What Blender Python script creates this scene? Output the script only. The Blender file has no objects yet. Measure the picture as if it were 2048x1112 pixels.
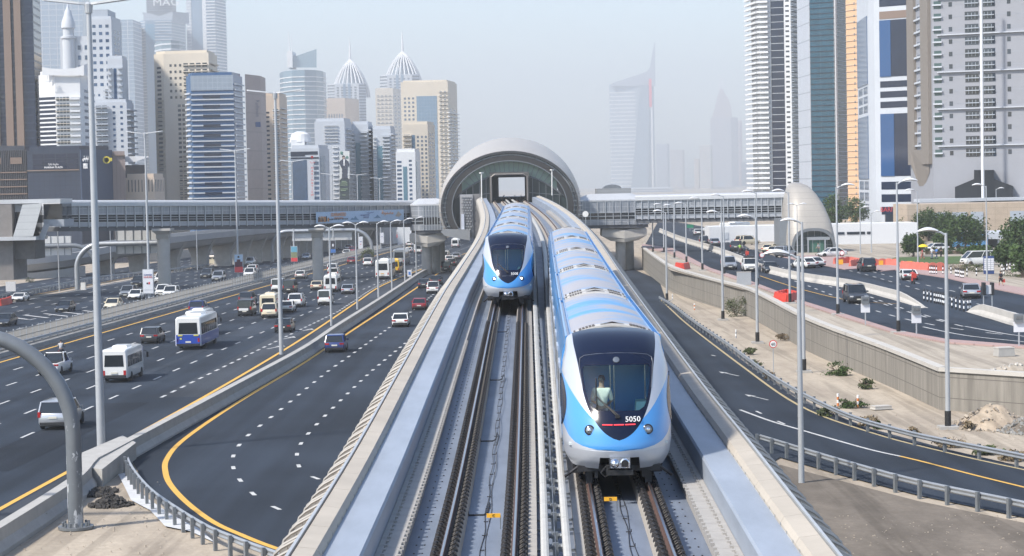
import bpy, math, random
from mathutils import Vector, Matrix, noise
random.seed(7)
RND = random.random
U = random.uniform
R = math.radians
C = bpy.context.scene.collection
SC = bpy.context.scene

# ---------------------------------------------------------------- camera
FPX, HOR, ROLL, CZ = 4200., 370., .020, 16.
cam = bpy.data.cameras.new('camera'); camo = bpy.data.objects.new('camera', cam); C.objects.link(camo)
_p = math.atan((556-HOR)/FPX)
_f = Vector((0, math.cos(_p), -math.sin(_p))); _r0 = Vector((1, 0, 0)); _u0 = Vector((0, math.sin(_p), math.cos(_p)))
_up = _u0*math.cos(ROLL)+_r0*math.sin(ROLL); _rt = _r0*math.cos(ROLL)-_u0*math.sin(ROLL)
camo.matrix_world = Matrix(((_rt.x, _up.x, -_f.x, 0), (_rt.y, _up.y, -_f.y, 0), (_rt.z, _up.z, -_f.z, CZ), (0, 0, 0, 1)))
cam.sensor_width = 36; cam.lens = 36*FPX/2048; cam.clip_end = 20000; cam.clip_start = 1
SC.camera = camo
# ---------------------------------------------------------------- world, sun, exposure
SUN_EL, SUN_AZ = R(47), R(236)      # azimuth clockwise from +Y: the sun stands to the left, a little behind the camera
w = bpy.data.worlds.new('World'); SC.world = w; w.use_nodes = True
nt = w.node_tree; bg = nt.nodes['Background']
sky = nt.nodes.new('ShaderNodeTexSky'); sky.sky_type = 'NISHITA'; sky.sun_disc = False
sky.sun_elevation = SUN_EL; sky.sun_rotation = SUN_AZ
sky.air_density = 1.0; sky.dust_density = 1.2; sky.ozone_density = 2.0; sky.altitude = 10
nt.links.new(sky.outputs[0], bg.inputs[0]); bg.inputs[1].default_value = .12
sl = bpy.data.lights.new('sun', 'SUN'); sl.energy = 3.0; sl.angle = R(4); sl.color = (1, .94, .85)
so = bpy.data.objects.new('sun', sl); C.objects.link(so)
sd = Vector((math.sin(SUN_AZ)*math.cos(SUN_EL), math.cos(SUN_AZ)*math.cos(SUN_EL), math.sin(SUN_EL)))
so.rotation_euler = sd.to_track_quat('Z', 'Y').to_euler(); so.location = (0, 0, 300)
SC.view_settings.view_transform = 'Standard'; SC.view_settings.look = 'None'
SC.view_settings.exposure = 1.06; SC.view_settings.gamma = 1
SC.render.engine = 'CYCLES'
cy = SC.cycles; cy.use_denoising = True; cy.max_bounces = 6; cy.diffuse_bounces = 2; cy.glossy_bounces = 3
cy.transparent_max_bounces = 12; cy.volume_bounces = 0; cy.caustics_reflective = False; cy.caustics_refractive = False
try: cy.denoiser = 'OPENIMAGEDENOISE'; cy.denoising_input_passes = 'RGB_ALBEDO_NORMAL'
except Exception: pass

# ---------------------------------------------------------------- pixel -> world
def ray(px, py): return _f*FPX+_rt*(px-1024)-_up*(py-556)
PL = (2.15, -.0058)           # the plain the motorway runs on: z = a + b*Y
PR = (3.7, 0.)                # the raised road on the right
def G(px, py, pl=PL, dz=0):
    d = ray(px, py); t = (pl[0]+dz-CZ)/(d.z-pl[1]*d.y); return Vector((d.x*t, d.y*t, CZ+d.z*t))
def P(px, py, Y):
    py = py or 410
    d = ray(px, py); t = Y/d.y; return Vector((d.x*t, Y, CZ+d.z*t))
def gz(Y, pl=PL): return pl[0]+pl[1]*Y
def S(Y): return FPX/Y
def lerp(a, b, t): return a+(b-a)*t
def interp(pts, x):
    """smooth interpolation through (x, y) pairs"""
    n = len(pts)
    if x <= pts[0][0]: k = 0
    elif x >= pts[-1][0]: k = n-2
    else:
        k = 0
        while pts[k+1][0] < x: k += 1
    x0, y0 = pts[k]; x1, y1 = pts[k+1]; h = x1-x0; t = (x-x0)/h
    def sl(i):
        if i == 0: return (pts[1][1]-pts[0][1])/(pts[1][0]-pts[0][0])
        if i == n-1: return (pts[-1][1]-pts[-2][1])/(pts[-1][0]-pts[-2][0])
        return (pts[i+1][1]-pts[i-1][1])/(pts[i+1][0]-pts[i-1][0])
    if t < 0: return y0+sl(0)*(x-x0)
    if t > 1: return y1+sl(n-1)*(x-x1)
    a, b = sl(k)*h, sl(k+1)*h
    return (2*t**3-3*t*t+1)*y0+(t**3-2*t*t+t)*a+(-2*t**3+3*t*t)*y1+(t**3-t*t)*b
def lin(pts, x):
    if x <= pts[0][0]: return pts[0][1]
    for (x0, y0), (x1, y1) in zip(pts, pts[1:]):
        if x <= x1: return y0+(y1-y0)*(x-x0)/(x1-x0)
    return pts[-1][1]

# ---------------------------------------------------------------- materials
MATS = {}
def mat(name, col, rough=.6, metal=0., var=.10, scale=1.5, bump=0., bscale=20., spec=.5, rand=0., coat=0., alpha=1., emit=None, stretch=None):
    if name in MATS: return MATS[name]
    m = bpy.data.materials.new(name); m.use_nodes = True; t = m.node_tree; N = t.nodes; L = t.links
    b = N['Principled BSDF']; b.inputs['Roughness'].default_value = rough; b.inputs['Metallic'].default_value = metal
    b.inputs['Specular IOR Level'].default_value = spec; b.inputs['Coat Weight'].default_value = coat
    b.inputs['Coat Roughness'].default_value = .08
    tc = N.new('ShaderNodeTexCoord'); src = tc.outputs['Object']
    if stretch:
        mp = N.new('ShaderNodeMapping'); mp.inputs['Scale'].default_value = stretch; L.new(src, mp.inputs[0]); src = mp.outputs[0]
    n = N.new('ShaderNodeTexNoise'); n.inputs['Scale'].default_value = scale; n.inputs['Detail'].default_value = 6; n.inputs['Roughness'].default_value = .65
    L.new(src, n.inputs['Vector'])
    mr = N.new('ShaderNodeMapRange'); mr.inputs[1].default_value = .25; mr.inputs[2].default_value = .75
    mr.inputs[3].default_value = 1-var; mr.inputs[4].default_value = 1+var; L.new(n.outputs[0], mr.inputs[0])
    val = mr.outputs[0]
    if rand:
        oi = N.new('ShaderNodeObjectInfo'); r2 = N.new('ShaderNodeMapRange'); r2.inputs[3].default_value = 1-rand; r2.inputs[4].default_value = 1+rand
        L.new(oi.outputs['Random'], r2.inputs[0]); mu = N.new('ShaderNodeMath'); mu.operation = 'MULTIPLY'
        L.new(val, mu.inputs[0]); L.new(r2.outputs[0], mu.inputs[1]); val = mu.outputs[0]
    vm = N.new('ShaderNodeVectorMath'); vm.operation = 'SCALE'; vm.inputs[0].default_value = col[:3]; L.new(val, vm.inputs['Scale'])
    L.new(vm.outputs[0], b.inputs['Base Color'])
    if bump:
        n2 = N.new('ShaderNodeTexNoise'); n2.inputs['Scale'].default_value = bscale; n2.inputs['Detail'].default_value = 5; L.new(src, n2.inputs['Vector'])
        bp = N.new('ShaderNodeBump'); bp.inputs['Strength'].default_value = bump; bp.inputs['Distance'].default_value = .05
        L.new(n2.outputs[0], bp.inputs['Height']); L.new(bp.outputs[0], b.inputs['Normal'])
    if emit:
        b.inputs['Emission Color'].default_value = (*emit[:3], 1); b.inputs['Emission Strength'].default_value = emit[3]
    if alpha < 1: b.inputs['Alpha'].default_value = alpha
    m['bsdf'] = b.name; MATS[name] = m
    return m
def grid_mat(name, c1, c2, gx, gz_, w_=.06, rough=.3, metal=0., var=.08, spec=.5, axis='XZ'):
    """panels of c1 with joints/mullions of c2 every gx by gz metres (object space: both horizontals summed, and z)"""
    if name in MATS: return MATS[name]
    m = mat(name, c1, rough, metal, var, .4, spec=spec); t = m.node_tree; N = t.nodes; L = t.links; b = N['Principled BSDF']
    old = b.inputs['Base Color'].links[0].from_socket
    tc = N.new('ShaderNodeTexCoord'); sx = N.new('ShaderNodeSeparateXYZ'); L.new(tc.outputs['Object'], sx.inputs[0])
    outs = []
    def line(sock, per):
        a = N.new('ShaderNodeMath'); a.operation = 'DIVIDE'; L.new(sock, a.inputs[0]); a.inputs[1].default_value = per
        f = N.new('ShaderNodeMath'); f.operation = 'FRACT'; L.new(a.outputs[0], f.inputs[0])
        l = N.new('ShaderNodeMath'); l.operation = 'LESS_THAN'; L.new(f.outputs[0], l.inputs[0]); l.inputs[1].default_value = w_/per
        outs.append(l.outputs[0])
    if gx:
        ad = N.new('ShaderNodeMath'); ad.operation = 'ADD'; L.new(sx.outputs[0], ad.inputs[0]); L.new(sx.outputs[1], ad.inputs[1])
        line(ad.outputs[0], gx)
    if gz_: line(sx.outputs[2], gz_)
    v = outs[0]
    if len(outs) > 1:
        mx = N.new('ShaderNodeMath'); mx.operation = 'MAXIMUM'; L.new(outs[0], mx.inputs[0]); L.new(outs[1], mx.inputs[1]); v = mx.outputs[0]
    mi = N.new('ShaderNodeMix'); mi.data_type = 'RGBA'; L.new(v, mi.inputs[0]); L.new(old, mi.inputs[6]); mi.inputs[7].default_value = (*c2[:3], 1)
    L.new(mi.outputs[2], b.inputs['Base Color'])
    return m
# ---------------------------------------------------------------- mesh builder
class MB:
    def __init__(s): s.v = []; s.f = []; s.m = []; s.cur = 0
    def face(s, idx): s.f.append(idx); s.m.append(s.cur)
    def box(s, c, d, rz=0., rot=None, taper=1.):
        """box with centre c and full dimensions d; taper scales the top"""
        b = len(s.v); M = rot if rot is not None else Matrix.Rotation(rz, 3, 'Z'); c = Vector(c)
        for z in (-.5, .5):
            k = taper if z > 0 else 1
            for x, y in ((-.5, -.5), (.5, -.5), (.5, .5), (-.5, .5)):
                s.v.append(c+M@Vector((x*d[0]*k, y*d[1]*k, z*d[2])))
        for q in ((0, 3, 2, 1), (4, 5, 6, 7), (0, 1, 5, 4), (1, 2, 6, 5), (2, 3, 7, 6), (3, 0, 4, 7)): s.face([b+i for i in q])
        return s
    def box2(s, a, b): return s.box([(i+j)/2 for i, j in zip(a, b)], [abs(j-i) for i, j in zip(a, b)])
    def bar(s, a, b, w_, h_=None, up=(0, 0, 1)):
        a, b = Vector(a), Vector(b); h_ = h_ or w_; d = b-a; L = d.length
        if L < 1e-6: return s
        d = d/L; u = Vector(up)
        if abs(d.dot(u)) > .99: u = Vector((0, 1, 0))
        x = d.cross(u).normalized(); z = x.cross(d)
        M = Matrix((x, d, z)).transposed()
        return s.box((a+b)/2, (w_, L, h_), rot=M)
    def tube(s, pts, r, n=8, caps=True):
        pts = [Vector(p) for p in pts]; b = len(s.v); m = len(pts)
        rr = r if isinstance(r, (list, tuple)) else [r]*m; px = None
        for i, p in enumerate(pts):
            d = (pts[min(i+1, m-1)]-pts[max(i-1, 0)]).normalized()
            if px is None:
                u = Vector((0, 0, 1)) if abs(d.z) < .9 else Vector((1, 0, 0)); px = d.cross(u).normalized()
            else: px = (px-d*px.dot(d)).normalized()
            py = d.cross(px)
            for k in range(n):
                a = 2*math.pi*k/n; s.v.append(p+(px*math.cos(a)+py*math.sin(a))*rr[i])
        for i in range(m-1):
            for k in range(n):
                k2 = (k+1) % n; s.face([b+i*n+k, b+i*n+k2, b+(i+1)*n+k2, b+(i+1)*n+k])
        if caps: s.face([b+k for k in range(n)][::-1]); s.face([b+(m-1)*n+k for k in range(n)])
        return s
    def lathe(s, prof, c=(0, 0, 0), n=16, axis='Z'):
        b = len(s.v); c = Vector(c)
        for r, z in prof:
            for k in range(n):
                a = 2*math.pi*k/n; x, y = r*math.cos(a), r*math.sin(a)
                s.v.append(c+(Vector((x, y, z)) if axis == 'Z' else Vector((z, x, y)) if axis == 'X' else Vector((y, z, x))))
        for i in range(len(prof)-1):
            for k in range(n):
                k2 = (k+1) % n; s.face([b+i*n+k, b+i*n+k2, b+(i+1)*n+k2, b+(i+1)*n+k])
        s.face([b+k for k in range(n)][::-1]); s.face([b+(len(prof)-1)*n+k for k in range(n)])
        return s
    def prism(s, poly, z0, z1, top=None):
        b = len(s.v); n = len(poly); tp = top or poly
        z0f = z0 if callable(z0) else (lambda x, y: z0); z1f = z1 if callable(z1) else (lambda x, y: z1)
        for x, y in [(p[0], p[1]) for p in poly]: s.v.append(Vector((x, y, z0f(x, y))))
        for x, y in [(p[0], p[1]) for p in tp]: s.v.append(Vector((x, y, z1f(x, y))))
        for k in range(n): k2 = (k+1) % n; s.face([b+k, b+k2, b+n+k2, b+n+k])
        s.face([b+k for k in range(n)][::-1]); s.face([b+n+k for k in range(n)])
        return s
    def loft(s, rings, closed=True, caps=True):
        b = len(s.v); n = len(rings[0])
        for r in rings: s.v += [Vector(p) for p in r]
        for i in range(len(rings)-1):
            for k in range(n if closed else n-1):
                k2 = (k+1) % n; s.face([b+i*n+k, b+i*n+k2, b+(i+1)*n+k2, b+(i+1)*n+k])
        if caps and closed: s.face([b+k for k in range(n)][::-1]); s.face([b+(len(rings)-1)*n+k for k in range(n)])
        return s
    def poly(s, pts): b = len(s.v); s.v += [Vector(p) for p in pts]; s.face(list(range(b, b+len(pts)))); return s
    def text(s, body, o, x, y, h, align='CENTER', depth=.05, squeeze=1.):
        """letters h high at o, reading along x with up y"""
        c = bpy.data.curves.new('t', 'FONT'); c.body = body; c.align_x = align; c.size = h/.69; c.extrude = depth/2; c.resolution_u = 2
        ob = bpy.data.objects.new('t', c); C.objects.link(ob); bpy.context.view_layer.update()
        me = bpy.data.meshes.new_from_object(ob.evaluated_get(bpy.context.evaluated_depsgraph_get()))
        x = Vector(x).normalized(); y = Vector(y).normalized(); z = x.cross(y); o = Vector(o); b = len(s.v)
        for vt in me.vertices: s.v.append(o+x*(vt.co.x*squeeze)+y*(vt.co.y)+z*vt.co.z)
        for p in me.polygons: s.face([b+i for i in p.vertices])
        bpy.data.meshes.remove(me); bpy.data.objects.remove(ob); bpy.data.curves.remove(c)
        return s
    def build(s, name, mats, parent=None, smooth=None, label=None, local=False, fix=True):
        me = bpy.data.meshes.new(name); off = Vector((0, 0, 0))
        if parent is not None and not local:
            q = parent
            while q is not None: off = off+q.location; q = q.parent
        me.from_pydata([tuple(v-off) for v in s.v], [], s.f)
        if not isinstance(mats, (list, tuple)): mats = [mats]
        for m in mats: me.materials.append(m)
        if any(s.m): me.polygons.foreach_set('material_index', s.m)
        if fix:
            import bmesh
            bm = bmesh.new(); bm.from_mesh(me); bmesh.ops.recalc_face_normals(bm, faces=bm.faces); bm.to_mesh(me); bm.free()
        if smooth:
            me.shade_smooth()
            try: me.set_sharp_from_angle(angle=R(smooth))
            except Exception: pass
        me.update()
        o = bpy.data.objects.new(name, me); C.objects.link(o)
        if parent is not None: o.parent = parent
        if label: o['label'] = label
        return o
def tag(o, label=None, cat=None, group=None, kind=None):
    if label: o['label'] = label
    if cat: o['category'] = cat
    if group: o['group'] = group
    if kind: o['kind'] = kind
    return o
def thing(name, label, cat, loc=(0, 0, 0), rz=0., group=None):
    o = bpy.data.objects.new(name, None); o.empty_display_size = .2; C.objects.link(o)
    o.location = Vector(loc); o.rotation_euler = (0, 0, rz)
    return tag(o, label, cat, group)
def copy_thing(src, loc, rz=0., label=None, group=None, swap=None, scale=None):
    """a thing with copies of its parts and sub-parts; swap: {material: material}"""
    def cp(o, par):
        c = o.copy(); C.objects.link(c)
        if par is not None: c.parent = par
        if swap and c.type == 'MESH':
            for i, sl_ in enumerate(c.material_slots):
                if sl_.material in swap:
                    new = swap[sl_.material]; c.material_slots[i].link = 'OBJECT'; c.material_slots[i].material = new
        for ch in kids.get(o, []): cp(ch, c)
        return c
    kids = {}
    def walk(o):
        kids[o] = list(o.children)
        for k in kids[o]: walk(k)
    walk(src)
    r = cp(src, None); r.location = Vector(loc); r.rotation_euler = (0, 0, rz)
    if scale: r.scale = scale if isinstance(scale, (tuple, list)) else (scale,)*3
    if label: r['label'] = label
    if group: r['group'] = group
    return r
def drop(root):
    for ch in list(root.children): drop(ch)
    bpy.data.objects.remove(root)
def sheet(name, pts, m, z=None, kind='structure', pl=PL, dz=0., thick=0., parent=None):
    """a flat ground polygon (pts: pixels or Vectors) laid on plane pl, dz above it"""
    mb = MB(); q = [(G(*p, pl) if len(p) == 2 else p) for p in pts]
    mb.poly([(p[0], p[1], gz(p[1], pl)+dz) for p in q])
    if thick:
        n = len(q); b = len(mb.v)
        for p in q: mb.v.append(Vector((p[0], p[1], gz(p[1], pl)+dz-thick)))
        for k in range(n): mb.face([k, (k+1) % n, b+(k+1) % n, b+k])
    o = mb.build(name, m, parent)
    if kind and parent is None: tag(o, kind=kind)
    return o
def resample(pts, step):
    """points every step metres along a 3-D polyline, with tangents"""
    out = []; acc = 0.; nxt = 0.
    for a, b in zip(pts, pts[1:]):
        L = (b-a).length
        while nxt <= acc+L+1e-6:
            out.append((a+(b-a)*((nxt-acc)/L), (b-a).normalized())); nxt += step
        acc += L
    return out
def smooth_line(pts, n=6):
    """Catmull-Rom through 3-D points"""
    out = []
    for i in range(len(pts)-1):
        p0, p1, p2, p3 = pts[max(i-1, 0)], pts[i], pts[i+1], pts[min(i+2, len(pts)-1)]
        for k in range(n):
            t = k/n; out.append(.5*((2*p1)+(p2-p0)*t+(2*p0-5*p1+4*p2-p3)*t*t+(3*p1-p0-3*p2+p3)*t**3))
    return out+[pts[-1]]
def strip(mb, line, w_, dz=0., off=0.):
    """ribbon of width w_ along a 3-D line, lying on it"""
    b = len(mb.v); n = len(line)
    for i, p in enumerate(line):
        d = (line[min(i+1, n-1)]-line[max(i-1, 0)]); d.z = 0; d.normalize(); s_ = Vector((d.y, -d.x, 0))
        for k in (-.5, .5): mb.v.append(p+s_*(off+k*w_)+Vector((0, 0, dz)))
    for i in range(n-1): mb.face([b+2*i, b+2*i+1, b+2*i+3, b+2*i+2])
def sweep(mb, line, prof, closed=True, caps=True):
    """sweep a profile [(lateral to the right, up)] along a 3-D line"""
    rings = []; n = len(line)
    for i, p in enumerate(line):
        d = (line[min(i+1, n-1)]-line[max(i-1, 0)]); d.z = 0; d.normalize(); s_ = Vector((d.y, -d.x, 0))
        rings.append([p+s_*a+Vector((0, 0, b)) for a, b in prof])
    mb.loft(rings, closed, caps)
# ---------------------------------------------------------------- shared materials
def asphalt(name, c, ):
    m = mat(name, c, .82, 0, .10, 40, bump=.25, bscale=60, spec=.2); t = m.node_tree; N = t.nodes; L = t.links; b = N['Principled BSDF']
    old = b.inputs['Base Color'].links[0].from_socket
    tc = N.new('ShaderNodeTexCoord'); mp = N.new('ShaderNodeMapping'); mp.inputs['Scale'].default_value = (.55, .012, 1); L.new(tc.outputs['Object'], mp.inputs[0])
    n = N.new('ShaderNodeTexNoise'); n.inputs['Scale'].default_value = 1; n.inputs['Detail'].default_value = 4; L.new(mp.outputs[0], n.inputs['Vector'])
    n3 = N.new('ShaderNodeTexNoise'); n3.inputs['Scale'].default_value = .06; n3.inputs['Detail'].default_value = 3; L.new(tc.outputs['Object'], n3.inputs['Vector'])
    ad = N.new('ShaderNodeMath'); ad.operation = 'ADD'; L.new(n.outputs[0], ad.inputs[0]); L.new(n3.outputs[0], ad.inputs[1])
    r = N.new('ShaderNodeMapRange'); r.inputs[1].default_value = .82; r.inputs[2].default_value = 1.18; r.inputs[3].default_value = .70; r.inputs[4].default_value = 1.36; L.new(ad.outputs[0], r.inputs[0])
    vm = N.new('ShaderNodeVectorMath'); vm.operation = 'SCALE'; L.new(old, vm.inputs[0]); L.new(r.outputs[0], vm.inputs['Scale']); L.new(vm.outputs[0], b.inputs['Base Color'])
    return m
def sandmat(name, c, c2, sc=.25):
    m = mat(name, c, .95, 0, .16, 2.2, bump=.9, bscale=3.5, spec=.15); t = m.node_tree; N = t.nodes; L = t.links; b = N['Principled BSDF']
    old = b.inputs['Base Color'].links[0].from_socket; tc = N.new('ShaderNodeTexCoord')
    mp = N.new('ShaderNodeMapping'); mp.inputs['Scale'].default_value = (1, .35, 1); mp.inputs['Rotation'].default_value = (0, 0, .5); L.new(tc.outputs['Object'], mp.inputs[0])
    n = N.new('ShaderNodeTexNoise'); n.inputs['Scale'].default_value = sc; n.inputs['Detail'].default_value = 8; n.inputs['Roughness'].default_value = .7; L.new(mp.outputs[0], n.inputs['Vector'])
    r = N.new('ShaderNodeMapRange'); r.inputs[1].default_value = .42; r.inputs[2].default_value = .66; L.new(n.outputs[0], r.inputs[0])
    mi = N.new('ShaderNodeMix'); mi.data_type = 'RGBA'; L.new(r.outputs[0], mi.inputs[0]); L.new(old, mi.inputs[6]); mi.inputs[7].default_value = (*c2, 1)
    m3 = N.new('ShaderNodeMapping'); m3.inputs['Scale'].default_value = (1.1, .035, 1); m3.inputs['Rotation'].default_value = (0, 0, -.12); L.new(tc.outputs['Object'], m3.inputs[0])
    n3 = N.new('ShaderNodeTexNoise'); n3.inputs['Scale'].default_value = 1.0; n3.inputs['Detail'].default_value = 3; n3.inputs['Distortion'].default_value = .6; L.new(m3.outputs[0], n3.inputs['Vector'])
    r3 = N.new('ShaderNodeMapRange'); r3.inputs[1].default_value = .40; r3.inputs[2].default_value = .50; r3.inputs[3].default_value = .80; r3.inputs[4].default_value = 1.04; L.new(n3.outputs[0], r3.inputs[0])
    v3 = N.new('ShaderNodeVectorMath'); v3.operation = 'SCALE'; L.new(mi.outputs[2], v3.inputs[0]); L.new(r3.outputs[0], v3.inputs['Scale'])
    L.new(v3.outputs[0], b.inputs['Base Color']); return m
M_asph = asphalt('asphalt', (.022, .0295, .042)); M_asph2 = asphalt('asphalt_ramp', (.0235, .031, .044)); M_asph3 = asphalt('asphalt_shoulder', (.040, .046, .056))
M_sand = sandmat('sand', (.40, .345, .275), (.30, .255, .205)); M_sand2 = sandmat('sand_pale', (.38, .335, .275), (.30, .26, .21)); M_dirt = sandmat('packed_dirt', (.185, .160, .133), (.125, .108, .09), .35)
M_white = mat('road_paint_white', (.47, .47, .46), .75, var=.35, scale=5); M_yellow = mat('road_paint_yellow', (.62, .36, .06), .7, var=.14, scale=4)
M_conc = mat('concrete', (.37, .36, .34), .85, var=.14, scale=.9, bump=.2, bscale=9, spec=.3); M_conc2 = mat('concrete_pale', (.46, .44, .405), .85, var=.10, scale=.8, bump=.15, bscale=9, spec=.3)
M_concd = mat('concrete_dark', (.27, .265, .25), .9, var=.22, scale=.7, bump=.3, bscale=6, spec=.25)
M_cream = mat('coping_cream', (.40, .36, .305), .8, var=.12, scale=.6, bump=.08, bscale=6, spec=.3)
M_walk = mat('walkway_paint', (.265, .30, .355), .5, var=.17, scale=1.1, spec=.5, stretch=(1, .25, 1)); M_floor = mat('deck_floor_paint', (.145, .172, .222), .6, var=.24, scale=.9, spec=.4, stretch=(1, .3, 1))
M_tray = mat('trough_cover', (.33, .315, .295), .85, var=.12, scale=2.5); M_plinth = mat('plinth_concrete', (.36, .325, .28), .9, var=.16, scale=3, bump=.2, bscale=12)
M_black = mat('black_rubber', (.012, .012, .013), .6, var=.3, scale=6); M_iron = mat('dark_iron', (.030, .027, .026), .55, .3, var=.35, scale=12)
M_rail = mat('rail_steel', (.42, .42, .43), .28, 1., var=.1, scale=3, stretch=(1, .05, 1)); M_railside = mat('rail_rust', (.075, .040, .030), .8, var=.3, scale=4)
M_galv = mat('galvanised_steel', (.36, .38, .40), .45, .55, var=.10, scale=1.6); M_galvd = mat('painted_steel_grey', (.17, .185, .20), .42, .2, var=.10, scale=1.4); M_pole = mat('pole_grey', (.40, .42, .44), .5, .2, var=.08, scale=.8)
M_wplas = mat('white_plastic', (.42, .41, .38), .6, var=.12, scale=2); M_signy = mat('sign_orange', (.75, .38, .02), .5, var=.05); M_glyph = mat('black_lettering', (.015, .015, .018), .6, var=.05)
M_wlet = mat('white_lettering', (.80, .80, .80), .5, var=.02); M_redlet = mat('red_lettering', (.55, .03, .03), .5, var=.05); M_red = mat('red_plastic', (.55, .05, .03), .5, var=.12, scale=2)
M_glassd = mat('dark_glass', (.020, .026, .034), .07, 0, .25, .6, spec=.6); M_sill = mat('offwhite_paint', (.72, .71, .68), .6, var=.06, scale=.8)
M_alu = mat('aluminium_panel', (.50, .52, .54), .38, .5, var=.08, scale=.7); M_leaf = mat('leaf_green', (.050, .085, .022), .7, var=.45, scale=.9, rand=.12, spec=.3); M_leaf2 = mat('leaf_grey_green', (.085, .105, .045), .75, var=.4, scale=2, rand=.15, spec=.25)
M_bark = mat('bark', (.16, .12, .09), .9, var=.3, scale=4); M_skin = mat('skin', (.36, .21, .14), .6, var=.05); M_brick = grid_mat('paving_pink', (.36, .25, .23), (.25, .18, .17), .4, 0, .04, .9)
# ================================================================ GROUND, ROADS
mb = MB()
ys = [-60, 40, 90, 140, 200, 300, 450, 700, 1100, 1800, 3200, 11300]; xs = [-4100, -900, -300, -120, -50, 0, 40, 90, 160, 300, 900, 4100]
for y in ys:
    for x in xs: mb.v.append(Vector((x, y, gz(min(y, 1800))-.05)))
n = len(xs)
for j in range(len(ys)-1):
    for i in range(n-1): mb.face([j*n+i, j*n+i+1, (j+1)*n+i+1, (j+1)*n+i])
tag(mb.build('ground', M_sand), kind='structure')
def line_px(pts, pl=PL, dz=0., n=6):
    return smooth_line([G(x, y, pl)+Vector((0, 0, dz)) for x, y in pts], n)
# edges of the near carriageway, as positions X at distance Y
EL = [(60, -49.6), (188, -45.9), (300, -42.2), (458, -36.2), (700, -25.5), (1100, -3.), (1800, 50)]     # left yellow line
ER = [(60, -24.6), (97, -23.7), (150, -22.2), (210, -21.3), (285, -21.2), (340, -21.0), (420, -17.5), (700, -1.6), (1100, 21), (1800, 74)]  # right yellow line
eL = lambda y: interp(EL, y); eR = lambda y: interp(ER, y)
def head(fn, y): return math.atan2(fn(y+4)-fn(y-4), 8)
def gp(x, y, dz=0., pl=PL): return Vector((x, y, gz(y, pl)+dz))
YS = [30, 60, 90, 120, 150, 180, 210, 250, 300, 350, 400, 460, 540, 640, 780, 950, 1200, 1500, 1800]
def band(name, fl, fr, ys_, m, dz):
    mb = MB(); b = 0
    for y in ys_: mb.v += [gp(fl(y), y, dz), gp(fr(y), y, dz)]
    for i in range(len(ys_)-1): mb.face([2*i, 2*i+1, 2*i+3, 2*i+2])
    return tag(mb.build(name, m), kind='structure')
# barrier between the motorway and the ramp: foot line on the motorway side
BAR = [(40, -24.0), (88, -22.4), (104, -21.9), (118, -20.35), (150, -19.6), (210, -19.3), (290, -18.9), (345, -17.7), (372, -16.9), (402, -15.6), (460, -12.6), (560, -8.)]
bX = lambda y: interp(BAR, y)
band('road_motorway', lambda y: eL(y)-2.6, lambda y: bX(y)+.1 if y < 520 else eR(y)+4, YS, M_asph, .004)
band('road_motorway_far_side', lambda y: eL(y)-31.5, lambda y: eL(y)-2.6, YS, M_asph, .008)
band('road_service_left', lambda y: eL(y)-50, lambda y: eL(y)-33.5, YS, M_asph2, .006)
# ramp road that swings in under the viaduct
RAMP_Y = line_px([(883, 542), (790, 605), (700, 664), (647, 700), (600, 731), (500, 790), (424, 839), (360, 886), (333, 920), (331, 945), (341, 970), (373, 1005), (424, 1043), (479, 1069), (560, 1100), (700, 1140)])
mb = MB()
pts = [G(x, y) for x, y in [(905, 520), (855, 548), (760, 606), (600, 712), (420, 824), (330, 880), (262, 917), (282, 955), (330, 1002), (420, 1052), (548, 1108), (760, 1175), (1150, 1250)]]
pts = [Vector((-14, 520, 0))]+pts+[Vector((2, 84, 0)), Vector((2, 520, 0))]
mb.poly([(p.x, p.y, gz(p.y)+.012) for p in pts]); tag(mb.build('road_ramp', M_asph2), kind='structure')
# right service road
SRY = line_px([(1322, 600), (1345, 622), (1380, 653), (1482, 731), (1596, 810), (1740, 865), (1900, 907), (2048, 940), (2200, 972)])
pts = [Vector((1, 420, 0)), Vector((1, 84, 0)), G(1400, 1010), G(1560, 915), G(1681, 950), G(1834, 990), G(2048, 1035), G(2300, 1090), G(2300, 985), G(2048, 934), G(1900, 900), G(1740, 857), G(1600, 802), G(1490, 725), G(1390, 645), G(1330, 596), G(1318, 560), Vector((22, 420, 0))]
mb = MB(); mb.poly([(p.x, p.y, gz(p.y)+.010) for p in pts]); tag(mb.build('road_service_right', M_asph2), kind='structure')
pts = [G(1400, 1030), G(1500, 960), G(1560, 930), G(1681, 962), G(1834, 1002), G(2048, 1046), G(2300, 1100), G(2300, 1500), G(1400, 1500)]
mb = MB(); mb.poly([(p.x, p.y, gz(p.y)+.016) for p in pts]); tag(mb.build('ground_packed_dirt', M_dirt), kind='structure')
# dusty lighter asphalt beside the yellow lines
band('road_shoulder', lambda y: eR(y)+.3, lambda y: bX(y)+.05 if y < 520 else eR(y)+3.5, YS, M_asph3, .010); band('road_shoulder', lambda y: eL(y)-1.2, lambda y: eL(y)-.25, YS, M_asph3, .010); band('road_merge_lane', lambda y: eR(y)-3.4, lambda y: eR(y)-.2, [150, 180, 210, 250, 300, 350, 400, 460, 540], M_asph3, .011)
# patches of newer and of worn asphalt in the lanes
for nm, m_, k0 in (('road_patch_dark', asphalt('asphalt_new', (.0145, .019, .027)), 3), ('road_patch_worn', asphalt('asphalt_worn', (.032, .040, .053)), 8)):
    mb = MB(); rn = random.Random(k0)
    for _ in range(16):
        k = rn.randrange(6); y = rn.uniform(105, 420); L = rn.uniform(8, 45); o = rn.choice((0, -27)); wd = rn.choice((3.3, 3.3, .9, .7))
        strip(mb, [gp(eL(y+L*q)+o+3.62*(k+.5), y+L*q, .0125+.0004*k) for q in (0, .25, .5, .75, 1)], wd)
    tag(mb.build(nm, m_), kind='structure')
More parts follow.
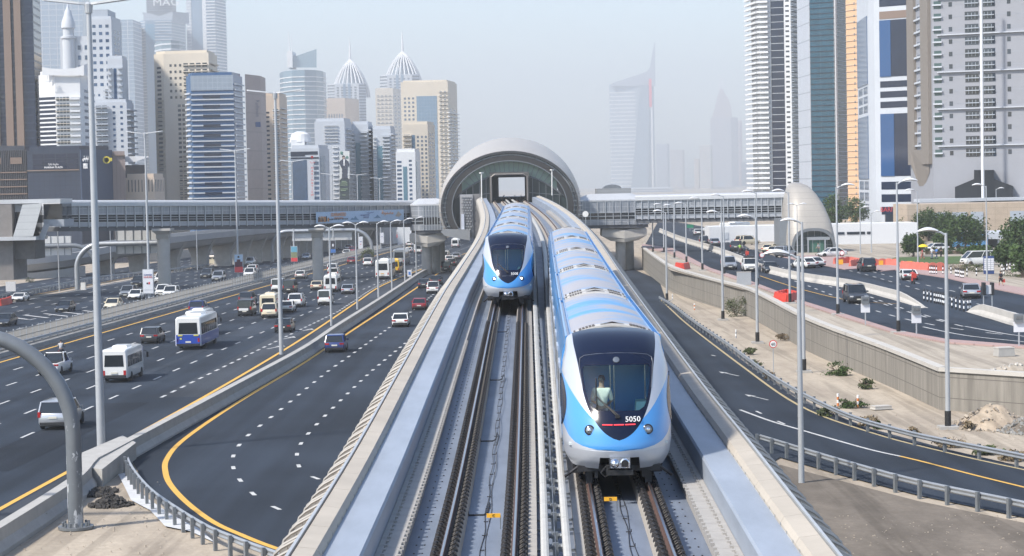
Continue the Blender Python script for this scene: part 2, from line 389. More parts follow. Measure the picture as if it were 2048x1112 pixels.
# ---- painted lines
mw = MB(); my = MB()
def long_line(mb, fn, y0, y1, w_, dz=.016):
    ln = []; y = y0
    while y < y1: ln.append(gp(fn(y), y, dz)); y += 6+y*.02
    ln.append(gp(fn(y1), y1, dz)); strip(mb, ln, w_)
def dashes(mb, fn, y0, y1, on, per, w_=.16, dz=.017):
    y = y0
    while y < y1:
        strip(mb, [gp(fn(y), y, dz), gp(fn(y+on), y+on, dz)], w_*(1+y*.0012)); y += per
long_line(my, eL, 40, 1500, .30); long_line(my, eR, 40, 1300, .30)
NL = 6
for k in range(1, NL):
    dashes(mw, lambda y, k=k: lerp(eL(y), eL(y)+3.62*NL, k/NL), 50+k*2.3, 900, 3.0, 9.0 if k < 5 else 8.0)
dashes(mw, lambda y: min(eL(y)+3.62*6, eR(y)-.6), 150, 520, 1.7, 3.8, .2)
for k in range(1, 7):
    dashes(mw, lambda y, k=k: eL(y)-4.6-3.65*k, 90+k*1.7, 900, 3.0, 9.0)
long_line(mw, lambda y: eL(y)-4.6, 60, 900, .18)
for k in (1, 2, 3): dashes(mw, lambda y, k=k: eL(y)-33.6-3.7*k, 150, 800, 3., 9.)
long_line(my, lambda y: eL(y)-34.2, 330, 800, .2)
# hatching of the gore on the far left
for k in range(9):
    a = G(20+k*40, 641-k*3.2); 
    strip(mw, [a+Vector((-2.5, 8, .03)), a+Vector((2.0, 1, .03))], .5)
strip(mw, [gp(eL(y)-30.6, y, .02) for y in (150, 200, 250, 300, 340, 420, 600, 800)], .22)
strip(my, [p+Vector((0, 0, .022)) for p in RAMP_Y], .30)
for poly_, on, per in (([(560, 1020), (522, 1001), (489, 971), (470, 945), (465, 920), (474, 897), (492, 875), (515, 856), (563, 818), (652, 746), (705, 708), (800, 640), (850, 602), (893, 568)], .95, 5.2),
                       ([(690, 985), (640, 960), (606, 945), (594, 920), (597, 897), (610, 876), (627, 856), (664, 818), (735, 750), (787, 706), (880, 630)], .95, 5.2)):
    ln = line_px(poly_, dz=.02, n=8); acc = 0
    rs = resample(ln, .3); k = 0; ppr = int(per/.3); onn = int(on/.3)
    for i in range(0, len(rs)-onn, ppr):
        f_ = 1+rs[i][0].y/260
        strip(mw, [rs[i][0], rs[min(i+int(onn*f_), len(rs)-1)][0]], .15*f_)
# arrows between the dashes and the yellow line
for (x, y) in ((612, 661), (575, 677), (552, 695)):
    a = G(x, y, dz=.02); strip(mw, [a+Vector((-.9, -2.2, 0)), a+Vector((.35, 1.6, 0))], .22); mw.poly([a+Vector((.35, 3., 0)), a+Vector((-.25, 1.3, 0)), a+Vector((.75, 1.1, 0))])
my2 = MB(); strip(my2, [p+Vector((0, 0, .02)) for p in SRY], .2)
strip(mw, line_px([(1480, 820), (1540, 842), (1611, 863), (1730, 897), (1800, 913)], dz=.02), .2)
strip(my, line_px([(1800, 913), (1846, 924), (1950, 951), (2048, 975), (2150, 1000)], dz=.021), .2)
for pts in (((1555, 842), (1569, 848)), ((1512, 822), (1523, 827)), ((1423, 710), (1431, 712))):
    strip(mw, [G(*pts[0], dz=.02), G(*pts[1], dz=.02)], .16)
for (x, y) in ((1516, 795), (1460, 748)):
    a = G(x, y, dz=.02); d = Vector((-.28, 1, 0)).normalized(); s_ = Vector((d.y, -d.x, 0))
    strip(mw, [a-d*2.2, a+d*1.2], .12); mw.poly([a+d*2.4, a+d*1.0+s_*.28, a+d*1.0-s_*.28])
# ---- the raised road on the right
RZ = lambda dz=0.: PR
pts = [(1290, 490), (1345, 497), (1420, 537), (1500, 563), (1610, 605), (1696, 632), (1790, 662), (1894, 681), (2048, 693), (2300, 712), (2300, 625), (2048, 591), (1960, 573), (1894, 557), (1790, 541), (1763, 544), (1700, 522), (1620, 512), (1560, 515), (1500, 498), (1450, 465), (1400, 452), (1372, 447), (1318, 440)]
sheet('raised_ground', [(1284, 490), (1340, 540), (1500, 583), (1613, 641), (1763, 698), (1879, 745), (2048, 756), (2500, 790), (2500, 440), (2048, 432), (1700, 428), (1310, 428)], M_sand2, pl=PR, dz=-.02)
sheet('road_raised', pts, M_asph, pl=PR, dz=.004)
sheet('pavement_brick', [(1284, 489), (1345, 497), (1420, 537), (1500, 563), (1610, 605), (1696, 632), (1790, 662), (1894, 681), (2048, 693), (2300, 712), (2300, 718), (2048, 697), (1894, 687), (1790, 668), (1696, 639), (1610, 611), (1500, 569), (1420, 543), (1335, 505), (1284, 497)], M_brick, pl=PR, dz=.12, thick=.13)
sheet('pavement_far', [(1763, 544), (1790, 541), (1894, 557), (1960, 573), (2048, 591), (2300, 625), (2300, 612), (2048, 578), (1960, 562), (1894, 548), (1800, 535), (1700, 517)], M_brick, pl=PR, dz=.12, thick=.13)
sheet('pavement_plaza', [(1560, 514), (1620, 511), (1700, 515), (1800, 533), (1690, 540), (1600, 522)], M_brick, pl=PR, dz=.10, thick=.11)
lawn = mat('lawn', (.055, .10, .02), .9, var=.4, scale=2, bump=.6, bscale=12)
tag(sheet('lawn', [(1790, 515), (1960, 512), (1960, 526), (1850, 530), (1775, 522)], lawn, pl=PR, dz=.03), kind='stuff', label='bright green lawn behind the orange barriers', cat='lawn')
def pr_dash(pts, on, per, w_=.2):
    rs = resample(line_px(pts, PR, .02), .3)
    for i in range(0, len(rs)-8, int(per/.3)):
        strip(mw, [rs[i][0], rs[min(i+int(on/.3), len(rs)-1)][0]], w_)
L1 = [(1345, 478), (1440, 510), (1520, 540), (1600, 566), (1700, 604), (1790, 633), (1900, 656), (2048, 674)]
L2 = [(1370, 478), (1460, 508), (1560, 541), (1650, 570), (1760, 606), (1850, 634), (1930, 654)]
L3 = [(1460, 500), (1580, 540), (1680, 572), (1790, 612), (1900, 645)]
for l_ in (L1, L2, L3): pr_dash(l_, 2.6, 6.)
pr_dash([(1640, 528), (1730, 549), (1830, 577), (1950, 607), (2048, 630)], 2.6, 6.); pr_dash([(1660, 524), (1750, 545), (1850, 570), (1960, 594)], 2.6, 6.); pr_dash([(1380, 455), (1440, 478), (1520, 505), (1600, 521)], 2.6, 6.)
strip(mw, line_px([(1846, 654), (1930, 671), (2048, 684), (2200, 700)], PR, .02), .2); strip(mw, line_px([(1930, 653), (2000, 666), (2048, 673), (2200, 690)], PR, .02), .2)
strip(my, line_px([(1520, 552), (1600, 578), (1700, 601), (1800, 608)], PR, .021), .16)
tag(my2.build('road_marking_pale_yellow', mat('road_paint_pale_yellow', (.40, .32, .17), .7, var=.2, scale=4)), kind='structure'); tag(mw.build('road_marking_white', M_white), kind='structure'); tag(my.build('road_marking_yellow', M_yellow), kind='structure')
# ================================================================ VIADUCT
XC = [(10, .45), (39, .76), (50, .89), (110, 1.56), (133, 1.85), (197, 2.50), (250, 2.30), (300, 1.45), (378, -.16), (440, -.4), (520, -.1)]
HS = [(10, 1.59), (50, 1.60), (90, 1.70), (133, 1.82), (197, 1.97), (520, 2.0)]
HC = [(10, 7.42), (39, 7.35), (50, 7.28), (68, 7.1), (110, 6.5), (133, 6.27), (197, 5.45), (300, 3.65), (378, 2.75), (520, 2.3)]
BK = [(10, 0), (50, 0), (68, .15), (110, .32), (133, .31), (197, .14), (300, 0), (520, 0)]
def D(lat, Y, dz=0.):
    sg = 1 if lat > 0 else -1; a = abs(lat)
    l2 = lat+sg*(interp(HS, Y)-1.59)*min(1, a/.25)
    z = CZ-interp(HC, Y)-interp(BK, Y)*max(-1, min(1, l2/1.4))
    return Vector((interp(XC, Y)+l2, Y, z+dz))
def stations(a, b):
    o = []; y = a
    while y < b: o.append(y); y += 2.+y*.018
    return o+[b]
YV = stations(20, 520); Y0V, Y1V = 20, 520
def vsweep(mb, prof, a=20, b=520, closed=True, caps=True):
    mb.loft([[D(l, y, z) for l, z in prof] for y in stations(a, b)], closed, caps)
VI = thing('metro_viaduct', 'pale concrete metro viaduct carrying two tracks up to the domed station', 'viaduct', (0.8, 45, gz(45)))
mb = MB(); vsweep(mb, [(-4.75, -.45), (-3.2, -.451), (0, -.452), (3.2, -.451), (4.75, -.45), (4.75, -.75), (3.6, -1.35), (2.2, -2.7), (-2.2, -2.7), (-3.6, -1.35), (-4.75, -.75)])
mb.build('deck', M_floor, VI)
for s in (-1, 1):
    mb = MB(); vsweep(mb, [(s*3.68, -.45), (s*3.68, .44), (s*3.72, .5), (s*4.42, .5), (s*4.42, -.45)])
    mb.build('walkway', M_walk, VI)
    mb = MB()        # two rows of trough covers
    y = 30.
    while y < 300:
        L = .98 if y < 140 else 4.98
        for a, b, h in ((3.22, 3.53, -.07), (3.555, 3.67, -.04)):
            pr = [(s*a, -.44), (s*a, h), (s*b, h), (s*b, -.44)]
            mb.loft([[D(l, q, z) for l, z in pr] for q in (y, y+L)])
            if y < 90: c = D(s*(a-.03), y+.12, h-.03); mb.box(c, (.08, .14, .08)); mb.box(c+Vector((0, .55, 0)), (.08, .14, .08))
        y += L+.02
    mb.build('cable_trough', M_tray, VI)
    mb = MB(); y = 22.   # coping stones with open joints
    prof = [(4.42, .4), (4.42, .56), (4.49, .68), (4.86, .72), (4.88, .4)]
    while y < 375:
        L = 2.38 if y < 150 else 4.78
        mb.loft([[D(s*l, q, z) for l, z in prof] for q in ([y, y+L] if y < 200 else [y, y+L/2, y+L])]); y += L+.025
    mb.build('parapet_coping', M_cream, VI)
    mb = MB(); vsweep(mb, [(s*4.42, -.5), (s*4.42, .52), (s*4.86, .55), (s*4.9, -.5)]); mb.build('parapet_wall', M_conc2, VI)
    mb = MB(); vsweep(mb, [(s*4.90, .66), (s*4.90, .75), (s*4.96, .75), (s*4.96, .66)], 20, 378); mb.build('edge_rail', M_pole, VI)
    mb = MB()
    for k in range(20, 380, 1): 
        if k > 150 and k % 3: continue
        c = D(s*4.44, k+.2, .54); mb.box(c, (.05, .10, .05))
    tag(mb.build('parapet_clip', M_galvd, VI), kind='stuff')
    mb = MB()         # outer cladding of tall narrow slabs
    y = 22.
    while y < 378:
        L = .44 if y < 120 else 1.4
        mb.loft([[D(s*l, q, z) for l, z in [(4.93, .52), (5.38, .14), (5.46, -.45), (5.36, -.47), (5.28, .08), (4.91, .38)]] for q in (y, y+L)]); y += L+.03
    mb.build('outer_cladding', mat('cladding_beige', (.40, .335, .265), .9, var=.22, scale=2), VI)
    mb = MB(); vsweep(mb, [(s*5.42, -.78), (s*5.20, -1.0), (s*4.6, -1.25), (s*4.4, -1.0), (s*5.1, -.76)], 20, 378); mb.build('edge_beam', M_concd, VI)
    def rib(mb, y):
        mb.tube([D(s*4.94, y, .62), D(s*5.36, y, .40), D(s*5.50, y, .28), D(s*5.57, y, .05), D(s*5.53, y, -.7)], .034 if y < 110 else .04, 6)
        if s > 0 or y < 110: mb.loft([[D(s*5.44, q, .24), D(s*5.60, q, .10), D(s*5.58, q, -.85), D(s*5.38, q, -.85)] for q in (y-.05, y+.05)])
    M_brk = mat('bracket_beige', (.25, .24, .225), .55, .2); ribs = []; y = 30.; k = 0
    while y < 375:
        ribs.append(y); k += 1; y += (1.15 if k % 3 else .45)
    for y in ribs[:50]:
        mb = MB(); rib(mb, y); mb.build('handrail_bracket', M_brk if s < 0 else M_galvd, VI, smooth=40)
    mb = MB()
    for y in ribs[50:]: rib(mb, y)
    tag(mb.build('handrail_bracket', M_brk if s < 0 else M_galvd, VI, smooth=40), kind='stuff')
# holes in the deck, put in as small dark blocks
mb = MB()
for y in range(33, 110):
    for l in (-3.02, -2.84, 2.84, 3.02): mb.box(D(l, y+.3, -.445), (.035, .06, .02))
tag(mb.build('deck_bolt', M_iron, VI), kind='stuff')
for pos in (70, 100, 130, 160, 200, 240, 285, 330):       # piers under the deck
    b_ = D(0, pos); zb = gz(pos)
    mb = MB(); zt = b_.z-2.7; mb.lathe([(1.1, zb-.5), (1.1, zt-2), (1.9, zt-.6), (2.1, zt+.02)], (b_.x, pos, 0), 20)
    mb.build('pier', M_conc, VI, smooth=40)
# ---- the two tracks
TR = []
for name, sg, label in (('metro_track', -1, 'left railway track on dark fastenings running up under the smaller train'), ('metro_track', 1, 'right railway track with rust brown rail sides in front of the nearest train')):
    T = thing(name, label, 'railway track', D(sg*1.59, 40, -.45)); TR.append(T)
    for q in (-.72, .72):
        lat = sg*1.59+q; mb = MB(); y = 25.
        while y < 378:
            L = 5.96; mb.loft([[D(lat+l, yy, z) for l, z in [(-.30, -.452), (-.27, -.19), (.27, -.19), (.30, -.452)]] for yy in (y, y+L/2, y+L)]); y += L+.04
        mb.build('plinth', M_plinth, T)
        mb = MB(); pr = [(-.065, -.165), (-.065, -.15), (-.012, -.13), (-.014, -.05), (-.037, -.03), (-.037, -.004), (-.025, 0), (.025, 0), (.037, -.004), (.037, -.03), (.014, -.05), (.012, -.13), (.065, -.15), (.065, -.165)]
        n = len(pr); rings = [[D(lat+l, yy, z) for l, z in pr] for yy in stations(25, 510)]; mb.loft(rings)
        mb.m = [(0 if (i % n) == 6 else 1) for i in range(len(mb.f))]
        mb.build('rail', [M_rail, M_railside], T)
        mb = MB(); y = 30.
        while y < 190:
            for k in (-1, 1):
                c = D(lat+k*.155, y, -.15)
                mb.box(c+Vector((0, 0, -.01)), (.15, .30, .07)); mb.box(c+Vector((k*.045, .0, .045)), (.05, .16, .07), taper=.6)
                if y < 100:
                    mb.tube([c+Vector((-k*.06, -.10, .02)), c+Vector((k*.02, -.12, .08)), c+Vector((k*.07, .0, .09)), c+Vector((k*.02, .12, .08)), c+Vector((-k*.06, .10, .02))], .022, 5)
                    mb.box(c+Vector((k*.085, .22, .0)), (.09, .18, .10), taper=.5); mb.box(c+Vector((k*.02, .3, -.01)), (.1, .1, .09))
            y += .56 if y < 110 else .7
        tag(mb.build('rail_fastening', M_iron, T), kind='stuff')
    mb = MB(); lat = sg*1.59+.0                  # loop cable with its clips down the middle
    ln = [D(lat+.03*math.sin(k*1.1), 30+k*.9, -.43) for k in range(120)]; mb.tube(ln, .009, 5)
    ln = [D(lat+.09-.03*math.sin(k*.8), 30+k*.9, -.435) for k in range(120)]; mb.tube(ln, .008, 5)
    for k in range(0, 110, 2): c = D(lat+.02, 30+k*.9, -.42); mb.box(c, (.10, .02, .02)); mb.box(c+Vector((.07, 0, .03)), (.015, .02, .07))
    mb.build('signal_cable', M_iron, T)
    for yj in ((49.5, 62, 78, 98) if sg < 0 else ()):
        mb = MB(); mb.tube([D(lat-.45, yj, -.40), D(lat-.40, yj-.5, -.43), D(lat-.05, yj-.5, -.43), D(lat+.02, yj-.2, -.43), D(lat+.05, yj+1.2, -.43)], .022, 6); mb.build('jumper_cable', M_black, T)
    # power rail with its white cover, brackets and concrete strip
    pl = sg*.22-.02
    mb = MB(); y = 25.
    while y < 378:
        L = 4.97; mb.loft([[D(pl+l, yy, z) for l, z in [(-.085, .02), (-.075, .13), (-.03, .155), (.03, .155), (.075, .13), (.085, .02)]] for yy in (y, y+L/2, y+L)]); y += L+.03
    mb.build('power_rail_cover', M_wplas, T)
    mb = MB(); k = 0; y = 31.
    while y < 180:
        c = D(pl, y); i = -sg
        mb.bar(c+Vector((sg*.30, 0, -.33)), c+Vector((i*.2, 0, -.33)), .06, .06); mb.bar(c+Vector((i*.19, 0, -.42)), c+Vector((i*.19, 0, .06)), .05, .07)
        mb.lathe([(.07, 0), (.05, .05), (.07, .1)], c+Vector((i*.12-.05, 0, -.02)), 8, 'X')
        y += 1.25+(k % 2)*1.3; k += 1
    tag(mb.build('power_rail_bracket', M_galvd, T), kind='stuff')
    mb = MB(); y = 25.; a = sg*.41
    while y < 378:
        L = 2.47; mb.loft([[D(l, yy, z) for l, z in [(sg*.40, -.45), (sg*.40, -.21), (sg*.585, -.21), (sg*.585, -.45)]] for yy in (y, y+L)]); y += L+.03
    mb.build('cable_duct', M_tray, T)
# small lettered plates
for px, py, Y, tx, lab in ((987, 1031, 45.3, 'C', 'small orange plate lettered C beside the left track'), (1221, 998, 48.3, 'D', 'small orange plate standing in the shadow under the nearest train')):
    p = P(px, py, Y); t = thing('track_plate', lab, 'sign', (p.x, p.y, p.z-.25))
    mb = MB(); mb.box(p, (.30, .03, .09)); mb.build('plate', M_signy, t)
    mb = MB(); mb.bar(p+Vector((.15, .01, 0)), p+Vector((.15, .01, -.3)), .02); mb.build('post', M_galvd, t)
    mb = MB(); mb.text(tx, p+Vector((0, -.02, -.03)), (1, 0, 0), (0, 0, 1), .06, depth=.01); mb.build('lettering', M_glyph, t)
# ================================================================ TRAINS
M_blue = mat('train_blue', (.060, .265, .60), .28, .0, .03, 1, spec=.5, coat=.6); M_silver = mat('train_silver', (.50, .52, .56), .34, .35, var=.03, scale=1, coat=.3); M_navy = mat('train_navy', (.005, .009, .026), .14, 0, .1, 1, spec=.3)
M_under = mat('underframe', (.025, .025, .028), .6, .2, var=.3, scale=4); M_chrome = mat('bright_metal', (.75, .75, .77), .15, 1., var=.05)
M_lampoff = mat('lamp_glass', (.20, .22, .24), .08, .6, var=.1); M_lampon = mat('lamp_lit', (.9, .9, .85), .2, emit=(1, .97, .9, 4)); M_lampdark = mat('lamp_ring', (.03, .03, .035), .25, .3)
M_band = mat('train_window_band', (.012, .016, .022), .08, 0, .2, .5, spec=.45); M_vent = mat('vent_grille', (.10, .09, .085), .7, var=.2)
# weathered roof: blue paint with worn grey patches
M_roof = mat('train_roof', (.10, .31, .58), .45, .1, .08, 1.2)
_t = M_roof.node_tree; _N = _t.nodes; _L = _t.links; _b = _N['Principled BSDF']; _o = _b.inputs['Base Color'].links[0].from_socket
_tc = _N.new('ShaderNodeTexCoord'); _mp = _N.new('ShaderNodeMapping'); _mp.inputs['Scale'].default_value = (.16, .30, .3); _L.new(_tc.outputs['Object'], _mp.inputs[0])
_oi = _N.new('ShaderNodeObjectInfo'); _cm = _N.new('ShaderNodeCombineXYZ'); _m2 = _N.new('ShaderNodeMath'); _m2.operation = 'MULTIPLY'; _m2.inputs[1].default_value = 37; _L.new(_oi.outputs['Random'], _m2.inputs[0]); _L.new(_m2.outputs[0], _cm.inputs[2]); _L.new(_cm.outputs[0], _mp.inputs['Location'])
_n = _N.new('ShaderNodeTexNoise'); _n.inputs['Scale'].default_value = 1.3; _n.inputs['Detail'].default_value = 4; _L.new(_mp.outputs[0], _n.inputs['Vector'])
_r = _N.new('ShaderNodeMapRange'); _r.inputs[1].default_value = .37; _r.inputs[2].default_value = .53; _L.new(_n.outputs[0], _r.inputs[0])
_mi = _N.new('ShaderNodeMix'); _mi.data_type = 'RGBA'; _L.new(_r.outputs[0], _mi.inputs[0]); _L.new(_o, _mi.inputs[6]); _mi.inputs[7].default_value = (.36, .35, .37, 1); _L.new(_mi.outputs[2], _b.inputs['Base Color'])
M_ventpan = mat('roof_vent_panel', (.52, .50, .47), .55, .1, var=.14, scale=2)
# windscreen: tinted pane you can see through
M_wind = bpy.data.materials.new('windscreen_glass'); M_wind.use_nodes = True
_t = M_wind.node_tree; _N = _t.nodes; _L = _t.links; _N.remove(_N['Principled BSDF']); _tr = _N.new('ShaderNodeBsdfTransparent'); _tr.inputs[0].default_value = (.78, .93, .95, 1)
_gl = _N.new('ShaderNodeBsdfGlossy'); _gl.inputs['Roughness'].default_value = .03; _lw = _N.new('ShaderNodeFresnel'); _lw.inputs[0].default_value = 1.5; _mx = _N.new('ShaderNodeMixShader')
_L.new(_lw.outputs[0], _mx.inputs[0]); _L.new(_tr.outputs[0], _mx.inputs[1]); _L.new(_gl.outputs[0], _mx.inputs[2]); _L.new(_mx.outputs[0], _N['Material Output'].inputs[0])
CL = 16.9
def xsec():      # half cross-section, from the skirt up: (x, z)
    pts = [(1.16, .42), (1.30, .62), (1.34, .95), (1.35, 1.5), (1.345, 2.2), (1.33, 2.7), (1.29, 3.0), (1.23, 3.2), (1.14, 3.33)]
    return pts
def roofz(x): return 3.62-.26*(x/1.1)**2
def car_mesh():
    """one car, its front end at y = 0, reaching back to y = CL; returns {part: (MB, mats)}"""
    out = {}
    xs = xsec(); L0, L1 = .25, CL-.25
    mb = MB()
    for s in (-1, 1):
        n = len(xs); b = len(mb.v)
        for y in (L0, L1): mb.v += [Vector((s*x, y, z)) for x, z in xs]
        for i in range(n-1):
            mb.cur = 1 if xs[i][1] < .9 else 0
            mb.face([b+i, b+i+1, b+n+i+1, b+n+i])
        mb.cur = 0
    for y in (L0, L1): mb.poly([(-x, y, z) for x, z in xs]+[(x, y, z) for x, z in xs[::-1]])
    mb.cur = 2; mb.poly([(-1.16, L0, .42), (1.16, L0, .42), (1.16, L1, .42), (-1.16, L1, .42)])
    out['shell'] = (mb, [M_blue, M_silver, M_under])
    mb = MB(); k = 12                       # roof skin, a shallow vault
    ring = lambda y: [(x, y, roofz(x)) for x in [-1.04+2.08*i/k for i in range(k+1)]]
    mb.loft([ring(.3+(CL-.6)*j/6) for j in range(7)], closed=False); b = len(mb.v)
    for y in (.3, CL-.3): mb.poly(ring(y)+[(1.04, y, 3.2), (-1.04, y, 3.2)])
    out['roof'] = (mb, M_roof)
    for s in (-1, 1):
        mb = MB(); mb.loft([[(s*1.04, y, 3.22), (s*1.04, y, 3.40), (s*1.075, y, 3.40), (s*1.09, y, 3.31), (s*1.15, y, 3.31), (s*1.16, y, 3.42), (s*1.21, y, 3.40), (s*1.23, y, 3.20)] for y in (.2, CL-.2)])
        out['gutter', s] = (mb, M_blue)
        mb = MB(); mb.box((s*1.345, CL/2, 1.98), (.03, CL-1.2, .86)); out['window_band', s] = (mb, M_band)
        for j, yd in enumerate((2.9, 8.45, 14.0)):
            mb = MB(); mb.box((s*1.352, yd, 1.56), (.05, 1.5, 2.0)); mb.cur = 1; mb.box((s*1.375, yd-.37, 2.02), (.02, .5, .85)); mb.box((s*1.375, yd+.37, 2.02), (.02, .5, .85)); out['door', s, j] = (mb, [M_silver, M_band])
    for e in (0, 1):                        # vent panel over each end
        mb = MB(); y0 = .22 if e == 0 else CL-1.02; y1 = y0+.8
        ring = lambda y, dz: [(x, y, roofz(x)+dz) for x in [-1.0+2.*i/10 for i in range(11)]]
        mb.loft([ring(y0, .0), ring(y0, .05), ring(y1, .05), ring(y1, .0)], closed=False)
        mb.cur = 1; ym = (y0+y1)/2
        for s in (-1, 1):
            for i in range(5):
                for j in range(2):
                    x = s*(.48+.085*i); mb.box((x, ym-.16+.26*j, roofz(x)+.06), (.065, .22, .03), rot=Matrix.Rotation(math.atan(.52*x/1.21), 3, 'Y'))
            for j in range(3): x = s*.965; mb.box((x, ym-.22+.22*j, roofz(x)+.06), (.05, .14, .02), rot=Matrix.Rotation(math.atan(.52*x/1.21), 3, 'Y'))
        for j in (-1, 1):
            mb.loft([[(-.3, ym+.14*j-.05, roofz(.3)+.055), (0, ym+.14*j-.05, roofz(0)+.10), (.3, ym+.14*j-.05, roofz(.3)+.055)], [(-.3, ym+.14*j+.05, roofz(.3)+.055), (0, ym+.14*j+.05, roofz(0)+.07), (.3, ym+.14*j+.05, roofz(.3)+.055)]], closed=False)
        out['roof_vent', e] = (mb, [M_ventpan, M_vent])
    mb = MB()
    for yb in (2.6, CL-2.6):
        for dy in (-1.0, 1.0):
            mb.lathe([(.43, -.09), (.43, .09)], (-.72, yb+dy, .43), 16, 'X'); mb.lathe([(.43, -.09), (.43, .09)], (.72, yb+dy, .43), 16, 'X')
        mb.box((0, yb, .5), (2.1, 2.7, .3)); mb.box((-1.0, yb, .42), (.16, 2.9, .34)); mb.box((1.0, yb, .42), (.16, 2.9, .34))
    mb.box((0, CL/2, .38), (2.0, 6.5, .55)); out['bogie'] = (mb, M_under)
    return out
CARM = car_mesh(); CARD = {}
def add_car(root, i, y0, track):
    """car i of a train whose car front stands at distance y0 on the given track"""
    sg = track; a = D(sg*1.59, y0); b = D(sg*1.59, y0+CL); d = (b-a).normalized()
    x = Vector((d.y, -d.x, 0)).normalized(); z = x.cross(d)
    M = Matrix(((x.x, d.x, z.x, a.x), (x.y, d.y, z.y, a.y), (x.z, d.z, z.z, a.z), (0, 0, 0, 1)))
    Ml = Matrix.Translation(-root.location) @ M
    names = {'roof': 'roof', 'gutter': 'gutter', 'window_band': 'window_band', 'door': 'door', 'roof_vent': 'roof_vent', 'bogie': 'bogie'}
    base = None
    for k in ['shell']+[q for q in CARM if q != 'shell']:
        mb, ms = CARM[k]; nm = k if isinstance(k, str) else k[0]
        if k not in CARD:
            o = mb.build('car_body' if nm == 'shell' else nm, ms, None, smooth=30); CARD[k] = o.data
        else:
            o = bpy.data.objects.new('car_body' if nm == 'shell' else nm, CARD[k]); C.objects.link(o)
        if base is None: o.parent = root; o.matrix_local = Ml; base = o
        else: o.parent = base
    return base
# ---- nose: rows run up the face; each is a curve from the centre out to the body side
NC = [(.40, .30), (.62, .10), (.90, 0), (1.2, .04), (1.5, .16), (1.84, .36), (2.3, .68), (2.87, 1.15), (3.15, 1.48), (3.38, 1.92), (3.52, 2.35), (3.60, 2.80), (3.62, 3.15)]   # (z, y) of the centre line
def nose(zc, x, off=0.):
    """surface point of the nose: zc = height of the row at the centre, x across; the rows droop at the roof"""
    yc = lin(NC, zc) if zc < .5 else interp(NC, zc)
    W = lin([(.40, 1.16), (.62, 1.29), (.95, 1.34), (1.5, 1.35), (2.2, 1.345), (2.7, 1.33), (3.0, 1.29), (3.2, 1.25), (3.38, 1.22), (3.62, 1.20)], zc)
    t = min(1, abs(x)/W); g = 1-(1-t**2.3)**(1/2.3)
    ye = lin([(.40, 1.7), (.9, 1.75), (1.84, 2.05), (2.87, 2.5), (3.38, 2.95), (3.62, 3.2)], zc)
    ze = lin([(.40, .46), (.9, .98), (1.84, 1.86), (2.87, 2.72), (3.15, 2.92), (3.38, 3.08), (3.52, 3.2), (3.62, 3.30)], zc)
    return Vector((x if abs(x) <= W else math.copysign(W, x), yc+(ye-yc)*g-off, zc+(ze-zc)*g+off*.5*max(0, (zc-2.6))))
def Wz(zc): return lin([(.40, 1.16), (.62, 1.29), (.95, 1.34), (1.5, 1.35), (2.2, 1.345), (2.7, 1.33), (3.0, 1.29), (3.2, 1.25), (3.38, 1.22), (3.62, 1.20)], zc)
SHO = [(1.12, 0), (1.16, .13), (1.22, .24), (1.3, .35), (1.45, .49), (1.65, .62), (1.9, .735), (2.2, .82), (2.5, .87), (2.87, .93), (3.15, .98), (3.38, 1.02), (3.62, 1.04)]     # dark shield
BLU = [(.86, 0.), (.885, .5), (.95, .85), (1.02, 1.05), (1.15, 1.2), (1.4, 1.33), (1.5, 1.35)]   # blue / lower silver
FLK = [(1.62, .61), (1.72, .72), (1.9, .88), (2.1, 1.02), (2.35, 1.17), (2.6, 1.28), (2.75, 1.33)]   # silver flank / blue
GLS = [(1.80, .50), (1.84, .60), (2.0, .69), (2.3, .77), (2.6, .81), (2.78, .82), (2.84, .79)]   # pane
def patch(mb, zs, lo, hi, n=10, off=0.):
    """patch of the nose between x = lo(z) and x = hi(z)"""
    rows = []
    for z in zs:
        a, b = lo(z), hi(z); W = Wz(z); sa, sb = math.asin(max(-1, min(1, a/W))), math.asin(max(-1, min(1, b/W)))
        rows.append([nose(z, W*math.sin(sa+(sb-sa)*i/n), off) for i in range(n+1)])
    mb.loft(rows, closed=False)
def zr(a, b, n): return [a+(b-a)*i/n for i in range(n+1)]
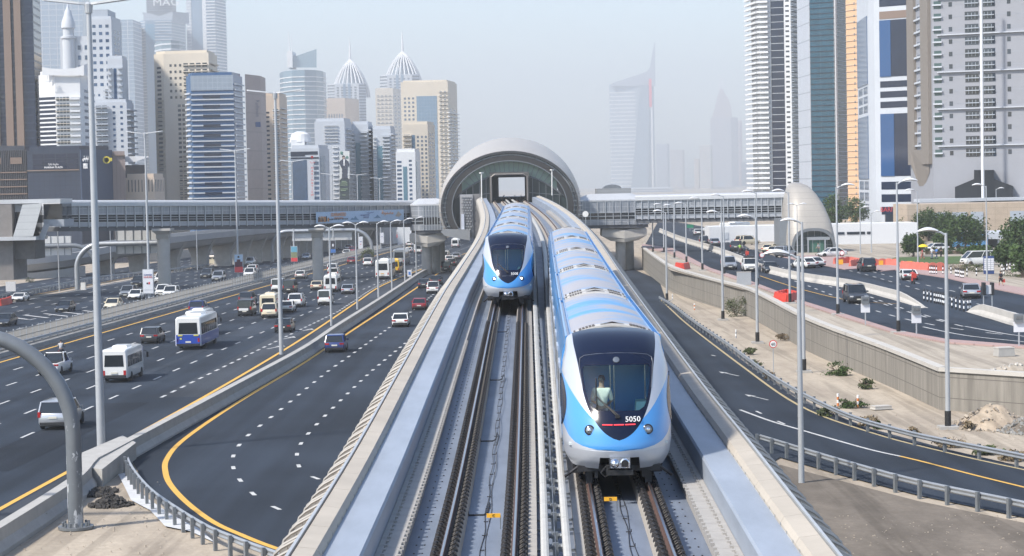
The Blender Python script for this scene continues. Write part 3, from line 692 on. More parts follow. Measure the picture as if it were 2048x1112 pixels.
def make_nose(root, y0, track, number, lit, red):
    sg = track; a = D(sg*1.59, y0); b = D(sg*1.59, y0+6); d = (b-a).normalized(); x = Vector((d.y, -d.x, 0)).normalized(); z = x.cross(d)
    M = Matrix(((x.x, d.x, z.x, a.x), (x.y, d.y, z.y, a.y), (x.z, d.z, z.z, a.z), (0, 0, 0, 1)))
    mb = MB(); ch = .47            # lower silver apron with the coupler opening
    for s in (-1, 1): patch(mb, zr(.40, .70, 5), lambda z: s*(ch+.03*(.7-z)/.3), lambda z: s*Wz(z), 10)
    for s in (-1, 1): patch(mb, zr(.70, .86, 3), lambda z: 0, lambda z: s*Wz(z), 14)
    for s in (-1, 1): patch(mb, zr(.86, 1.5, 14), lambda z: s*lin(BLU, z), lambda z: s*Wz(z), 10)
    cab = mb.build('cab_apron', M_silver, None, smooth=50); cab.parent = root; cab.matrix_local = Matrix.Translation(-root.location) @ M
    def sub(mb, name, m, smooth=50, label=None):
        o = mb.build(name, m, None, smooth=smooth); o.parent = cab
        if label: o['label'] = label
        return o
    mb = MB()
    for s in (-1, 1):
        patch(mb, zr(.86, 1.12, 8), lambda z: 0, lambda z: s*lin(BLU, z), 10)
        patch(mb, zr(1.12, 1.62, 14), lambda z: s*interp(SHO, z), lambda z: s*lin(BLU, z), 10)
        patch(mb, zr(1.62, 2.75, 16), lambda z: s*interp(FLK, z), lambda z: s*Wz(z), 8)
    # behind the nose, the cab sides up to the first car
    sub(mb, 'nose_panel', M_blue)
    for s in (-1, 1):
        mb = MB(); patch(mb, zr(1.62, 2.75, 16), lambda z: s*interp(SHO, z), lambda z: s*interp(FLK, z), 8)
        patch(mb, zr(2.75, 3.62, 14), lambda z: s*interp(SHO, z), lambda z: s*Wz(z), 8); sub(mb, 'nose_flank', M_silver)
        mb = MB(); r0 = [nose(z, s*Wz(z)) for z in zr(.40, 3.62, 20)]; r1 = [Vector((p.x, 3.35, p.z)) for p in r0]
        mb.loft([r0, r1], closed=False); mb.m = [1 if r0[i].z < 1.0 or r0[i].z > 2.75 else 0 for i in range(20)]; ok = [i for i in range(20) if not 1.6 < r0[i].z < 2.45]; mb.f = [mb.f[i] for i in ok]; mb.m = [mb.m[i] for i in ok]; m2 = MB(); m2.loft([[p for i, p in enumerate(r) if 1.5 < p.z < 2.6] for r in (r0, r1)], closed=False); sub(m2, 'cab_door_glass', M_wind); sub(mb, 'cab_side', [M_blue, M_silver])  # side panes added to let daylight into the cab
        mb = MB(); prof = [(2.62, .92), (2.3, 1.0), (1.9, 1.07), (1.5, 1.13)]; rows = []
        for q in range(13):
            z = 1.32+1.35*q/12; lo = 1.0-.085*math.sin(math.pi*min(1, (q+.3)/12.3))
            p0 = nose(z, s*Wz(z)*lo, .012); p1 = nose(z, s*Wz(z)*.998, .012); p2 = Vector((s*(Wz(z)+.012), p1.y+.10+.35*(1-abs(q-6)/7.), p1.z)); rows.append([p0, (p0+p1)/2+Vector((s*.03, -.03, 0)), p1+Vector((s*.01, 0, 0)), p2])
        mb.loft(rows, closed=False); sub(mb, 'cab_side_window', M_navy)
    # dark shield, with the pane left open in it
    mb = MB(); sh = lambda z: interp(SHO, z); gl = lambda z: interp(GLS, z)
    patch(mb, zr(1.12, 1.80, 16), lambda z: -max(0, sh(z)), sh, 12)
    for s in (-1, 1): patch(mb, zr(1.80, 2.84, 14), lambda z: s*gl(z), lambda z: s*sh(z), 4)
    patch(mb, zr(2.84, 3.62, 20), lambda z: -sh(z), sh, 16); sub(mb, 'nose_shield', M_navy)
    mb = MB(); patch(mb, zr(1.80, 2.84, 14), lambda z: -gl(z), gl, 12, -.01); sub(mb, 'windscreen', M_wind)
    mb = MB()                      # thin frame line round the dark screen
    fr = [nose(z, x, .012) for z, x in [(2.3, -.83), (2.6, -.87), (2.9, -.90), (3.02, -.88), (3.08, -.78), (3.10, -.5), (3.11, 0), (3.10, .5), (3.08, .78), (3.02, .88), (2.9, .90), (2.6, .87), (2.3, .83)]]
    mb.tube(fr, .008, 5); sub(mb, 'screen_frame', mat('frame_grey', (.10, .11, .13), .4))
    mb = MB(); c = nose(2.95, 0, .03); mb.lathe([(.085, 0), (.08, .02), (.03, .03)], (0, 0, 0), 14); 
    mb.v = [c+Matrix.Rotation(R(55), 3, 'X')@v for v in mb.v]; sub(mb, 'destination_lamp', M_lampoff)
    for s in (-1, 1):
        c = nose(1.35, s*.70); nrm = Vector((s*.22, -1, .2)).normalized(); q = nrm.to_track_quat('Z', 'Y').to_matrix()
        mb = MB(); mb.lathe([(.125, -.05), (.125, .02), (.105, .035), (.10, .02)], (0, 0, 0), 20); mb.v = [c+q@v for v in mb.v]; hl = sub(mb, 'headlight', M_lampdark)
        mb = MB(); mb.lathe([(.095, -.02), (.09, .028), (.05, .045)], (0, 0, 0), 18); mb.v = [c+q@v for v in mb.v]; o = mb.build('lens', M_lampoff, None, smooth=50); o.parent = cab
        mb = MB(); mb.lathe([(.05, .0), (.045, .05), (.02, .06)], (0, 0, 0), 12); mb.v = [c+q@v for v in mb.v]; o = mb.build('bulb', M_lampon if lit else M_chrome, None, smooth=50); o.parent = cab
    mb = MB(); mb.text(number, nose(1.60, .34, .05)+Vector((0, 0, -.05)), (1, .12, 0), (0, .32, 1), .13, depth=.015); sub(mb, 'fleet_number', M_wlet, smooth=None)
    if red:
        for k in (-1, 0, 1): mb = MB(); mb.bar(nose(1.485, k*.275-.12, .012), nose(1.485, k*.275+.12, .012), .02, .035, up=(0, -1, .3)); sub(mb, 'tail_lamp_strip', mat('tail_lamp', (.7, .03, .04), .3, emit=(1, .06, .07, .8)), smooth=None)
    else:
        mb = MB(); mb.bar(nose(1.5, -.3, .012), nose(1.5, .3, .012), .02, .02, up=(0, -1, .3)); sub(mb, 'marker_strip', mat('frame_grey', (.1, .1, .1)), smooth=None)
    mb = MB()                      # wiper
    a0, a1 = nose(1.68, -.03, .05), nose(2.12, -.50, .05)
    mb.tube([a0, a1], .018, 6); mb.tube([a0+Vector((.06, 0, 0)), a1+Vector((.05, 0, -.05))], .012, 6); mb.tube([nose(1.86, -.52, .035), nose(2.2, -.52, .04), nose(2.55, -.51, .035)], .016, 6); mb.box(a0, (.1, .08, .08)); sub(mb, 'wiper', M_black)
    mb = MB()                      # coupler in its opening
    mb.loft([[(-.26, .32, .46), (.26, .32, .46), (.26, .32, .72), (-.26, .32, .72)], [(-.26, -.02, .44), (.26, -.02, .44), (.26, -.02, .72), (-.26, -.02, .72)], [(-.22, -.07, .47), (.22, -.07, .47), (.22, -.07, .70), (-.22, -.07, .70)]])
    mb.lathe([(.115, -.03), (.115, -.10), (.08, -.12)], (.12, 0, .585), 18, 'Y'); mb.lathe([(.115, -.03), (.105, -.13), (.03, -.20)], (-.12, 0, .585), 18, 'Y')
    cp = sub(mb, 'coupler', M_chrome)
    mb = MB(); mb.lathe([(.09, -.11), (.09, -.125)], (.12, 0, .585), 16, 'Y'); mb.box((0, .05, .36), (.62, .2, .13)); mb.box((-.3, .08, .42), (.06, .1, .22)); mb.box((.3, .08, .42), (.06, .1, .22)); mb.tube([(-.32, .1, .5), (-.46, 0, .36), (-.36, 0, .26), (-.26, .05, .3)], .018, 6); mb.build('coupler_box', M_black, None).parent = cab
    mb = MB()                      # dark recess behind and the running gear
    mb.box((0, .9, .62), (1.0, .04, .5)); mb.box((0, 1.9, .38), (2.0, 2.6, .14)); mb.box((-.98, 2.6, .3), (.25, 1.8, .35)); mb.box((.98, 2.6, .3), (.25, 1.8, .35)); mb.box((-.72, .95, .18), (.16, .2, .42)); mb.box((.72, .95, .18), (.16, .2, .42)); mb.box((-.55, .7, .3), (.08, .1, .3)); mb.box((.6, .7, .3), (.08, .1, .3))
    for s in (-1, 1):
        mb.lathe([(.43, -.08), (.43, .08)], (s*.72, 1.9, .43), 18, 'X'); mb.lathe([(.43, -.08), (.43, .08)], (s*.72, 3.7, .43), 18, 'X'); mb.tube([(s*.9, .9, .45), (s*1.15, 1.0, .25), (s*1.3, 1.2, .12)], .04, 6)
    mb.build('running_gear', M_under, None).parent = cab
    mb = MB(); M_int = mat('cab_interior', (.34, .40, .40), .7, var=.15, scale=2)   # inside of the cab, coloured paler in place of light
    mb.box((0, 2.2, .98), (2.4, 3.0, .06)); mb.box((-.0, .95, 1.45), (1.9, .5, .5), taper=.85); sub(mb, 'cab_floor', mat('cab_grey', (.55, .60, .60), .7), smooth=None)
    mb = MB(); mb.tube([(-.13, 2.0, .98), (-.13, 2.0, 3.1)], .02, 8); mb.tube([(-.02, 2.5, .98), (-.02, 2.5, 3.1)], .02, 8); mb.tube([(.75, 2.3, .98), (.75, 2.3, 3.0)], .02, 8); mb.tube([(-.85, 1.9, 1.9), (-.85, 3.2, 1.9)], .02, 8); sub(mb, 'grab_pole', M_chrome)
    mb = MB(); mb.box((-.8, 2.7, 1.5), (.5, .6, .5)); mb.box((.75, 2.2, 1.5), (.6, .8, .7), taper=.8); mb.box((0, 3.45, 2.0), (2.3, .05, 2.2)); sub(mb, 'seat_row', mat('cab_seat', (.40, .66, .68), .7, var=.2, scale=3), smooth=None)
    return cab, M
TRAINS = []
for sg, y0, number, lit, red, lab in ((1, 50.0, '5050', False, True, 'nearest blue and silver metro train numbered 5050 with a man behind its windscreen'), (-1, 108.5, '5008', True, False, 'smaller blue metro train numbered 5008 with lit headlights on the left track')):
    t = thing('metro_train', lab, 'train', D(sg*1.59, y0), group='metro trains on the viaduct')
    cab, M = make_nose(t, y0, sg, number, lit, red)
    for i in range(5): add_car(t, i, y0+3.1+i*(CL+.15), sg)
    TRAINS.append((t, cab, M))
# ================================================================ BARRIERS, RAILS, WALLS
def upx(pts, h, pl=PL, n=6): return [p-Vector((0, 0, h)) for p in smooth_line([G(x, y, pl, h) for x, y in pts], n)]
bl = upx([(-120, 1112), (0, 1042), (136, 957), (168, 925)], .95)+[p for p in upx([(178, 915), (212, 898), (300, 852), (450, 774), (600, 695), (667, 651), (742, 605), (800, 568), (843, 541), (881, 527)], .95)]
t = thing('concrete_barrier', 'long pale concrete barrier between the motorway and the ramp road under the viaduct', 'barrier', bl[len(bl)//2])
mb = MB(); sweep(mb, bl, [(-.06, -.1), (0, .95), (.50, .95), (.55, .45), (.78, .12), (.80, -.1)]); mb.build('barrier_wall', M_conc, t)
p = bl[26]; mb = MB()
a, b = G(168, 960), G(262, 918); mb.prism([(G(160, 966).x, G(160, 966).y), (G(205, 972).x, G(205, 972).y), (b.x+.3, b.y), (G(246, 903).x, G(246, 903).y), (G(165, 938).x, G(165, 938).y)], gz(115)-.2, gz(115)+.90); mb.build('end_block', M_conc, t)
def guardrail(name, label, line, h=.78, step=2.2, back=1, cat='guardrail', postm=None, two=False):
    """W-beam on short posts; back = side of the posts (+1 right of the line)"""
    t = thing(name, label, cat, line[0]); mb = MB()
    sweep(mb, line, [(0, h-.30), (.03, h-.27), (.06, h-.24), (.03, h-.17), (0, h-.15), (.03, h-.13), (.06, h-.06), (.03, h-.03), (0, h), (-.03, h), (0, h-.03), (.03, h-.06), (0, h-.13), (-.03, h-.15), (0, h-.17), (.03, h-.24), (0, h-.27), (-.03, h-.30)]); mb.build('rail', M_galv, t, smooth=30)
    if two:
        mb = MB(); sweep(mb, line, [(-.02, h+.14), (-.02, h+.24), (.06, h+.24), (.06, h+.14)]); mb.build('top_rail', M_galv, t)
    rs = resample(line, step)
    for i, (p, d) in enumerate(rs[:99]):
        s_ = Vector((d.y, -d.x, 0)); mb = MB(); rz = math.atan2(d.y, d.x)
        mb.box(p+s_*back*.17+Vector((0, 0, h/2-.12)), (.17, .14, h+.3), rz=rz); mb.box(p+s_*back*.08+Vector((0, 0, h-.16)), (.10, .16, .22), rz=rz); mb.build('post', postm or M_galvd, t)
    if len(rs) > 99:
        mb = MB()
        for p, d in rs[99:]: mb.box(p+Vector((0, 0, h/2)), (.14, .14, h))
        tag(mb.build('post', postm or M_galvd, t), kind='stuff')
    return t
guardrail('guardrail', 'grey crash rail curving round the sandy corner beside the big pipe gantry', upx([(256, 914), (262, 928), (276, 948), (300, 974), (331, 998), (407, 1045), (470, 1072), (547, 1100), (660, 1138)], .78), step=1.75, back=1)
guardrail('guardrail', 'long grey crash rail on the far side of the right service road by the sand', upx([(1318, 592), (1345, 608), (1388, 640), (1456, 685), (1550, 752), (1677, 818), (1804, 857), (1920, 882), (2048, 907), (2200, 940)], .80), step=3.4, back=-1)
guardrail('guardrail', 'grey crash rail in front of the packed dirt beside the right hand viaduct edge', upx([(1520, 868), (1550, 877), (1681, 916), (1834, 957), (2048, 1001), (2250, 1048)], .80), step=2.2, back=1)
ln = [gp(eL(y)-1.9, y) for y in (60, 100, 150, 188, 230, 300, 380, 458, 560, 700, 900)]
t = guardrail('median_guardrail', 'dark crash rail on a low kerb along the left edge of the near carriageway', smooth_line(ln, 4), h=1.0, step=3.2, back=-1)
mb = MB(); sweep(mb, smooth_line(ln, 4), [(-.25, -.1), (-.25, .42), (.35, .36), (.5, -.1)]); mb.build('kerb', M_concd, t)
fl = smooth_line([gp(eL(y)-3.2, y) for y in (60, 100, 150, 188, 230, 300, 380, 458, 560, 700, 900)], 4)
t = thing('median_fence', 'long pale mesh fence in the middle of the motorway behind the dark crash rail', 'fence', fl[4])
mb = MB(); sweep(mb, fl, [(-.2, -.1), (-.2, .35), (.2, .35), (.2, -.1)]); mb.build('fence_base', M_conc, t)
rs = resample(fl, 2.4); mb = MB(); mb2 = MB(); M_mesh = mat('fence_mesh', (.40, .38, .35), .6, .2, var=.1)
for i, (p, d) in enumerate(rs):
    if p.y > 560: break
    if i < 99: m1 = MB(); m1.box(p+Vector((0, 0, 1.0)), (.09, .09, 2.0)); m1.build('post', M_pole, t)
    else: mb2.box(p+Vector((0, 0, 1.0)), (.09, .09, 2.0))
    nb = 10 if p.y < 330 else 5
    for k in range(nb): q = p+d*(2.4*k/nb); mb.box(q+Vector((0, 0, 1.05)), (.05, .05, 1.5))
for h in (.45, 1.15, 1.8): sweep(mb, [p for p in fl if p.y < 600], [(-.03, h), (-.03, h+.06), (.03, h+.06), (.03, h)])
mb.build('mesh_panel', M_mesh, t)
if mb2.f: tag(mb2.build('post', M_pole, t), kind='stuff')
sheet('median_strip', [gp(eL(y)-3.6, y) for y in (60, 188, 300, 458, 700, 1100)]+[gp(eL(y)-1.2, y) for y in (1100, 700, 458, 300, 188, 60)], M_dirt, dz=.02)
# retaining wall of the raised road
wt = [(1284, 497), (1312, 518), (1345, 538), (1420, 561), (1500, 583), (1613, 641), (1763, 698), (1879, 745)]
wl = [G(x, y, PR) for x, y in wt]; wl = smooth_line(wl, 5)
w2 = [wl[-1], G(2048, 756, PR), G(2400, 782, PR)]
M_wallc = grid_mat('wall_panel_concrete', (.215, .20, .175), (.11, .10, .09), 1.15, 1.3, .05, .9, var=.38)
for _n in [n for n in M_wallc.node_tree.nodes if n.type == 'TEX_NOISE']:
    _mp = M_wallc.node_tree.nodes.new('ShaderNodeMapping'); _mp.inputs['Scale'].default_value = (5, 5, .35); M_wallc.node_tree.links.new(_n.inputs['Vector'].links[0].from_socket, _mp.inputs[0]); M_wallc.node_tree.links.new(_mp.outputs[0], _n.inputs['Vector'])
t = thing('retaining_wall', 'weathered concrete retaining wall with a pale coping below the raised road', 'wall', Vector((wl[20].x, wl[20].y, gz(wl[20].y))))
for part in (wl, w2):
    mb = MB(); n = len(part); b = 0
    q = [(p, (part[min(i+1, n-1)]-part[max(i-1, 0)]).normalized()) for i, p in enumerate(part)]
    mb.loft([[Vector((p.x, p.y, gz(p.y)-.3)), Vector((p.x, p.y, PR[0]+.1)), Vector((p.x, p.y, PR[0]+.1))-Vector((d.y, -d.x, 0))*.4, Vector((p.x, p.y, gz(p.y)-.3))-Vector((d.y, -d.x, 0))*.4] for p, d in q]); mb.build('wall_face', M_wallc, t)
    mb = MB(); sweep(mb, [Vector((p.x, p.y, PR[0])) for p in part], [(-.5, .08), (-.5, .34), (.12, .34), (.12, .08)]); mb.build('coping', M_conc2, t)
# concrete barriers of the raised road
def jersey(label, pts, h=.95, end=True, name='concrete_barrier'):
    l_ = smooth_line([G(x, y, PR) for x, y in pts], 5); t = thing(name, label, 'barrier', l_[len(l_)//2])
    l_ = [Vector((p.x, p.y, PR[0])) for p in l_]; mb = MB(); rings = []; n = len(l_)
    for i, p in enumerate(l_):
        d = (l_[min(i+1, n-1)]-l_[max(i-1, 0)]).normalized(); s_ = Vector((d.y, -d.x, 0)); k = 1 if not end else min(1, .08+(n-1-i)/4) if end == 1 else min(1, .08+i/3)
        rings.append([p+s_*a+Vector((0, 0, b*k)) for a, b in [(-.35, -.05), (-.30, .2), (-.12, .5), (-.10, h), (.10, h), (.12, .5), (.30, .2), (.35, -.05)]])
    mb.loft(rings); mb.build('barrier_wall', M_conc2, t)
jersey('long pale concrete barrier dividing the raised road, ending in a low ramp', [(1320, 464), (1360, 481), (1420, 500), (1480, 523), (1518, 540), (1600, 560), (1700, 576), (1780, 596), (1850, 616)])
jersey('short pale concrete barrier starting at the right end of the striped bollards', [(1938, 623), (1990, 638), (2048, 655), (2200, 690)], 1.0, 2)
# ================================================================ BRIDGE WALKWAYS AND STATION
M_roofw = mat('roof_white', (.50, .51, .52), .45, .2, var=.05); M_louv = grid_mat('louvre_glazing', (.27, .29, .32), (.42, .43, .45), 1.1, .9, .10, .35, .2, .12); M_lowp = mat('lower_panel', (.36, .38, .41), .5, .2, var=.08)
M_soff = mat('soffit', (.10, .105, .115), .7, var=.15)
def bridge(label, x0, Ya, x1, Yb, ya, yb, n):
    """glazed walkway between two pixels of its roof edge; heights in metres below the roof edge"""
    A, B = P(x0, ya, Ya), P(x1, yb, Yb); t = thing('footbridge', label, 'footbridge', ((A.x+B.x)/2, (A.y+B.y)/2, gz((Ya+Yb)/2)))
    d = (B-A); L = d.length; d.normalize(); h = Vector((d.x, d.y, 0)).normalized(); nrm = Vector((h.y, -h.x, 0))
    def slab(name, z0, z1, m, out, inn=5.2):
        mb = MB(); mb.loft([[q+nrm*out+Vector((0, 0, z0)), q+nrm*out+Vector((0, 0, z1)), q-nrm*inn+Vector((0, 0, z1)), q-nrm*inn+Vector((0, 0, z0))] for q in (A, B)]); return mb.build(name, m, t)
    mb = MB(); mb.loft([[q+nrm*o+Vector((0, 0, z)) for o, z in [(.30, -.8), (.28, -.2), (.0, .05), (-2.5, .18), (-5.2, -.1), (-5.4, -.8)]] for q in (A, B)]); mb.build('roof', M_roofw, t)
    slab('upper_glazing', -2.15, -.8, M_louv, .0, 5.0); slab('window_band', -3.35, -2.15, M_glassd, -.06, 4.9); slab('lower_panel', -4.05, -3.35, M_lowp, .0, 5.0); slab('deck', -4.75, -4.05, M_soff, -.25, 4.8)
    for i in range(n+1):
        q = A+d*(L*i/n)+nrm*.10; mb = MB(); mb.bar(q+Vector((0, 0, -4.2)), q+Vector((0, 0, -.7)), .13, .16, up=nrm); mb.build('mullion', M_alu, t)
    mb = MB()
    for z in (-2.15, -2.55, -2.95, -3.35): mb.bar(A+nrm*.06+Vector((0, 0, z)), B+nrm*.06+Vector((0, 0, z)), .08, .07)
    mb.build('transom', M_alu, t); return t, A, B
yb = lambda x: 1/lerp(1/327.5, 1/388., (x-118)/720.)
bridge('long glazed footbridge with a white roof crossing the motorway on the left', 118, yb(118), 838, 388, 402, 402.5, 44)
bridge('glazed footbridge from the station to the domed entrance on the right', 1270, 366, 1590, 360, 392, 385, 24)
def pier(label, px, Y, ytop, r=.95, capw=2.0):
    b_ = P(px, 450, Y); zt = P(px, ytop, Y).z; zb = gz(Y); t = thing('bridge_pier', label, 'pier', (b_.x, Y, zb))
    mb = MB(); mb.lathe([(r, zb-.4), (r, zt-1.6)], (b_.x, Y, 0), 20); mb.build('column', M_conc2, t, smooth=40)
    mb = MB(); mb.loft([[(b_.x-w_, Y-w2_, z), (b_.x+w_, Y-w2_, z), (b_.x+w_, Y+w2_, z), (b_.x-w_, Y+w2_, z)] for w_, w2_, z in [(r, r, zt-1.65), (capw*.62, 1.5, zt-.9), (capw, 2.2, zt-.35), (capw, 2.2, zt+.02)]]); mb.build('pier_cap', M_conc2, t)
pier('round concrete pier of the left footbridge beside the white poster', 326, yb(326), 457, 1.05, 1.5); pier('round concrete pier of the left footbridge near the printed banner', 634, yb(634), 456, .95, 1.35)
# end building of the left walkway
t = thing('walkway_end_building', 'grey end building of the left footbridge with a slanting pale fin', 'building', (P(40, 450, 318).x, 320, gz(318)))
Y = 317.; q = lambda x, y, dy=0.: P(x, y, Y+dy)
mb = MB(); a, b = q(-120, 403), q(28, 560); mb.box2((a.x, Y, b.z), (q(23, 0).x, Y+9, q(0, 409).z)); mb.build('brick_block', mat('grey_brick', (.20, .185, .175), .85, var=.15), t)
mb = MB(); mb.box2((q(-120, 0).x, Y+.4, q(0, 408).z), (q(120, 0).x, Y+9, q(0, 400).z)); mb.build('roof', M_roofw, t)
mb = MB(); mb.loft([[q(26, 474, -2), q(66, 474, -2), q(66, 474, 4), q(26, 474, 4)], [q(45, 409, -2), q(84, 407, -2), q(84, 407, 4), q(45, 409, 4)]]); mb.build('slanting_fin', grid_mat('fin_panel', (.52, .53, .53), (.36, .37, .38), 0, 1.05, .06, .5, .2), t)
mb = MB(); mb.box2((q(84, 0).x, Y+1, q(0, 440).z), (q(121, 0).x, Y+8, q(0, 410).z)); mb.build('glazing', M_glassd, t)
mb = MB(); mb.box2((q(23, 0).x, Y+2, q(0, 480).z), (q(60, 0).x, Y+8, q(0, 425).z)); mb.build('glazing', M_glassd, t)
mb = MB(); mb.box2((q(24, 0).x, Y+1.6, q(0, 425).z), (q(60, 0).x, Y+8, q(0, 409).z)); mb.box2((q(84, 0).x, Y+.8, q(0, 455).z), (q(125, 0).x, Y+8, q(0, 441).z)); mb.build('cladding', M_lowp, t)
mb = MB(); mb.loft([[q(75, 480, 0), q(88, 480, 0), q(88, 480, 6), q(75, 480, 6)], [q(88, 448, 0), q(100, 448, 0), q(100, 448, 6), q(88, 448, 6)]]); mb.build('strut', M_lowp, t)
mb = MB(); mb.box2((q(-120, 0).x, Y-2, q(0, 481).z), (q(76, 0).x, Y+6, q(0, 474).z)); mb.build('canopy', M_roofw, t)
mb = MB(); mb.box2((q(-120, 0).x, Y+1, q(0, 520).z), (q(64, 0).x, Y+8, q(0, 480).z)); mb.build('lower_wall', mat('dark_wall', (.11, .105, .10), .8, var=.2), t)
# ---- the station shell
cs = P(1019.5, 414, 378); TX = lambda d: cs.x+d*.004
ST = thing('metro_station', 'domed metro station with a round shell over the tracks and a glazed end wall', 'station', (cs.x, 380, gz(380)))
M_shell = grid_mat('shell_panel', (.50, .485, .455), (.40, .39, .37), 0, 0, .05, .45, .25) if 0 else mat('shell_panel', (.44, .41, .37), .45, .2, var=.05, scale=.4)
def ell(a, b, d, n, t0, t1, dz=0.): return [Vector((TX(d)+a*math.cos(t), 378+d, cs.z+dz+b*math.sin(t))) for t in [t0+(t1-t0)*i/n for i in range(n+1)]]
T0, T1 = R(-26), R(206)
prof = [(0, 12.2, 9.9), (3, 12.9, 10.5), (10, 13.1, 11.2), (25, 13.6, 12.5), (45, 14., 13.5), (65, 14.1, 13.9), (85, 14., 13.5), (105, 13.6, 12.6), (120, 12.8, 11.2), (130, 12, 9.6)]
mb = MB(); mb.loft([ell(a, b, d, 40, T0, T1) for d, a, b in prof], closed=False); mb.build('shell_roof', M_shell, ST, smooth=40)
mb = MB(); mb.loft([ell(a-.35, b-.35, d, 40, T0, T1) for d, a, b in prof], closed=False); mb.build('shell_lining', mat('shell_lining', (.16, .165, .17), .6), ST, smooth=40)
def ringpart(name, a0, b0, a1, b1, d0, d1, m):
    mb = MB(); o0, o1, i0, i1 = ell(a0, b0, d0, 48, T0, T1), ell(a0, b0, d1, 48, T0, T1), ell(a1, b1, d0, 48, T0, T1), ell(a1, b1, d1, 48, T0, T1)
    mb.loft([[p, q_, r_, s_] for p, q_, r_, s_ in zip(o0, o1, i1, i0)]); return mb.build(name, m, ST, smooth=50)
ringpart('rim', 12.4, 10.1, 12.1, 9.8, -.5, 1, mat('rim_dark', (.05, .05, .052), .5)); ringpart('rim_panel', 12.1, 9.8, 11.55, 9.3, .5, 1.2, grid_mat('rim_panel', (.34, .36, .39), (.16, .17, .18), 1.6, 0, .06, .4, .3)); ringpart('arch_band', 11.55, 9.3, 10.45, 8.4, -.2, 2.2, mat('arch_brown', (.034, .031, .029), .5, .1)); ringpart('inner_band', 10.45, 8.4, 10.3, 8.25, -.25, 2.3, M_galvd)
# glazed end wall with the tunnel mouth
M_fan = mat('fan_glass', (.26, .36, .31), .2, 0, .15, .3, spec=.25); M_wallg = mat('end_wall_glass', (.030, .045, .048), .15, 0, .3, .3, spec=.2)  # fan glass painted paler: the skylit hall behind is put into its colour
arc = lambda x: 18.1-3.6*(abs(x)/9.)**2; top = lambda x: cs.z+8.35*math.sqrt(max(0, 1-(x/10.4)**2)); bot = cs.z-3.6; TH = 3.15
def wall_cols(name, xs, f0, f1, m, y=380.):
    mb = MB(); mb.loft([[(cs.x+x, y, f0(x)), (cs.x+x, y, f1(x))] for x in xs], closed=False); b = mb.build(name, m, ST); return b
xr = lambda a, b, n: [a+(b-a)*i/n for i in range(n+1)]
wall_cols('fan_glazing', xr(-8.6, 8.6, 40), lambda x: min(arc(x), top(x)-.01), top, M_fan)
for s in (-1, 1): wall_cols('end_wall_glazing', xr(s*TH, s*10.3, 20), lambda x: bot, lambda x: max(bot+.1, min(arc(x), top(x))), M_wallg)
for k in range(-9, 10):
    x = k*.9; mb = MB()
    if arc(x) < top(x): mb.bar((cs.x+x*.86, 379.9, arc(x*.86)), (cs.x+x*1.03, 379.9, top(min(10, abs(x*1.03)))), .10, .14, up=(0, 1, 0)); mb.build('fan_mullion', M_galvd, ST)
mb = MB(); mb.tube([(cs.x+x, 379.8, arc(x)) for x in xr(-9.3, 9.3, 30)], .16, 6); mb.build('arc_beam', M_galvd, ST)
mb = MB()
for s in (-1, 1):
    for x in (4.2, 5.4, 6.6, 7.8, 9.): mb.bar((cs.x+s*x, 379.85, bot), (cs.x+s*x, 379.85, min(arc(x), top(x))), .1, .12, up=(0, 1, 0))
    mb.bar((cs.x+s*3.2, 379.85, 14.6), (cs.x+s*9.8, 379.85, 14.0), .1, .1)
mb.build('mullion_frame', M_galvd, ST)
# tunnel lining through the station
zt, zb_ = 17.85, 12.6
mb = MB()
for s in (-1, 1): mb.loft([[(TX(d)+s*TH, 378+d, zb_), (TX(d)+s*(TH+.4), 378+d, zb_), (TX(d)+s*(TH+.4), 378+d, zt), (TX(d)+s*TH, 378+d, zt)] for d in (.5, 30, 65, 100, 131)])
mb.loft([[(TX(d)-TH-.4, 378+d, zt), (TX(d)+TH+.4, 378+d, zt), (TX(d)+TH+.4, 378+d, zt+.5), (TX(d)-TH-.4, 378+d, zt+.5)] for d in (.5, 30, 65, 100, 131)]); mb.build('track_tunnel', mat('tunnel_dark', (.09, .088, .085), .7, var=.2), ST)
mb = MB(); fr = [(-TH-.1, 13.2), (-TH-.1, 17.5), (-2.6, 17.95), (2.6, 17.95), (TH+.1, 17.5), (TH+.1, 13.2)]; mb.tube([(cs.x+x, 378.2, z) for x, z in fr], .16, 6); mb.build('portal_frame', mat('frame_brown', (.20, .18, .165), .5, .2), ST)
for s in (-1, 1):        # side fins of the rim
    for k in range(9):
        z = cs.z+2.6-k*.85-(.8 if s < 0 else 0); x = 12.3*math.sqrt(max(0, 1-((z-cs.z)/9.9)**2)); mb = MB(); mb.box((cs.x+s*(x+.05), 378.2, z), (1.7, 1.3, .10)); mb.build('rim_fin', M_galv, ST)
# grey panelled stair tower and the platform end by the portal
t = thing('stair_tower', 'grey stair tower with staggered relief blocks left of the tracks', 'tower', (P(940, 450, 371).x, 372, gz(372)))
Y = 371.; q = lambda x, y, dy=0.: P(x, y, Y+dy)
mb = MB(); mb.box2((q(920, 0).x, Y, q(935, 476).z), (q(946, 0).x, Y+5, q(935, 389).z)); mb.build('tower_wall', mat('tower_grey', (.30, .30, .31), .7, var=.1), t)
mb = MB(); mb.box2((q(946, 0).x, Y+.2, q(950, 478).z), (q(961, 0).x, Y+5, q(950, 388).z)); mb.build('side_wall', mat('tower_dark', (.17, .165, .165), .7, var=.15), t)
mb = MB()
for j in range(15):
    for i in range(4):
        c = q(924+i*5.2+(j % 2)*2.4, 394+j*5.4, -.15); mb.box(c, (.32, .35, .20))
tag(mb.build('relief_block', mat('relief_grey', (.36, .36, .37), .7), t), kind='stuff')
mb = MB(); mb.box2((q(922, 0).x, Y-.5, q(925, 460).z), (q(928, 0).x, Y-.4, q(925, 428).z)); mb.build('notice_panel', mat('notice_pale', (.55, .58, .66), .4), t)
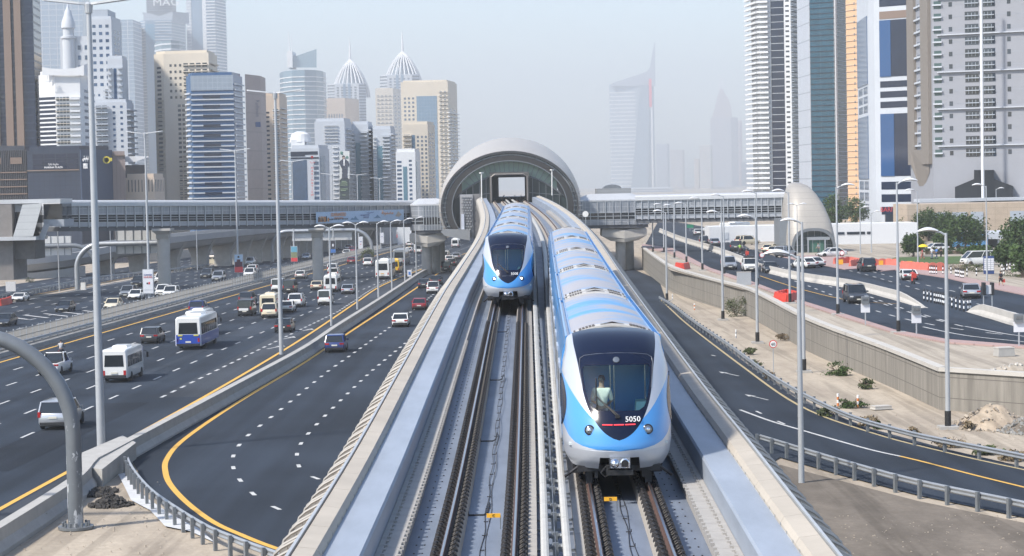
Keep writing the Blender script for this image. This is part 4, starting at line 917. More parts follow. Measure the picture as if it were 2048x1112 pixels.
mb = MB(); mb.prism([(q(882, 0).x, 0), (q(890, 0).x, 0), (q(942, 0).x, 0), (q(942, 0).x, 0)], 0, 1) if 0 else mb.loft([[q(x, y0, -1), q(x, y1, -1), q(x, y1, 6), q(x, y0, 6)] for x, y0, y1 in ((882, 462, 464), (890, 458, 472), (940, 459, 481))]); mb.build('platform_end', mat('ledge_grey', (.26, .27, .28), .6, .1), t)
# concourse pods each side of the shell
def pod(label, x0, x1, yt, y0, y1, Y, round_left, roofy):
    A, B = P(x0, 0, Y).x, P(x1, 0, Y).x; t = thing('concourse_pod', label, 'building', ((A+B)/2, Y+5, gz(Y)))
    ztop, zw, zbt = P(x0, y0, Y).z, P(x0, roofy, Y).z, P(x0, y1, Y).z; rr = 2.6; sg = 1
    def outline(o):
        pts = []; 
        for i in range(9):
            a = math.pi*i/8; pts.append((A+rr-rr*math.sin(a)-o if 1 else 0, Y+rr-rr*math.cos(a)))
        pts += [(A+rr, Y+12), (B, Y+12), (B, Y-o)] if 0 else []
        return pts
    n = 10; ring = []
    for i in range(n+1):
        a = math.pi/2*i/n
        ring.append((rr*(1-math.sin(a)), rr*(1-math.cos(a))))
    if round_left: ol = lambda o: [(B, Y-o), (B, Y+12)]+[(A-o, Y+12)]+[(A+dx-o*.7, Y+dy-o*.7) for dx, dy in [(rr*(1-math.cos(math.pi/2*i/n)), rr*(1-math.sin(math.pi/2*i/n))) for i in range(n+1)]]
    else: ol = lambda o: [(A, Y-o)]+[(B-dx+o*.7, Y+dy-o*.7) for dx, dy in [(rr*(1-math.sin(math.pi/2*i/n)), rr*(1-math.cos(math.pi/2*i/n))) for i in range(n+1)]]+[(B+o, Y+12), (A, Y+12)]
    H_ = ztop-zbt; lv = [ztop, ztop-.42*H_, ztop-.68*H_, zbt+.6, zbt]
    for nm, a, b, m, o in (('upper_glazing', lv[1], lv[0], M_louv, 0), ('window_band', lv[2], lv[1], M_glassd, -.08), ('lower_panel', lv[3], lv[2], M_louv, 0), ('soffit', lv[4], lv[3], M_soff, -.3)):
        mb = MB(); mb.prism(ol(o), b, a); mb.build(nm, m, t)
    mb = MB(); mb.prism(ol(.12), ztop, ztop+.25); cx, cy_ = (A+B)/2, Y+6
    mb.prism(ol(.1), ztop+.25, ztop+.26+(zw-ztop), top=[(cx+(x-cx)*.55, cy_+(y-cy_)*.5) for x, y in ol(.1)]); mb.build('roof', M_roofw, t)
    for i in range(9):
        x = lerp(A+(rr if round_left else .2), B-(.2 if round_left else rr), i/8); mb = MB(); mb.bar((x, Y-.10, zbt+.6), (x, Y-.10, ztop), .10, .12, up=(0, 1, 0)); mb.build('mullion', M_alu, t)
    mb = MB()
    for z in lv[1:3]+[lerp(lv[1], lv[2], .5)]: mb.loft([[Vector((x, y, z+k)) for k in (-.05, .05)] for x, y in ol(.06)], closed=False)
    mb.build('transom', M_alu, t); return t
pod('glazed concourse pod with a rounded left end beside the shell', 818, 893, 0, 412, 468, 384, True, 401); pod('glazed concourse pod with a rounded right end right of the shell', 1148, 1300, 0, 404, 458, 383, False, 392)
t = thing('plant_room', 'small grey rooftop plant room with a curved hood above the right pod', 'building', (P(1226, 390, 392).x, 394, P(1226, 395, 392).z))
Y = 392.; a, b = P(1193, 394, Y), P(1262, 376, Y); mb = MB(); mb.box2((a.x, Y, a.z-.6), (b.x, Y+6, b.z)); mb.build('wall', grid_mat('plant_panel', (.24, .25, .26), (.17, .175, .18), 0, .5, .06, .6), t)
mb = MB(); c = P(1225, 377, Y); mb.loft([[(c.x+1.7*math.cos(u), y, c.z+.75*math.sin(u)) for u in [math.pi*i/10 for i in range(11)]] for y in (Y+.5, Y+5)]); mb.build('hood', M_galvd, t, smooth=40)
def podpier(label, xs, ytop, Y, capx0, capx1):
    A, B = P(capx0, 0, Y).x, P(capx1, 0, Y).x; zt = P((capx0+capx1)/2, ytop, Y).z; zb = gz(Y); t = thing('pod_pier', label, 'pier', ((A+B)/2, Y+2, zb)); cx = (A+B)/2
    mb = MB(); mb.loft([[(cx+(A-cx)*k, Y-1+.6*(1-k), z), (cx, Y-1.6+.6*(1-k), z-.5*k), (cx+(B-cx)*k, Y-1+.6*(1-k), z), (cx+(B-cx)*k, Y+6, z), (cx+(A-cx)*k, Y+6, z)] for k, z in ((.62, zt-2.1), (1, zt-1.2), (1, zt), (.9, zt+.3))]); mb.build('pier_cap', M_conc2, t)
    for x, dy in xs: mb = MB(); mb.lathe([(.95, zb-.4), (.95, zt-1.7)], (P(x, 0, Y+dy).x, Y+dy, 0), 18); mb.build('column', M_conc, t, smooth=40)
podpier('pair of round columns under a wide concrete cap below the left pod', ((851, .5), (868, 6), (878, 11)), 468, 386, 818, 890); podpier('round columns under a wide concrete cap below the right pod', ((1240, .5), (1256, 5)), 458, 385, 1202, 1292)
# ---- domed street entrance on the right
EG = thing('station_entrance', 'beige egg shaped station entrance with an arched glass doorway', 'station entrance', G(1628, 505, PR))
Ye = G(1628, 505, PR).y; mpp = Ye/FPX; ex = lambda px: P(px, 480, Ye).x; ez = lambda py: P(1628, py, Ye).z
secs = [(0, 1627, 44, 457), (.5, 1626, 46, 440), (1.2, 1624, 47, 420), (2.5, 1620, 46, 397), (4.5, 1615, 43, 378), (6.5, 1611, 38, 368), (9, 1607, 31, 364), (11, 1605, 24, 368), (13, 1603, 12, 378)]
mb = MB(); rings = []; zb = PR[0]
for d, cx, hw, ty in secs:
    c = ex(cx); w_ = hw*mpp; H_ = ez(ty)-zb; rings.append([Vector((c+w_*math.copysign(abs(math.cos(u))**.62, math.cos(u)), Ye+d, zb+H_*abs(math.sin(u))**.72)) for u in [math.pi*i/26 for i in range(27)]])
mb.loft(rings, closed=False); mb.poly(rings[-1]); mb.build('dome_shell', grid_mat('dome_panel', (.36, .335, .30), (.28, .26, .235), 0, 1.0, .06, .5, .15), EG, smooth=50)
mb = MB(); d, cx, hw, ty = secs[0]; c = ex(cx); H_ = ez(ty)-zb
for k0, k1, y0, y1, m in ((1.02, .90, -.3, .4, 0),):
    A = [[Vector((c+hw*mpp*k*math.copysign(abs(math.cos(u))**.75, math.cos(u)), Ye+y, zb+H_*k*abs(math.sin(u))**.8)) for u in [math.pi*i/26 for i in range(27)]] for k, y in ((k0, y0), (k0, y1), (k1, y1), (k1, y0))]
    mb.loft([[A[j][i] for j in range(4)] for i in range(27)])
mb.build('arch_rim', M_galvd, EG, smooth=50)
mb = MB(); mb.poly([Vector((c+hw*mpp*.93*math.copysign(abs(math.cos(u))**.75, math.cos(u)), Ye+.9, zb+H_*.93*abs(math.sin(u))**.8)) for u in [math.pi*i/26 for i in range(27)]]); mb.build('arch_glazing', grid_mat('arch_glazing', (.06, .085, .085), (.25, .26, .27), 1.1, 1.2, .08, .12), EG)
mb = MB(); mb.box2((ex(1618), Ye+.2, zb), (ex(1648), Ye+.95, ez(480))); mb.build('doorway', grid_mat('doorway_glass', (.05, .13, .10), (.3, .32, .33), 1.2, 0, .08, .1), EG)
mb = MB(); mb.box2((ex(1614), Ye-.1, ez(480)), (ex(1660), Ye+.9, ez(474))); mb.bar((ex(1616), Ye, zb), (ex(1616), Ye, ez(480)), .25); mb.bar((ex(1650), Ye, zb), (ex(1650), Ye, ez(480)), .25); mb.build('door_frame', M_galv, EG)
mb = MB(); mb.box2((ex(1562), Ye+2, zb), (ex(1584), Ye+9, ez(437))); mb.build('lift_shaft', mat('lift_grey', (.22, .24, .26), .4, .2), EG)
# ---- elevated road on the far left
er = smooth_line([P(-160, 541, 392), P(0, 522, 400), P(150, 505, 410), P(306, 478, 430), P(512, 457, 470), P(660, 447, 560), P(830, 440, 750), P(900, 437, 950)], 6)
t = thing('elevated_road', 'grey elevated road on flared concrete supports along the far left', 'flyover', (er[12].x, er[12].y, gz(er[12].y)))
mb = MB(); sweep(mb, er, [(0, 0), (0, -1.3), (-.3, -1.5), (-1.2, -2.6), (-3.4, -3.2), (-8, -3.2), (-9, -1.5), (-9, 0), (-8.7, 0), (-8.7, -1.0), (-.3, -1.0), (-.3, 0)]); mb.build('road_deck', mat('flyover_concrete', (.36, .36, .36), .85, var=.10, scale=.2), t)
for p, d in resample(er, 11.):
    if p.y > 900: break
    s_ = Vector((d.y, -d.x, 0)); zb = gz(p.y); zt = p.z-1.5; mb = MB(); hw = .55; q = p-s_*4.2
    mb.loft([[q+s_*(k+.0)+d*(-hw)+Vector((0, 0, z-q.z)), q+s_*k+d*hw+Vector((0, 0, z-q.z)), q-s_*k+d*hw+Vector((0, 0, z-q.z)), q-s_*k-d*hw+Vector((0, 0, z-q.z))] for k, z in ((1.9, zb-.5), (2.0, lerp(zb, zt, .45)), (2.9, lerp(zb, zt, .75)), (3.9, zt))]); mb.build('flared_support', M_conc, t)
mb = MB(); w0 = [p for p in er if p.x < P(190, 0, 415).x]; sweep(mb, [p+Vector((0, 0, 0)) for p in w0], [(-.8, -3.), (-.8, -9), (-1.6, -9), (-1.6, -3.)]); mb.build('abutment_wall', M_conc, t)
guardrail('guardrail', 'dark crash rail along the far left service road below the elevated road', upx([(-60, 606), (0, 589), (60, 578), (150, 561), (200, 552), (330, 538), (420, 527)], .9), h=.9, step=2.6, back=-1)
# ================================================================ GANTRIES
def gantry(label, base, r, H, rad, arm, direction, panels, m, Yk=None, flange=False):
    """bent-pipe sign gantry: a post of height H that bends over with radius rad and runs out by arm along direction"""
    t = thing('sign_gantry', label, 'sign gantry', base); d = Vector(direction).normalized(); b = Vector(base); pts = [b, b+Vector((0, 0, (H-rad)*.5)), b+Vector((0, 0, H-rad))]
    for i in range(1, 13): a = math.pi/2*i/12; pts.append(b+Vector((0, 0, H-rad+rad*math.sin(a)))+d*(rad*(1-math.cos(a))))
    pts.append(b+Vector((0, 0, H))+d*arm); mb = MB(); mb.tube(pts, r, 20); mb.build('pipe', m, t, smooth=40)
    if flange:
        mb = MB(); mb.lathe([(r*2.3, 0), (r*2.3, .12)], b+Vector((0, 0, -.02)), 24)
        for k in range(14): a = 2*math.pi*k/14; mb.lathe([(.055, .1), (.055, .28)], b+Vector((r*1.7*math.cos(a), r*1.7*math.sin(a), 0)), 8)
        mb.build('base_flange', M_galvd, t, smooth=40)
    for (u0, u1, z0, z1, n) in panels:
        o = b+Vector((0, 0, H))
        mb = MB(); f_ = Vector((-d.y, d.x, 0)); f_ = f_ if f_.y > 0 else -f_; mb.loft([[o+d*u+f_*k+Vector((0, 0, z)) for k, z in ((r+.1, z0), (r+.1, z1), (r+.2, z1), (r+.2, z0))] for u in (u0, u1)]); mb.build('sign_back', mat('sign_back', (.56, .56, .55), .5, .2, var=.06), t)
        mb = MB()
        for i in range(n+1): u = lerp(u0+.1, u1-.1, i/n); mb.bar(o+d*u+f_*(r+.04)+Vector((0, 0, z0)), o+d*u+f_*(r+.04)+Vector((0, 0, z1)), .10, .1, up=d)
        mb.build('sign_stiffener', M_galvd, t)
    return t
M_pipe = mat('gantry_paint', (.145, .16, .175), .38, .1, var=.10, scale=1.2)     # paint flaked down to a pale undercoat
_t = M_pipe.node_tree; _N = _t.nodes; _L = _t.links; _b = _N['Principled BSDF']; _o = _b.inputs['Base Color'].links[0].from_socket
_tc = _N.new('ShaderNodeTexCoord'); _mp = _N.new('ShaderNodeMapping'); _mp.inputs['Scale'].default_value = (1, 1, .42); _L.new(_tc.outputs['Object'], _mp.inputs[0])
_n = _N.new('ShaderNodeTexNoise'); _n.inputs['Scale'].default_value = 2.6; _n.inputs['Detail'].default_value = 7; _n.inputs['Roughness'].default_value = .7; _L.new(_mp.outputs[0], _n.inputs['Vector'])
_sx = _N.new('ShaderNodeSeparateXYZ'); _L.new(_tc.outputs['Object'], _sx.inputs[0]); _hr = _N.new('ShaderNodeMapRange'); _hr.inputs[1].default_value = 0; _hr.inputs[2].default_value = 7.5; _hr.inputs[3].default_value = .52; _hr.inputs[4].default_value = .70; _L.new(_sx.outputs[2], _hr.inputs[0])
_g = _N.new('ShaderNodeMath'); _g.operation = 'GREATER_THAN'; _L.new(_n.outputs[0], _g.inputs[0]); _L.new(_hr.outputs[0], _g.inputs[1])
_mi = _N.new('ShaderNodeMix'); _mi.data_type = 'RGBA'; _L.new(_g.outputs[0], _mi.inputs[0]); _L.new(_o, _mi.inputs[6]); _mi.inputs[7].default_value = (.45, .47, .49, 1); _L.new(_mi.outputs[2], _b.inputs['Base Color'])
b0 = G(152, 1056); top0 = P(152, 655, b0.y)
gantry('huge grey pipe gantry with flaking paint standing on the sand in front', b0, .33, top0.z-b0.z-.2, 4.4, 16, (-1, 0, 0), [], M_pipe, flange=True)
b1 = G(155, 579); gantry('grey bent pipe gantry carrying blank sign backs over the far carriageway, arm to the right', b1, .42, P(155, 489, b1.y).z-b1.z, 4.0, 15.2, (1, 0, 0), [(6.5, 15.0, .5, 2.6, 6), (6.5, 15.0, -1.7, -.45, 6)], M_galv)
b2 = G(194, 566); b2x = Vector(b2); gantry('grey bent pipe gantry carrying blank sign backs over the service road, arm to the left', b2x, .40, P(195, 490, b2.y).z-b2.z, 4.2, 13.5, (-1, 0, 0), [(4.4, 13.2, .45, 1.7, 7), (4.4, 13.2, -1.7, -.45, 7)], M_galvd)
b3 = G(545, 524); t = thing('sign_gantry', 'distant pipe gantry spanning the far carriageway under the footbridge', 'sign gantry', b3)
H3 = P(545, 463, b3.y).z-b3.z; w3 = (P(742, 0, b3.y).x-b3.x); mb = MB(); pts = [b3, b3+Vector((0, 0, H3-3.5))]+[b3+Vector((3.5*(1-math.cos(a)), 0, H3-3.5+3.5*math.sin(a))) for a in [math.pi/2*i/8 for i in range(1, 9)]]+[b3+Vector((w3-4.5, 0, H3))]+[b3+Vector((w3-4.5+4.5*math.sin(a), 0, H3-4.5*(1-math.cos(a)))) for a in [math.pi/2*i/8 for i in range(1, 9)]]+[b3+Vector((w3, 0, -.3))]
mb.tube(pts, .42, 14); mb.build('pipe', M_galv, t, smooth=40)
mb = MB(); mb.box(b3+Vector((w3*.5, .5, H3-1.2)), (w3*.6, .1, 2.2)); mb.build('sign_back', mat('sign_back', (.56, .56, .55)), t)
# ================================================================ LAMP POSTS
def lamp(label, base, top, kind, heads=1, pl=PL, r=.12, group='street lamps', black=False, arm=1.2, mast=False):
    b = G(*base, pl); tp = P(top[0], top[1], b.y); H = tp.z-b.z
    t = thing('street_lamp', label, 'street lamp', b, group=group); mb = MB()
    mb.tube([b+Vector((0, 0, -.1)), b+Vector((0, 0, H*.5)), b+Vector((0, 0, H))], [r, r*.82, r*.55], 10); mb.build('pole', M_pole, t, smooth=50)
    if black: mb = MB(); mb.lathe([(r*1.25, 0), (r*1.25, 1.0)], b, 10); mb.build('pole_foot', M_black, t, smooth=50); mb = MB(); mb.box(b+Vector((0, 0, -.02)), (1.1, 1.1, .3)); mb.build('footing', M_conc, t)
    M_head = mat('lamp_head', (.62, .63, .64), .4, .1, var=.05); o = b+Vector((0, 0, H))
    if kind == 'T':      # wide flat twin heads
        for s in (-1, 1):
            mb = MB(); mb.loft([[o+Vector((s*x, y*w_, z)) for y, z in ((-.5, z0-.06), (.5, z0-.06), (.5, z0+.06), (-.5, z0+.06))] for x, w_, z0 in ((.05, .25, 0), (.5, .5, .05), (2.4, .6, .28), (2.5, .5, .29))]); mb.build('lamp_head', M_head, t)
        mb = MB(); mb.lathe([(.2, -.5), (.24, .0), (.1, .12)], o, 10); mb.build('collar', M_pole, t)
    else:
        for s in ((-1, 1) if heads == 2 else (heads,)) if heads in (2, -1, 1) else ():
            mb = MB(); mb.tube([o+Vector((0, 0, -.15)), o+Vector((s*.3, 0, .05)), o+Vector((s*.6, 0, .08))], r*.45, 6); mb.build('arm', M_pole, t)
            mb = MB(); rings = []
            for i in range(7):
                u = i/6; wd = .21*math.sin(math.pi*(.12+.8*u))+.03; rings.append([o+Vector((s*(.45+arm*u), wd*math.cos(a), .12+.10*math.sin(math.pi*u)+(.13 if math.sin(a) > 0 else .08)*wd/.22*math.sin(a))) for a in [2*math.pi*k/8 for k in range(8)]])
            mb.loft(rings); mb.build('lamp_head', M_head, t, smooth=60)
    return t, b, H
ML = 'motorway mast with flat twin heads, '
for i, (bs, tp, r, tail) in enumerate((((203, 908), (181, 8), .24, 'nearest and tallest, standing on the end of the barrier'), ((563, 709), (554, 186), .21, 'second along the barrier, beside the blue car'), ((299, 606), (283, 267), .2, 'carrying the white poster behind the median fence'), ((477, 570), (469, 301), .2, 'carrying the red and blue poster'), ((589, 538), (578, 323), .2, 'carrying the beach poster'), ((668, 522), (658, 349), .2, 'carrying the dark poster near the second pier'), ((718, 510), (711, 350), .2, 'rising behind the printed banner'), ((762, 500), (755, 357), .18, 'behind the right half of the printed banner'), ((806, 490), (799, 362), .18, 'farthest one, near the left pod'))):
    lamp(ML+tail, bs, tp, 'T', r=r, group='motorway masts')
LB = 'white-headed barrier lamp, '
for bs, tp, h, tail in (((663, 652), (660, 455), 2, 'twin headed and nearest of its row'), ((715, 619), (711, 448), 2, 'twin headed, second of its row'), ((757, 595), (752, 446), 1, 'third of its row, below the printed banner'), ((784, 580), (781, 444), 1, 'fourth of its row, right end of the banner'), ((810, 564), (807, 440), 1, 'fifth of its row, next to the small blue notice'), ((833, 551), (831, 437), 1, 'last of its row, in front of the left pod')):
    lamp(LB+tail, bs, tp, 'c', h, group='lamps on the ramp barrier', r=.14)
for bs, tp, h, tail in (((119, 583), (116, 462), 2, 'twin headed, by the blank sign backs'), ((223, 560), (221, 455), 1, 'right of the nearest mast'), ((319, 553), (318, 468), 1, 'dark and slim beside the round pier'), ((395, 541), (393, 457), 1, 'thin, by the cream hut'), ((505, 520), (504, 458), 1, 'thin and far, right of the red poster')):
    lamp('slim lamp post far left, '+tail, bs, tp, 'c', h, group='lamps by the far left road', r=.11)
LR = 'black-footed lamp on the raised road, '
for bs, tp, h, tail in (((1797, 666), (1795, 365), 1, 'nearest, in front of the dark off-road car'), ((1676, 630), (1673, 374), 1, 'right of the orange plastic barriers'), ((1515, 573), (1512, 385), -1, 'in front of the white off-road car'), ((1449, 549), (1447, 392), -1, 'left of the silver off-road car'), ((1405, 541), (1403, 398), -1, 'under the middle of the right footbridge'), ((1373, 526), (1371, 408), -1, 'by the far orange barriers'), ((1349, 517), (1347, 412), -1, 'next to the farthest orange barrier'), ((1328, 506), (1327, 410), -1, 'near the bend of the brick pavement'), ((1306, 505), (1305, 410), -1, 'farthest, below the pod'), ((1580, 607), (1578, 384), -1, 'standing among the orange plastic barriers')):
    lamp(LR+tail, bs, tp, 'c', h, PR, .13, 'lamps along the raised road', black=True)
for bs, tp, h, tail in (((1603, 966), (1599, 512), -1, 'nearest one, beside the viaduct edge'), ((1608, 744), (1601, 444), -1, 'behind the nearest one with a black foot'), ((1896, 856), (1889, 466), -1, 'on a square footing near the retaining wall'), ((1515, 686), (1511, 435), -1, 'left of the round speed sign'), ((1446, 640), (1441, 426), -1, 'beside the big grey bush'), ((1334, 602), (1331, 424), -1, 'at the end of the long crash rail')):
    lamp('lamp post on the low sand, '+tail, bs, tp, 'c', h, PL, .15, 'lamps on the low sand', black=tail[0] != 'n', arm=1.2)
for bs, tp, h, tail in (((1974, 562), (1967, 372), -1, 'tallest, beside the white notice board'), ((1836, 538), (1832, 382), -1, 'behind the orange netting'), ((1743, 505), (1739, 425), 1, 'left of the dark tree by the long wall'), ((1721, 508), (1718, 416), 1, 'right of the domed entrance'), ((1903, 470), (1900, 383), 1, 'in front of the sandstone wall, left one'), ((1934, 470), (1932, 380), 1, 'in front of the sandstone wall, middle one'), ((2033, 470), (2030, 378), 1, 'in front of the sandstone wall, right one'), ((1993, 472), (1990, 378), 1, 'in front of the sandstone wall, second from the right'), ((1595, 508), (1591, 410), 2, 'in front of the domed entrance')):
    lamp('thin lamp post, '+tail, bs, tp, 'c', h, PR, .11, 'lamps of the far street')
# ================================================================ VEHICLES
PAINT = mat('car_paint', (.7, .7, .7), .25, 0, .02, 1, coat=.7)
def paint(n, c, metal=0.): return mat('paint_'+n, c, .28, metal, .03, 1, coat=.7)
PW = paint('white', (.72, .72, .70)); PB = paint('black', (.012, .013, .015)); PBL = paint('blue', (.015, .035, .16)); PDG = paint('charcoal', (.045, .05, .058), .3); PS = paint('silver', (.42, .44, .47), .5); PR_ = paint('dark_red', (.24, .012, .02)); PCR = paint('cream', (.66, .58, .42)); PY = paint('yellow', (.75, .48, .03)); PGR = paint('grey', (.25, .27, .29), .3); PSKY = paint('light_blue', (.12, .36, .66))
M_tyre = mat('tyre', (.018, .018, .018), .85); M_rim = mat('wheel_rim', (.35, .36, .37), .35, .7); M_tail = mat('tail_light', (.38, .012, .015), .25); M_hlamp = mat('headlamp', (.65, .67, .68), .12, .3); M_plate = mat('number_plate', (.65, .62, .52), .5); M_trim = mat('black_trim', (.02, .02, .022), .5); M_cglass = mat('car_glass', (.012, .017, .022), .06, 0, .2, 1, spec=.7)
def wheel(root, x, y, r, w_=.22):
    mb = MB(); mb.lathe([(r*.62, -w_/2), (r*.93, -w_/2), (r, -w_*.3), (r, w_*.3), (r*.93, w_/2), (r*.62, w_/2)], (x, y, r), 16, 'X'); wo = mb.build('wheel', M_tyre, root, smooth=40, local=True)
    mb = MB(); mb.lathe([(r*.62, -w_*.46), (r*.3, -w_*.50), (r*.3, w_*.50), (r*.62, w_*.46)], (x, y, r), 12, 'X'); mb.build('rim', M_rim, wo, local=True)
CARS = {}
def make_car(kind):
    if kind in CARS: return CARS[kind]
    p = dict(sedan=(4.75, 1.82, 1.46, .92, -1.95, 1.05, -1.15, .25, .66, .33), suv=(4.75, 1.92, 1.80, 1.10, -2.28, 1.15, -2.05, .35, .90, .39), cross=(4.4, 1.84, 1.62, 1.0, -2.1, 1.05, -1.75, .3, .80, .36),
             van=(4.8, 1.74, 2.02, 1.15, -2.36, 2.2, -2.3, 1.25, .95, .33), pickup=(5.2, 1.84, 1.78, 1.05, -.45, 1.35, -.25, .55, .92, .38), sports=(4.5, 1.88, 1.25, .82, -1.75, 1.0, -.9, .15, .62, .34))[kind]
    L, W, H, belt, cb0, cb1, ct0, ct1, hood, wr = p; w2 = W/2; t = thing('car', 'car', 'car')
    st = [(-L/2, .86, belt-.18, .42), (-L/2+.10, .95, belt-.04 if kind != 'sedan' else belt-.02, .30), (-L/2+.7, 1.0, belt, .24), (0, 1.0, belt-.02, .22), (cb1-.1, 1.0, belt-.03, .22), (L/2-.75, .985, hood+.02, .24), (L/2-.2, .92, hood-.12, .28), (L/2, .78, hood-.28, .38)]
    if kind == 'van': st[5] = (L/2-.4, 1., belt-.1, .24); st[6] = (L/2-.1, .96, hood, .28); st[7] = (L/2, .9, hood-.15, .35)
    mb = MB(); mb.loft([[(s*w2*k*a, y, z) for s, a, z in ((1, .9, zb), (1, 1., zb+.16), (1, 1.0, lerp(zb, zt, .62)), (1, .95, zt-.03), (1, .88, zt), (-1, .88, zt), (-1, .95, zt-.03), (-1, 1., lerp(zb, zt, .62)), (-1, 1., zb+.16), (-1, .9, zb))] for y, k, zt, zb in st]); mb.build('body', PAINT, t, smooth=38)
    k = .80 if kind not in ('van',) else .88; kb = .93
    rect = lambda y0, y1, x, z: [(-x, y0, z), (x, y0, z), (x, y1, z), (-x, y1, z)]
    mb = MB(); mb.loft([rect(cb0, cb1, w2*kb, belt-.06), rect(ct0, ct1, w2*k, H-.05)]); mb.build('window', M_cglass, t)
    mb = MB(); mb.loft([rect(ct0-.05, ct1+.08, w2*k+.02, H-.075), rect(ct0, ct1, w2*k-.02, H-.02), rect(ct0+.25, ct1-.25, w2*k-.22, H)]); mb.build('roof', PAINT, t, smooth=50)
    for s in (-1, 1):
        for a, b in ((cb0, ct0), (cb1, ct1)):
            mb = MB(); mb.bar((s*w2*kb*.98, a, belt-.05), (s*w2*k*.98, b, H-.06), .09, .10); mb.build('pillar', PAINT, t)
        m_ = lerp(cb0, cb1, .5); mb = MB(); mb.bar((s*w2*(kb+.01), m_, belt-.04), (s*w2*(k+.015), lerp(ct0, ct1, .5), H-.06), .07, .05); mb.build('pillar', M_trim if kind != 'van' else PAINT, t)
        if kind in ('suv', 'cross', 'van'): mb = MB(); q = lerp(cb0, cb1, .2); mb.bar((s*w2*(kb+.01), q, belt-.04), (s*w2*(k+.015), q+.12, H-.06), .16, .05); mb.build('pillar', PAINT, t)
        mb = MB(); mb.box((s*(w2+.09), cb1-.35, belt+.05), (.2, .14, .15)); mb.build('mirror', PAINT if kind != 'van' else M_trim, t)
        mb = MB(); mb.box((s*w2*.74, L/2-.13, hood-.17), (w2*.34, .22, .13), rz=-s*.35); mb.build('headlight', M_hlamp, t)
        mb = MB()
        if kind in ('van', 'suv'): mb.box((s*w2*.88, -L/2+.06, belt-.12), (.17, .16, .34))
        else: mb.box((s*w2*.72, -L/2+.05, belt-.17), (w2*.42, .16, .15), rz=s*.2)
        mb.build('tail_light', M_tail, t)
        for y in (-L/2+.95, L/2-.88): wheel(t, s*(w2-.10), y, wr)
    mb = MB(); mb.box((0, -L/2+.02, .42), (W*.84, .14, .18)); mb.box((0, L/2-.03, .40), (W*.74, .12, .2)); mb.box((0, 0, .26), (W*.86, L*.8, .14)); mb.build('bumper', M_trim, t)
    mb = MB(); mb.box((0, -L/2-.015, belt-.30 if kind != 'van' else .62), (.5, .05, .13)); mb.box((0, L/2+.035, .45), (.5, .03, .12)); mb.build('number_plate', M_plate, t)
    mb = MB(); mb.box((0, L/2-.02, hood-.22), (W*.44, .08, .13)); mb.build('grille', M_trim, t)
    if kind == 'pickup':
        mb = MB(); mb.box((0, -1.5, belt+.01), (W*.76, 1.9, .03)); mb.build('cargo_bed', M_trim, t)
        mb = MB(); 
        for x in (-.7, .7): mb.bar((x, -.5, belt), (x, -.5, H+.05), .06)
        mb.bar((-.7, -.5, H+.05), (.7, -.5, H+.05), .06); mb.build('roll_bar', M_trim, t)
    if kind == 'suv':
        mb = MB()
        for s in (-1, 1): mb.bar((s*.66, -1.8, H+.04), (s*.66, .2, H+.04), .05)
        mb.build('roof_rail', M_trim, t)
    CARS[kind] = t; t['L'] = L; return t
